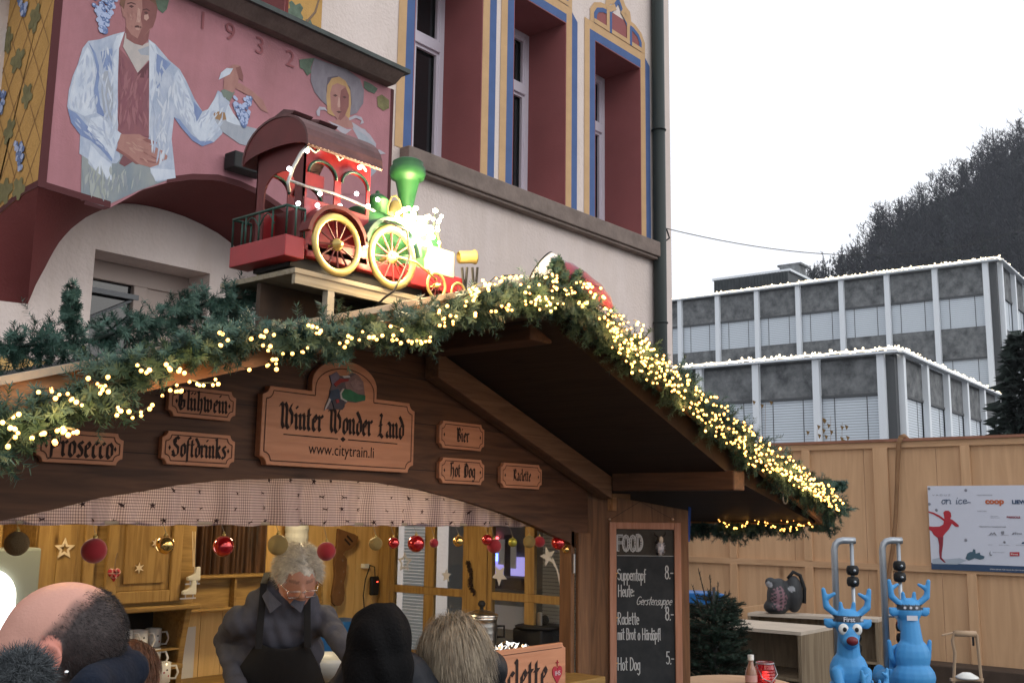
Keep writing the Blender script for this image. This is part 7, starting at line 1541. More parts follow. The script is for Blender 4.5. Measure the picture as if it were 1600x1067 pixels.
# reindeer skating aids
M_rd=mat('blue_plastic_figure',(.045,.28,.62),rough=.45,attr='Col',noise=0,bump=.1,bscale=60)
def reindeer(px,py_head,depth,yaw,label,back=False,scale=1.0,seated=True):
    """px,py_head: centre of the head; a moulded sitting reindeer figure"""
    hc=PD(px,py_head,depth); u=depth/FOC*scale # metres per px
    F_=(tow*cos(yaw)+rgt*sin(yaw)); S_=V(0,0,1).cross(F_)*1.0 # F_ forward, S_ sideways
    H=V(0,0,1); f=lambda s,w_,z: hc+S_*(s*u)+F_*(w_*u)+H*(z*u)
    root=V(hc.x,hc.y,0); t=thing('reindeer_figure',label,'reindeer figure',tuple(root))
    m=MB(); mt=Matrix((tuple(S_),tuple(F_),(0,0,1))).transposed()
    m.ball(f(0,0,2),(21*u,19*u,22*u),16,mt); m.ball(f(0,8,-16),(16*u,16*u,18*u),14,mt); m.ball(f(0,16,-24),(13*u,13*u,11*u),14,mt)   # skull, muzzle
    capsule(m,f(0,-2,-12),f(0,-6,-52),15*u,19*u); m.ball(f(0,-6,-72),(30*u,24*u,34*u),16,mt); m.ball(f(0,-8,-105),(36*u,30*u,28*u),16,mt)
    for s in (-1,1):
        capsule(m,f(s*14,-2,12),f(s*31,-4,26),5*u,5.5*u); capsule(m,f(s*31,-4,26),f(s*35,-5,52),5.5*u,3.5*u); capsule(m,f(s*33,-4,38),f(s*19,-2,46),4.5*u,2.8*u)  # antlers
        capsule(m,f(s*9,-2,20),f(s*10,-2,32),4.5*u,3*u)                 # horn stub
        m.ball(f(s*27,-2,1),(10*u,4.5*u,8*u),10,mt); capsule(m,f(s*20,0,0),f(s*34,-2,6),5*u,3*u)       # ears
        capsule(m,f(s*22,14,-70),f(s*18,30,-100),9*u,7*u)                # fore leg
        capsule(m,f(s*20,0,-108),f(s*34,34,-112),17*u,14*u); m.ball(f(s*36,44,-108),(13*u,8*u,17*u),12,mt)  # hind leg, foot
    g0=hc.z-125*u
    if True: capsule(m,V(hc.x,hc.y,g0),V(hc.x,hc.y,.1),24*u,26*u); m.ball(V(hc.x,hc.y,.06),(36*u,36*u,.06),12)
    def col(P_):
        rel=P_-np.array(hc); s=rel@np.array(S_)/u; w_=rel@np.array(F_)/u; z=rel[:,2]/u; o=np.tile(np.array([.065,.30,.62]),(len(P_),1))
        band=(z>4.5)&(z<13.5)&(np.abs(s)<23); o[band]=(.035,.04,.05)
        return o
    organic('body',m,M_rd,t,voxel=max(.008,1.6*u),smooth_it=2,colf=col)
    for s in (-1,1):
        e=MB(); e.ball(f(s*10,17.5,-6),(8.0*u,4*u,9*u),14,mt); e.build('eye',M_por,t,smooth=True); e=MB(); e.ball(f(s*9-0,21.2,-6),(3.2*u,1.6*u,3.6*u),10,mt); e.build('pupil',M_blk,t,smooth=True)
    e=MB(); e.ball(f(0,30,-22),(9*u,7*u,7*u),14,mt); e.build('nose',mat('dark_red_nose',(.16,.02,.025),rough=.25),t,smooth=True)
    # headband writing front and small white snow flowers
    m=MB(); 
    if not back: textmesh(m,'First',f(-13,22.6,6)if False else hc+rgt*(-14*u)+tow*(22.5*u)+H*(6*u),rgt,H,10*u,bold=.02)
    for k in ((-14,-4,6) if back else (15,)):
        q=hc+rgt*(k*u)+tow*(21.5*u)+H*(9*u); m.add([q+rgt*(3.2*u*cos(2*pi*i/12))*(1 if i%2 else .5)+H*(3.2*u*sin(2*pi*i/12))*(1 if i%2 else .5) for i in range(12)],[tuple(range(12))])
    m.build('headband_print',M_fr,t)
    if back: m=MB(); q=hc+rgt*(-2*u)+tow*(19.5*u)+H*(-4*u); m.prism([q-rgt*9*u,q+rgt*9*u,q+rgt*9*u-H*8*u,q-rgt*9*u-H*8*u],tow*(-.01)+tow*.014); m.build('white_label',M_fr,t)
    return t
reindeer(1325,975,8.0,-.12,'blue plastic reindeer skating aid with red nose and white eyes, facing the camera')
reindeer(1420,956,8.3,pi+.1,'blue plastic reindeer skating aid seen from behind, topmost of its stack',back=True,scale=.92)
reindeer(1421,1052,8.25,pi+.1,'blue plastic reindeer skating aid seen from behind, underneath the topmost one',back=True,scale=.95)
reindeer(1371,1090,7.6,.5,'blue plastic reindeer whose antlers just show above the lower edge of the picture',scale=.8)
# tan handle frame
M_tan=mat('tan_cane_tube',(.40,.28,.18),rough=.6)
d=7.8; t=thing('handle_frame','tan tubular handle frame with a white seat standing before the hoarding','frame',tuple(PD(1512,1060,d)))
m=MB(); P=[PD(1490,1067,d),PD(1492,1020,d),PD(1488,1000,d),PD(1491,990,d),PD(1520,988,d),PD(1526,992,d),PD(1529,1020,d),PD(1534,1067,d)]; P=[V(P[0].x,P[0].y,0)]+P+[V(P[-1].x,P[-1].y,0)]; m.tube(P,.012,8); m.build('tube',M_tan,t,smooth=True)
m=MB(); m.tube([PD(1491,989,d),PD(1525,990,d)],.022,10); m.build('grip',M_tan,t,smooth=True)
m=MB(); m.tube([PD(1472,992,d),PD(1489,988,d)],.007,6); m.build('side_bar',M_tan,t); m=MB(); m.tube([PD(1520,988,d),PD(1521,1008,d)],.008,6); m.build('brake_lever',M_blk,t)
m=MB(); c=PD(1511,1056,d); m.lathe([(.0,.03),(.03,.028),(.08,.0),(.085,-.012),(.06,-.02),(0,-.02)],c,(0,0,1),24); m.build('seat',M_por,t,smooth=True)
m=MB(); m.bar(PD(1485,1061,d),PD(1536,1061,d),.03,.02); m.build('seat_bar',M_tan,t)
# fir tree
c=PD(1118,1067,8.0); zt=PD(1112,888,8.0).z; t=thing('fir_tree','small cut fir tree with bare top shoots standing beside the stall','tree',(c.x,c.y,0))
M_fir=mat('live_fir_needles',(.020,.045,.028),rough=.8,noise=.5,nscale=6); rr=random.Random(12); tk=MB(); tk.tube([V(c.x,c.y,0),V(c.x,c.y,1.35)],[.03,.012],6)
nb=MB(); fr_=MB()
def shoot(a,b,n,ln,wd=.0016):
    fr_.tube([a,b],[.006,.003],4); d_=(b-a).normalized(); u=d_.orthogonal().normalized(); v=d_.cross(u)
    for i in range(n):
        q=a.lerp(b,rr.random()); an=rr.uniform(0,2*pi); s=(u*cos(an)+v*sin(an)); e=q+(s*.8+d_*.7)*ln*rr.uniform(.6,1); w_=s.cross(d_)*wd; nb.add([q-w_,q+w_,e],[(0,1,2)])
base=1.28
for (px,py) in ((1091,888),(1109,898),(1122,910),(1082,915),(1133,925),(1100,925),(1118,932),(1090,940),(1142,940),(1085,955),(1130,950),(1150,960),(1160,975)):
    tip=PD(px,py,8.0+rr.uniform(-.15,.15)); shoot(V(c.x+(tip.x-c.x)*.25,c.y+(tip.y-c.y)*.25,tip.z-.38),tip,80,.03,.0028)
for k in range(300):
    zz=rr.uniform(.0,1)**.8; z=.15+zz*1.05; R=(.38*(1-zz*.42))*rr.uniform(.5,1.05); a=rr.uniform(0,2*pi); p0=V(c.x+cos(a)*R*.2,c.y+sin(a)*R*.2,z); p1=V(c.x+cos(a)*R,c.y+sin(a)*R,z+rr.uniform(-.02,.14)); shoot(p0,p1,130,.04,.0032)
    for j in range(2): q=p0.lerp(p1,rr.uniform(.4,.8)); a2=a+rr.choice((-1,1))*.7; shoot(q,q+V(cos(a2)*.12,sin(a2)*.12,.02),60,.032,.003)
tk.build('trunk',M_bark,t); fr_.build('branches',mat('dark_fir_bark',(.04,.03,.02),rough=.9),t); nb.build('needles',M_fir,t)
c=PD(1103,935,8.6); a=PD(1070,926,8.6); b=PD(1131,946,8.6); m=MB(); m.prism([PD(1070,925,8.6),PD(1133,928,8.6),PD(1122,945,8.6),PD(1070,945,8.6)],-tow*.35); tag(m.build('blue_tub',MATS['blue_plastic'],bevel=.01),'blue plastic tub behind the tips of the fir tree','tub')
m=MB(); m.box((a.x,a.y-.15,0),(b.x+.05,b.y+.45,b.z-.01)); tag(m.build('pallet_stack',M_cr),'rough wooden box standing behind the fir tree under the blue tub','box')
# near table with bottle and red lantern
dT=5.7; zT=PD(1180,1066,dT).z; tc_=PD(1150,1085,dT); t=thing('round_table','round high wooden table whose rim just shows at the lower edge','table',(tc_.x,tc_.y,0))
m=MB(); m.lathe([(0,-.03),(.30,-.03),(.305,-.015),(.30,0),(0,0)],(tc_.x,tc_.y,zT-.004),(0,0,1),40); m.build('top',M_ply3,t,smooth=False); m=MB(); m.tube([V(tc_.x,tc_.y,0),V(tc_.x,tc_.y,zT-.03)],.05,12); m.build('leg',M_postz,t); m=MB(); m.lathe([(0,0),(.22,0),(.2,.02),(0,.03)],(tc_.x,tc_.y,0),(0,0,1),24); m.build('foot',M_postz,t)
b0=PD(1174,1068,dT-.05); b0.z=zT-.004; k=dT/FOC; t=thing('glass_bottle','small clear bottle of pink drink with a white cap on the near table','bottle',tuple(b0))
m=MB(); m.lathe([(0,0),(9*k,0),(9.2*k,2*k),(9*k,18*k),(7*k,25*k),(4*k,31*k),(3.8*k,38*k),(0,38*k)],b0,(0,0,1),20); m.build('glass',mat('pink_drink',(.42,.24,.17),rough=.12,spec=.7,trans=.35),t,smooth=True); m=MB(); m.lathe([(4.8*k,37*k),(4.8*k,45*k),(0,45.5*k)],b0,(0,0,1),16); m.build('cap',M_por,t,smooth=True); m=MB(); m.lathe([(9.3*k,5*k),(9.3*k,15*k)],b0,(0,0,1),20); m.build('label',mat('bottle_label',(.5,.3,.28),rough=.6),t,smooth=True)
b0=PD(1196,1069,dT); b0.z=zT-.004; t=thing('red_lantern','red pressed-glass lantern jar with a wire handle on the near table','lantern',tuple(b0))
m=MB(); pr=[(0,0),(12*k,0),(15*k,3*k)]+[(15*k+(.8*k if i%2 else 0),3*k+i*2.2*k) for i in range(11)]+[(13*k,29*k),(13*k,33*k),(12*k,33*k)]; m.lathe(pr,b0,(0,0,1),16); m.build('glass_jar',mat('red_glass',(.5,.01,.02),rough=.12,trans=.6,spec=.8,bump=.4,bscale=60),t,smooth=False)
m=MB(); m.torus(b0+V(0,0,31*k),13.5*k,1.1*k,(0,0,1),24,6); m.tube([b0+rgt*13*k+V(0,0,30*k)+tow*2*k,b0+rgt*15*k+tow*16*k+V(0,0,16*k),b0+rgt*6*k+tow*17*k+V(0,0,4*k),b0-rgt*8*k+tow*16*k+V(0,0,10*k),b0-rgt*14*k+tow*5*k+V(0,0,28*k)],.9*k,6); m.build('wire_handle',M_al,t,smooth=True)
m=MB(); m.ball(b0+V(0,0,12*k),(4*k,4*k,7*k),10); m.build('candle',mat('candle_flame',(1,.5,.3),emit=(1,.25,.15),es=3),t,smooth=True)
c=PD(1255,1075,6.6); m=MB(); rr=random.Random(6); vs=[c+rgt*(x/8*.42-.21)+tow*(y/4*.2)+V(0,0,rr.uniform(-.02,.035)) for y in range(5) for x in range(9)]; m.add(vs,[(y*9+x,y*9+x+1,(y+1)*9+x+1,(y+1)*9+x) for y in range(4) for x in range(8)]); tb=m.build('dark_cover',mat('black_plastic_sheet',(.02,.022,.025),rough=.25),smooth=True); tag(tb,'crumpled black plastic sheet at the lower edge in front of the crates','sheet')
sld=tb.modifiers.new('s','SOLIDIFY'); sld.thickness=.01
# bare autumn twigs before the lower office
m=MB(); lf=MB(); rr=random.Random(77); t=thing('bare_sapling','thin sapling with a few withered leaves behind the hoarding','plant',tuple(PX(1300,740,13.0)))
for px,py in ((1285,655),(1307,668),(1316,660),(1277,668),(1196,630),(1298,650)):
    a=PX(px+rr.uniform(-6,6),800,13.0); a.z=0; b=PX(px,py,13.0); m.tube([a,a.lerp(b,.5)+V(0,.05,0),b],[.006,.004,.002],4)
    for k in range(3): q=b+V(rr.uniform(-.1,.1),rr.uniform(-.14,.14),rr.uniform(-.25,.03)); lf.add([q,q+V(0,.05,.02),q+V(0,.03,-.05)],[(0,1,2)])
m.build('stems',M_stem,t); lf.build('leaves',mat('withered_leaf',(.2,.13,.05),rough=.8),t)
# ================================================================== PEOPLE
M_skin=mat('skin',(.5,.5,.5),rough=.5,attr='Col',spec=.35,bump=.12,bscale=220); MATS['skin'].node_tree.nodes['Principled BSDF'].inputs['Subsurface Weight'].default_value=.0
def frame_(center,yaw,pit=0,rol=0):
    """matrix: local x forward(face), y left, z up. yaw measured from 'towards the camera' (0) anticlockwise seen from above"""
    fwd=tow; base=Matrix((tuple(fwd),tuple(V(0,0,1).cross(fwd)),(0,0,1))).transposed()
    return Matrix.Translation(center)@ (base@Matrix.Rotation(yaw,3,'Z')@Matrix.Rotation(pit,3,'Y')@Matrix.Rotation(rol,3,'X')).to_4x4()
def head_blobs(m,T_,s=1.0,neck=True,nose=1.0,ears=True):
    R3=T_.to_3x3(); f=lambda x,y,z: T_@V(x*s,y*s,z*s)
    m.ball(f(.008,0,.012),(.088*s,.0735*s,.090*s),24,R3); m.ball(f(.018,0,-.004),(.079*s,.070*s,.088*s),24,R3)
    def B(x,y,z,a,b,c,n=18): m.ball(f(x,y,z),(a*s,b*s,c*s),n,R3)
    B(-.012,0,.032,.098,.077,.088,24); B(.03,0,-.015,.066,.064,.085,20); B(.045,0,-.065,.045,.048,.05,16); B(.067,0,-.098,.022,.026,.020,12); B(.070,0,.028,.024,.050,.016,14)
    for y in (-1,1):
        B(.062,y*.038,-.028,.024,.022,.024,12); capsule(m,f(.0,y*.058,-.05),f(.055,y*.028,-.1),.018*s,.018*s)
        if ears:
            B(-.008,y*.078,-.004,.020,.007,.032,12); m.torus(f(-.010,y*.083,.000),.019*s,.0055*s,R3@V(.25,y,0),16,6); B(-.004,y*.081,-.030,.010,.006,.011,10)
    capsule(m,f(.091,0,.02),f(.108*nose,0,-.018),.009*s,.013*s); B(.100,0.011,-.023,.010,.008,.008,8); B(.100,-.011,-.023,.010,.008,.008,8)
    B(.083,0,-.058,.012,.023,.007,10); B(.081,0,-.070,.012,.020,.007,10)
    if neck: capsule(m,f(-.025,0,-.07),f(-.045,0,-.17),.056*s,.062*s)
SMO=3
def figure(name_label,pos,yaw,hz,M_shirt,M_pants,lean=0,head=None,scale=1.0,arms=None,group=None,hood=False,bodyw=1.0,skin=((.50,.27,.20)),headkw={},colf=None,voxel=.007):
    """a standing person: continuous skin body, clothes as children. pos ground point; head = (center,yaw,pitch,roll)"""
    t=thing('person',name_label,'person',(pos.x,pos.y,pos.z))
    fw=(Matrix.Rotation(yaw,3,'Z')@tow); lf=V(0,0,1).cross(fw)
    hip=pos+V(0,0,.93*scale); chest=hip+fw*(sin(lean)*.42*scale)+V(0,0,cos(lean)*.42*scale); neckp=hip+fw*(sin(lean)*.56*scale)+V(0,0,cos(lean)*.56*scale)
    m=MB(); T_=frame_(*head) ; head_blobs(m,T_,**headkw); capsule(m,T_@V(-.03,0,-.10),neckp,.055,.062)
    capsule(m,neckp,hip,.075,.10)
    hands=[]
    for k,s in ((0,1),(1,-1)):
        sh=neckp+lf*s*.165*scale*bodyw-V(0,0,.085)
        el,wr,hd=arms[k] if arms else (sh+V(0,0,-.28)+lf*s*.04,sh+V(0,0,-.5)+fw*.06+lf*s*.04,fw*.3-V(0,0,1))
        capsule(m,sh,el,.036,.031); capsule(m,el,wr,.031,.024)
        d=Vector(hd).normalized(); sd=d.cross(V(0,0,1)); sd=sd.normalized() if sd.length>.1 else lf
        n_=sd.cross(d); capsule(m,wr,wr+d*.05,.024,.030)
        for q in range(4): b=wr+d*.075+sd*(q-1.5)*.019; mid=b+d*(.04-.004*abs(q-1.3)); tip=mid+(d*.75-n_*.65)*(.035-.004*abs(q-1.3)); capsule(m,wr+d*.04+sd*(q-1.5)*.014,b,.011,.010,8); capsule(m,b,mid,.0095,.009,8); capsule(m,mid,tip,.009,.0075,8)
        b=wr+d*.03+sd*.03*(-s); capsule(m,b,b+(d*.5+sd*(-s)*.8)*.045,.012,.0095,8)
        hands.append((sh,el,wr))
    for s in (1,-1): capsule(m,hip+lf*s*.09,pos+V(0,0,.5)*scale+lf*s*.1,.08,.055); capsule(m,pos+V(0,0,.5)*scale+lf*s*.1,pos+V(0,0,.09)+lf*s*.1,.055,.04); capsule(m,pos+V(0,0,.05)+lf*s*.1-fw*.03,pos+V(0,0,.045)+lf*s*.1+fw*.14,.042,.035)
    Ti=T_.inverted()
    def cf(P_):
        h=np.c_[P_,np.ones(len(P_))]@np.array(Ti).T; x,y,z=h[:,0],h[:,1],h[:,2]; o=np.tile(np.array(skin),(len(P_),1))
        red=np.exp(-(((x-.07)/.05)**2+((np.abs(y)-.04)/.03)**2+((z+.03)/.03)**2)); o=o*(1-red[:,None]*np.array([.0,.18,.2]))
        lips=np.exp(-(((z+.064)/.008)**2+(y/.022)**2))*(x>.07); o=o*(1-lips[:,None]*np.array([.2,.45,.4]))
        hs_=headkw.get('s',1.0); ear=(np.abs(y)>.0755*hs_)&(np.abs(x+.007)<.026*hs_)&(np.abs(z+.004)<.038*hs_); o[ear]*=np.array([1.05,.8,.78])
        if colf is not None: o=colf(o,x,y,z)
        return np.clip(o,0,1)
    organic('body',m,M_skin,t,voxel=voxel,smooth_it=SMO,colf=cf)
    # trousers and shoes
    m=MB(); 
    for s in (1,-1): capsule(m,hip+lf*s*.085,pos+V(0,0,.5)*scale+lf*s*.1,.10,.075); capsule(m,pos+V(0,0,.5)*scale+lf*s*.1,pos+V(0,0,.10)+lf*s*.1,.075,.06)
    capsule(m,hip+V(0,0,.02)-lf*.06,hip+V(0,0,.02)+lf*.06,.12,.12); organic('trousers',m,M_pants,t,voxel=.015,smooth_it=2)
    for s in (1,-1): m=MB(); b=pos+lf*s*.1; capsule(m,b+V(0,0,.052)-fw*.04,b+V(0,0,.045)+fw*.15,.050,.042); m.build('shoe',M_blk,t,smooth=True)
    return t,T_,hip,chest,neckp,fw,lf,hands
def jacket(t,m_,hip,chest,neckp,fw,lf,hands,scale=1.0,bulk=1.0,collar=None,voxel=.012,wr=True,disp=None,name='jacket',low=-.02,colf=None,collar_r=.085,sleeve=1.0):
    m=MB(); w_=.14*bulk*scale
    for k in range(6):
        a=k/5; p=hip.lerp(neckp,a)+V(0,0,low*(1-a)); r=(.155+.03*sin(a*pi*.9)-.05*a**4)*bulk*scale; rot=Matrix((tuple(fw),tuple(lf),(0,0,1))).transposed(); m.ball(p-V(0,0,.03*a),(r*.78,r*1.22,r*.8),18,rot)
    capsule(m,hands[0][0]+V(0,0,-.01),hands[1][0]+V(0,0,-.01),.072*bulk,.072*bulk); capsule(m,neckp-V(0,0,.03)+lf*.07,neckp-V(0,0,.03)-lf*.07,.085*bulk,.085*bulk)
    for sh,el,wr_ in hands:
        capsule(m,sh,el,.072*bulk*sleeve,.060*bulk*sleeve); e=wr_ if wr else el.lerp(wr_,.35); capsule(m,el,e,.060*bulk*sleeve,.045*bulk*sleeve)
    if collar: 
        for c_ in collar: capsule(m,*c_)
    return organic(name,m,m_,t,voxel=voxel,smooth_it=3,disp=disp,colf=colf)
def strands(name,t,T_,m_,n,pts,ln,seed,wd=.0012,curl=.25,dirf=None,seg=4,jitter=.35):
    """hair: pts(rr)->(local point, outward local dir); each strand a thin tapering ribbon"""
    rr=random.Random(seed); o_=ORG[t.name]; vs=[];fs=[];k=0; R0=None
    for i in range(n):
        q=pts(rr)
        if q is None: continue
        p,d=q; L=ln*rr.uniform(.6,1.15); p=T_@p; R3=T_.to_3x3(); d=(R3@(d+V(rr.gauss(0,jitter),rr.gauss(0,jitter),rr.gauss(0,jitter))*1)).normalized(); c_=V(rr.gauss(0,1),rr.gauss(0,1),rr.gauss(0,1)).normalized()
        s=d.cross(c_).normalized()*wd*rr.uniform(.7,1.3)
        for j in range(seg+1):
            a=j/seg; ww=s*(1-a*.75); vs+= [p-ww-o_,p+ww-o_]
            if j<seg:
                g=dirf(T_.inverted()@p,rr) if dirf else None
                d=(d+c_*curl/seg*2+((R3@g)*.9/seg*2 if g is not None else V(0,0,0))).normalized(); p=p+d*L/seg
        for j in range(seg): b=k+2*j; fs.append((b,b+1,b+3,b+2))
        k+=2*(seg+1)
    me=bpy.data.meshes.new(name); me.from_pydata([tuple(v) for v in vs],[],fs); me.materials.append(m_); me.update(); o=bpy.data.objects.new(name,me); C.objects.link(o); o.parent=t; return o
wr_noise=lambda f,a: (lambda P_: a*(np.sin(P_[:,2]*f+3*np.sin(P_[:,0]*f*.6)+2*np.cos(P_[:,1]*f*.5))*.6+.5*np.sin(P_[:,0]*f*1.7+P_[:,2]*f*.8+2*np.sin(P_[:,1]*f))))
# ---- the vendor
M_shirt=mat('slate_shirt',(.070,.074,.098),rough=.85,noise=.25,nscale=14,bump=1.0,bscale=11,stretch=(1,1,.6)); M_apr=mat('black_apron',(.008,.008,.009),rough=.8,bump=.2,bscale=30); M_jean=mat('dark_trousers',(.03,.032,.04),rough=.9)
hcen=PD(465,902,4.22); pos=PD(430,960,4.45); pos.z=.15
yw=.32
fwv=(Matrix.Rotation(yw,3,'Z')@tow); lfv=V(0,0,1).cross(fwv)
hipz=.93; 
def P4(px,py,d): return PD(px,py,d)
armL=(P4(352,1000,4.30),P4(372,1085,4.05),V(0,0,-1)+tow*.6) # viewer's left arm = person's right
armR=(P4(520,985,4.20),P4(565,1050,4.0),V(0,0,-1)+tow*.6)
def vcol(o,x,y,z):
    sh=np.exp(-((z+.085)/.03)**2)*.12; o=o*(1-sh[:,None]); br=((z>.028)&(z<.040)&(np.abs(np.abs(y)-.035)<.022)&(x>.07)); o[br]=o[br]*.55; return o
t,T_,hip,chest,neckp,fw,lf,hands=figure('grey-haired vendor in glasses, slate shirt and black apron, bending over the counter','x' and pos-V(0,0,.05),yw,0,None,M_jean,lean=.46,head=(hcen,.42,.50,.05),arms=(armR,armL),colf=vcol,headkw=dict(s=1.0),skin=(.46,.24,.17),voxel=.0055)
jacket(t,M_shirt,hip,chest,neckp,fw,lf,hands,bulk=.88,voxel=.009,disp=lambda P_: .0022*np.sin(P_[:,2]*55+5*np.sin(P_[:,0]*21)+4*np.cos(P_[:,1]*17))+.002*np.sin(P_[:,0]*70+P_[:,2]*38+3*np.sin(P_[:,1]*40))+.0025*np.abs(np.sin(P_[:,2]*34+P_[:,0]*60+2*np.sin(P_[:,2]*15))),name='shirt',sleeve=.84,collar=[(neckp+fw*.04+lf*.05+V(0,0,.03),neckp-fw*.06+lf*.02+V(0,0,.06),.03,.03),(neckp+fw*.04-lf*.05+V(0,0,.03),neckp-fw*.06-lf*.02+V(0,0,.06),.03,.03)])
m=MB(); 
# apron: bib panel over the chest with straps
axis_=(neckp-hip).normalized(); outn=axis_.cross(lf).normalized(); outn=outn if outn.dot(fw)>0 else -outn
rows=[(-.62,.24,.165),(-.3,.245,.175),(0,.235,.180),(.18,.215,.190),(.30,.17,.188),(.38,.125,.178),(.43,.095,.168)]
NA=14; vs=[]
for (h_,hw,dp) in rows:
    for i in range(NA+1):
        u=(i/NA*2-1); a=u*1.15; c_=(hip+axis_*h_) if h_>=0 else hip+V(0,0,h_); on=outn if h_>=0 else fw
        vs.append(c_+lf*(sin(a)/sin(1.15)*hw)+on*(dp*(cos(a)*.62+.38)))
fs=[(j*(NA+1)+i,j*(NA+1)+i+1,(j+1)*(NA+1)+i+1,(j+1)*(NA+1)+i) for j in range(len(rows)-1) for i in range(NA)]
m.add(vs,fs); o=m.build('apron',M_apr,t,smooth=True); s_=o.modifiers.new('s','SOLIDIFY'); s_.thickness=.008; s2_=o.modifiers.new('sub','SUBSURF'); s2_.levels=1; s2_.render_levels=2
for s in (-1,1):
    a=hip+axis_*.43+lf*s*.095+outn*.165; b=neckp+lf*s*.085+V(0,0,.055)+fw*.07; c2=neckp+lf*s*.06-fw*.06+V(0,0,.09); m=MB(); m.bar(a,b,.026,.006,up=outn); m.bar(b,c2,.026,.006,up=V(0,0,1)); m.build('apron_strap',M_apr,t)
M_wh=mat('grey_white_hair',(.78,.74,.64),rough=.6,noise=.5,nscale=60)
def cap_pts(rr,zmin=.0,front=.062,back=-.06,R=(.100,.080,.092),cen=V(-.012,0,.032)):
    for _ in range(20):
        d=V(rr.gauss(0,1),rr.gauss(0,1),rr.gauss(0,1)).normalized()
        p=V(cen.x+d.x*R[0],cen.y+d.y*R[1],cen.z+d.z*R[2]); lim=front-.0*abs(p.y)
        if p.x>lim+ .0 and p.z<.085: continue
        zl = .02 if p.x>.03 else (.0 if p.x>-.02 else -.05)
        if abs(p.y)>.05 and p.x>-.03 and p.x<.02: zl=.005
        if p.z<zl: continue
        return p,d
    return None
def comb(p,rr): return V(.15,(.5 if p.y>0 else -.5),.1)
m=MB(); R3=T_.to_3x3(); m.ball(T_@V(-.016,0,.042),(.100,.081,.088),24,R3); organic('hair_cap',m,M_wh,t,voxel=.006,smooth_it=1,disp=wr_noise(150,.004))
strands('hair',t,T_,M_wh,6500,lambda rr: cap_pts(rr),.034,1,wd=.0009,curl=.35,dirf=lambda p,rr: V(-.2 if p.x<.02 else .5,(1.3 if p.y>.01 else -1.1),-.7+(.6 if p.z>.09 else 0)),jitter=.35)
M_gl=mat('silver_spectacles',(.6,.58,.55),rough=.25,metal=1); gl=MB()
for s in (-1,1):
    P=[T_@V(.110-.012*abs(y_)/.04*0-.10*(abs(s*.034+y_))**1.4,s*.034+y_,-.006+z_) for y_,z_ in ((-.025,.012),(.025,.012),(.027,0),(.020,-.015),(-.018,-.016),(-.025,-.004),(-.025,.012))]
    gl.tube(P,.0019,5); gl.tube([T_@V(.095,s*.060,.004),T_@V(.05,s*.076,.006),T_@V(-.005,s*.082,.006)],.0019,5)
gl.tube([T_@V(.113,-.010,.002),T_@V(.116,0,.005),T_@V(.113,.010,.002)],.0013,5); gl.build('glasses',M_gl,t,smooth=True)
# shirt collar, placket and rolled cuffs of the vendor
for s in (-1,1): m=MB(); a=neckp+lf*s*.015+fw*.105+V(0,0,-.02); m.prism([a,a+lf*s*.055+V(0,0,.055)-fw*.03,a+lf*s*.075+V(0,0,.03)-fw*.03,a+lf*s*.045+V(0,0,-.035)+fw*.005],fw*.006); m.build('shirt_collar',M_shirt,t,bevel=.002)
for sh,el,wr_ in hands: d_=(wr_-el).normalized(); m=MB(); c_=el.lerp(wr_,.86); m.lathe([(.040,-.02),(.044,-.018),(.043,.02),(.039,.022)],c_,tuple(d_),16); m.build('cuff',M_shirt,t,smooth=True)
# ---- bald man in the foreground
SMO=14
M_navy=mat('navy_fleece',(.004,.009,.022),rough=.95,noise=.3,nscale=25,bump=.5,bscale=60)
dB=1.78; hc=PD(88,1026,dB); pos=PD(150,1060,dB+.02); pos.z=0
def bcolf(o,x,y,z):
    o=o*np.array([1.0,.92,.90])[None]
    # cropped hair: back and sides; bald dome and temples; soft edge
    n=.006*np.sin(x*140+z*90)+.005*np.sin(y*170+x*60)
    lim=.050-.95*np.clip(x+.02,-.2,.03)-1.7*np.clip(x-.005,0,.1)      # hair below this height
    k=sstep(lim+n-z,-.020,.022)*sstep(z,-.085,-.06)*sstep(.042-x+n*.6-.18*np.clip(z,-.1,.1),0,.02)
    k=k*np.where(x>-.015,sstep(z,-.035,-.012),1)*(np.abs(y)<.0885)
    ear=(np.abs(y)>.079)&(np.abs(x+.006)<.032)&(np.abs(z+.004)<.042)
    k=np.where(ear,0,k); hair=np.array([.032,.029,.031]); return o*(1-k[:,None]*.95)+hair*k[:,None]*.95
t,T_,hip,chest,neckp,fw,lf,hands=figure('bald man with cropped dark hair and a navy fleece in the left foreground, facing left','x' and pos,-1.15,0,None,M_jean,lean=.1,head=(hc,-1.42,.10,.10),colf=bcolf,headkw=dict(s=1.03),skin=(.55,.31,.245),voxel=.0042,scale=.95)
nk=T_@V(-.04,0,-.13)
jacket(t,M_navy,hip,chest,neckp,fw,lf,hands,bulk=1.15,voxel=.010,disp=wr_noise(40,.004),collar=[(PD(195,1048,dB+.05),PD(130,1078,dB-.12),.042,.030),(PD(195,1048,dB+.05),PD(184,1022,dB+.08),.040,.018),(PD(184,1022,dB+.08),PD(110,1075,dB+.12),.026,.04)])
def stub(rr):
    for _ in range(30):
        d=V(rr.gauss(0,1),rr.gauss(0,1),rr.gauss(0,1)).normalized(); p=V(-.012*1.03+d.x*.1016,d.y*.0803,.032*1.03+d.z*.0918)
        x,y,z=p; lim=.052-.95*min(max(x+.02,-.2),.03)-1.7*min(max(x-.005,0),.1)+rr.gauss(0,.008)
        if z>lim or z<-.05 or x>.03 or (x>-.03 and z<.03): continue
        return p,(d+V(-.5,0,-.9)).normalized()
    return None
strands('hair_stubble',t,T_,mat('cropped_dark_hair',(.035,.03,.03),rough=.6),9000,stub,.0075,9,wd=.00035,curl=.2,jitter=.2,seg=1)
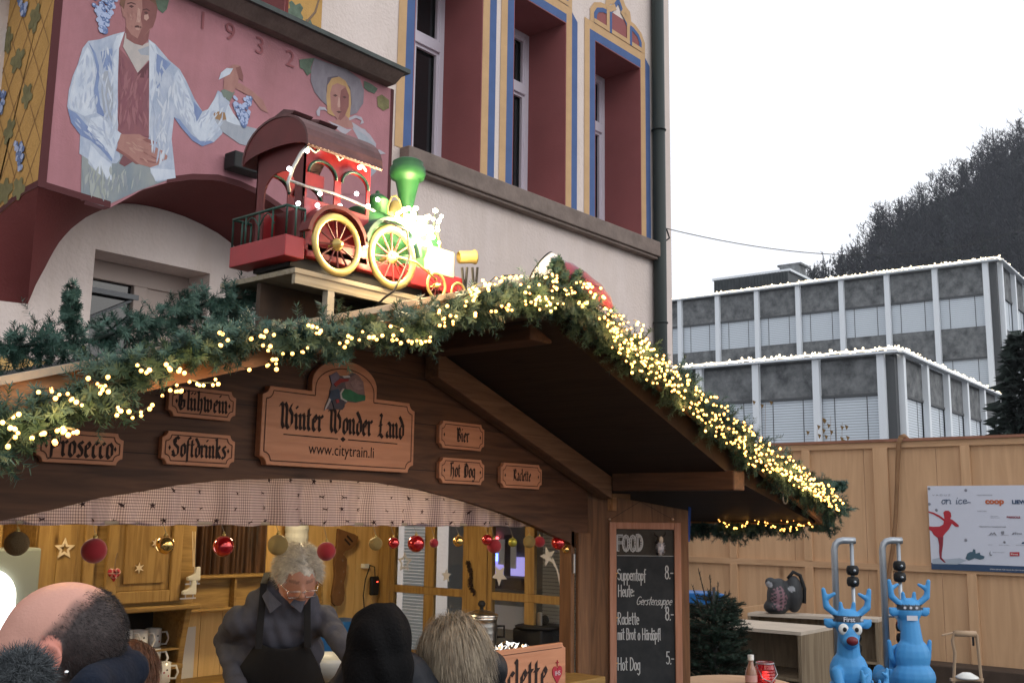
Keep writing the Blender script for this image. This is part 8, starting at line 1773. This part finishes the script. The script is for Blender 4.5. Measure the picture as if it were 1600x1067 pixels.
m=MB(); m.ball(PD(104,1050,dB-.098),.0042,10); m.build('ear_stud',mat('ear_stud_metal',(.8,.8,.8),rough=.15,metal=1),t,smooth=True)
SMO=3
# ---- bobble hat, bottom left
d=1.42; pm=PD(31,1064,d); M_fuz=mat('grey_fuzzy_wool',(.13,.145,.155),rough=1,noise=.8,nscale=70,col2=(.03,.035,.04))
hcen=pm-V(0,0,.20)
t,T_,hip,chest,neckp,fw,lf,hands=figure('person below the lower left corner with only a grey fur hat bobble in view','x' and V(hcen.x,hcen.y,0),pi,0,None,M_jean,lean=0,head=(hcen,pi,0,0),scale=.85,headkw=dict(s=.95))
jacket(t,mat('dark_coat',(.02,.022,.026),rough=.8),hip,chest,neckp,fw,lf,hands,bulk=1.0,voxel=.014)
m=MB(); R3=T_.to_3x3(); m.ball(T_@V(-.008,0,.035),(.106,.092,.10),26,R3); organic('knitted_hat',m,M_fuz,t,voxel=.008)
m=MB(); m.ball(pm,.034,16); m.build('bobble',M_fuz,t,smooth=True)
Ti_=T_.inverted(); pl=Ti_@pm
def sph(rr): d=V(rr.gauss(0,1),rr.gauss(0,1),rr.gauss(0,1)).normalized(); return (pl+d*.030,d)
strands('bobble_fur',t,T_,M_fuz,7000,sph,.026,4,wd=.0007,curl=.7,jitter=.35,seg=3)
# ---- child with chestnut hair
d=2.75; c=PD(203,1060,d); M_ch=mat('chestnut_hair',(.15,.065,.035),rough=.45,noise=.5,nscale=50,col2=(.06,.03,.018))
t,T_,hip,chest,neckp,fw,lf,hands=figure('child with chestnut hair whose head just shows behind the bald man','x' and V(c.x,c.y,0),pi-.5,0,None,M_jean,lean=0,head=(c-V(0,0,.0),pi-.6,.0,0),scale=.80,headkw=dict(s=.80))
jacket(t,mat('dark_blue_coat',(.02,.03,.07),rough=.8),hip,chest,neckp,fw,lf,hands,bulk=.9,voxel=.014)
def wp(rr,s=.8,cen=V(-.014,0,.030),R=(.104,.084,.098)):
    for _ in range(20):
        d=V(rr.gauss(0,1),rr.gauss(0,1),rr.gauss(0,1)).normalized(); p=V(cen.x+d.x*R[0],cen.y+d.y*R[1],cen.z+d.z*R[2])
        if p.z<-.02 or (p.x>.055 and p.z<.06): continue
        return p*s,d
    return None
m=MB(); m.ball(T_@V(-.014*.8,0,.032*.8),(.102*.8,.083*.8,.094*.8),22,T_.to_3x3()); m.build('hair_base',M_ch,t,smooth=True)
down=lambda p,rr: V(p.x*2.0,p.y*3.0,-1.6)
strands('hair',t,T_,M_ch,5000,wp,.05,5,wd=.0010,curl=.12,dirf=lambda p,rr: V(0,0,-3.),jitter=.08,seg=5)
# ---- woman in the black hood
M_hood=mat('black_knit',(.0035,.0035,.004),rough=.9,spec=.15,bump=.5,bscale=120); M_pf=mat('black_puffer',(.009,.011,.016),rough=.6,bump=.3,bscale=30)
d=2.85; hc=PD(592,1004,d); pos=PD(600,1060,d); pos.z=0
t,T_,hip,chest,neckp,fw,lf,hands=figure('person in a black hood seen from behind, standing at the middle of the counter','x' and pos,pi+.1,0,None,M_jean,lean=.05,head=(hc-V(0,0,.02),pi+.15,0,0),scale=.93,headkw=dict(s=.9))
m=MB(); R3=T_.to_3x3(); m.ball(T_@V(-.01,0,.03),(.108,.090,.100),24,R3); m.ball(T_@V(-.02,0,-.04),(.102,.097,.10),24,R3); m.ball(T_@V(-.03,.0,-.10),(.092,.096,.08),20,R3); m.ball(T_@V(-.01,-.03,.115),(.03,.02,.02),10,R3); organic('hood',m,M_hood,t,voxel=.008,smooth_it=6,disp=wr_noise(38,.0055))
jacket(t,M_pf,hip,chest,neckp,fw,lf,hands,bulk=1.12,voxel=.011,disp=wr_noise(45,.005),collar=[(neckp+V(0,0,.03)+lf*.05,neckp+V(0,0,.03)-lf*.05,.085,.085)])
# ---- blonde woman with glasses
M_bl=mat('blonde_streaked_hair',(.40,.33,.235),rough=.42,noise=.8,nscale=38,col2=(.10,.075,.05),stretch=(1,1,.3)); M_blkc=mat('black_quilted_coat',(.007,.008,.011),rough=.55,bump=.3,bscale=25)
d=3.0; hc=PD(704,1030,d); pos=PD(745,1060,d); pos.z=0
t,T_,hip,chest,neckp,fw,lf,hands=figure('blonde woman in glasses and a black coat seen half from behind at the counter','x' and pos,-2.2,0,None,M_jean,lean=.1,head=(hc-V(0,0,.0),-2.25,.12,0),scale=.93,headkw=dict(s=.84),skin=(.42,.23,.18))
m=MB(); R3=T_.to_3x3(); m.ball(T_@V(-.016,0,.031),(.089,.074,.081),24,R3); m.ball(T_@V(-.040,0,-.03),(.063,.068,.066),20,R3); organic('hair_base',m,M_bl,t,voxel=.007,smooth_it=4,disp=wr_noise(70,.003))
def bob(rr,cen=V(-.018,0,.034),R=(.108,.090,.098)):
    for _ in range(20):
        d=V(rr.gauss(0,1),rr.gauss(0,1),rr.gauss(0,1)).normalized(); p=V(cen.x+d.x*R[0],cen.y+d.y*R[1],cen.z+d.z*R[2])
        if p.z<-.015 or (p.x>.06 and p.z<.075) or (p.x>.03 and p.z<.03): continue
        return p*.84,d
    return None
strands('hair',t,T_,M_bl,9500,bob,.088,6,wd=.0009,curl=.30,dirf=lambda p,rr: V(p.x*1.5-.1,p.y*1.2,-2.6),jitter=.16,seg=7)
gl=MB(); 
for s in (-1,1): gl.tube([T_@V(.098,s*.062,.0),T_@V(.04,s*.078,.0),T_@V(-.0,s*.084,.0)],.0022,5); gl.torus(T_@V(.104,s*.033,-.006),.024,.0022,T_.to_3x3()@V(1,0,0),20,5)
gl.build('glasses',mat('brown_spectacles',(.10,.04,.02),rough=.3),t,smooth=True)
jacket(t,M_blkc,hip,chest,neckp,fw,lf,hands,bulk=1.08,voxel=.011,disp=wr_noise(45,.005),collar=[(neckp+V(0,0,.045)-fw*.05+lf*.05,neckp+V(0,0,.045)-fw*.05-lf*.06,.055,.055),(neckp+V(0,0,.03)+fw*.02+lf*.05,neckp+V(0,0,.03)+fw*.02-lf*.05,.07,.07)])
m=MB(); m.tube([neckp+fw*.10+lf*.07+V(0,0,.05),neckp+fw*.12+V(0,0,.03),neckp+fw*.10-lf*.07+V(0,0,.05),neckp-lf*.10+V(0,0,.07)],.012,8); m.build('red_scarf',mat('red_collar',(.35,.03,.05),rough=.8),t,smooth=True)
# ================================================================== AIR
hz=MB(); hz.box((-152,-152,-1.2),(562,362,140))
hm=bpy.data.materials.new('pale_haze'); hm.use_nodes=True; ht2=hm.node_tree; ht2.nodes.clear(); ho=ht2.nodes.new('ShaderNodeOutputMaterial'); hv=ht2.nodes.new('ShaderNodeVolumePrincipled'); hv.inputs['Color'].default_value=(.86,.90,1,1); hv.inputs['Density'].default_value=.0003; ht2.links.new(hv.outputs[0],ho.inputs['Volume'])
tag(hz.build('haze',hm),'thin pale winter haze over the whole place','haze',kind='stuff')
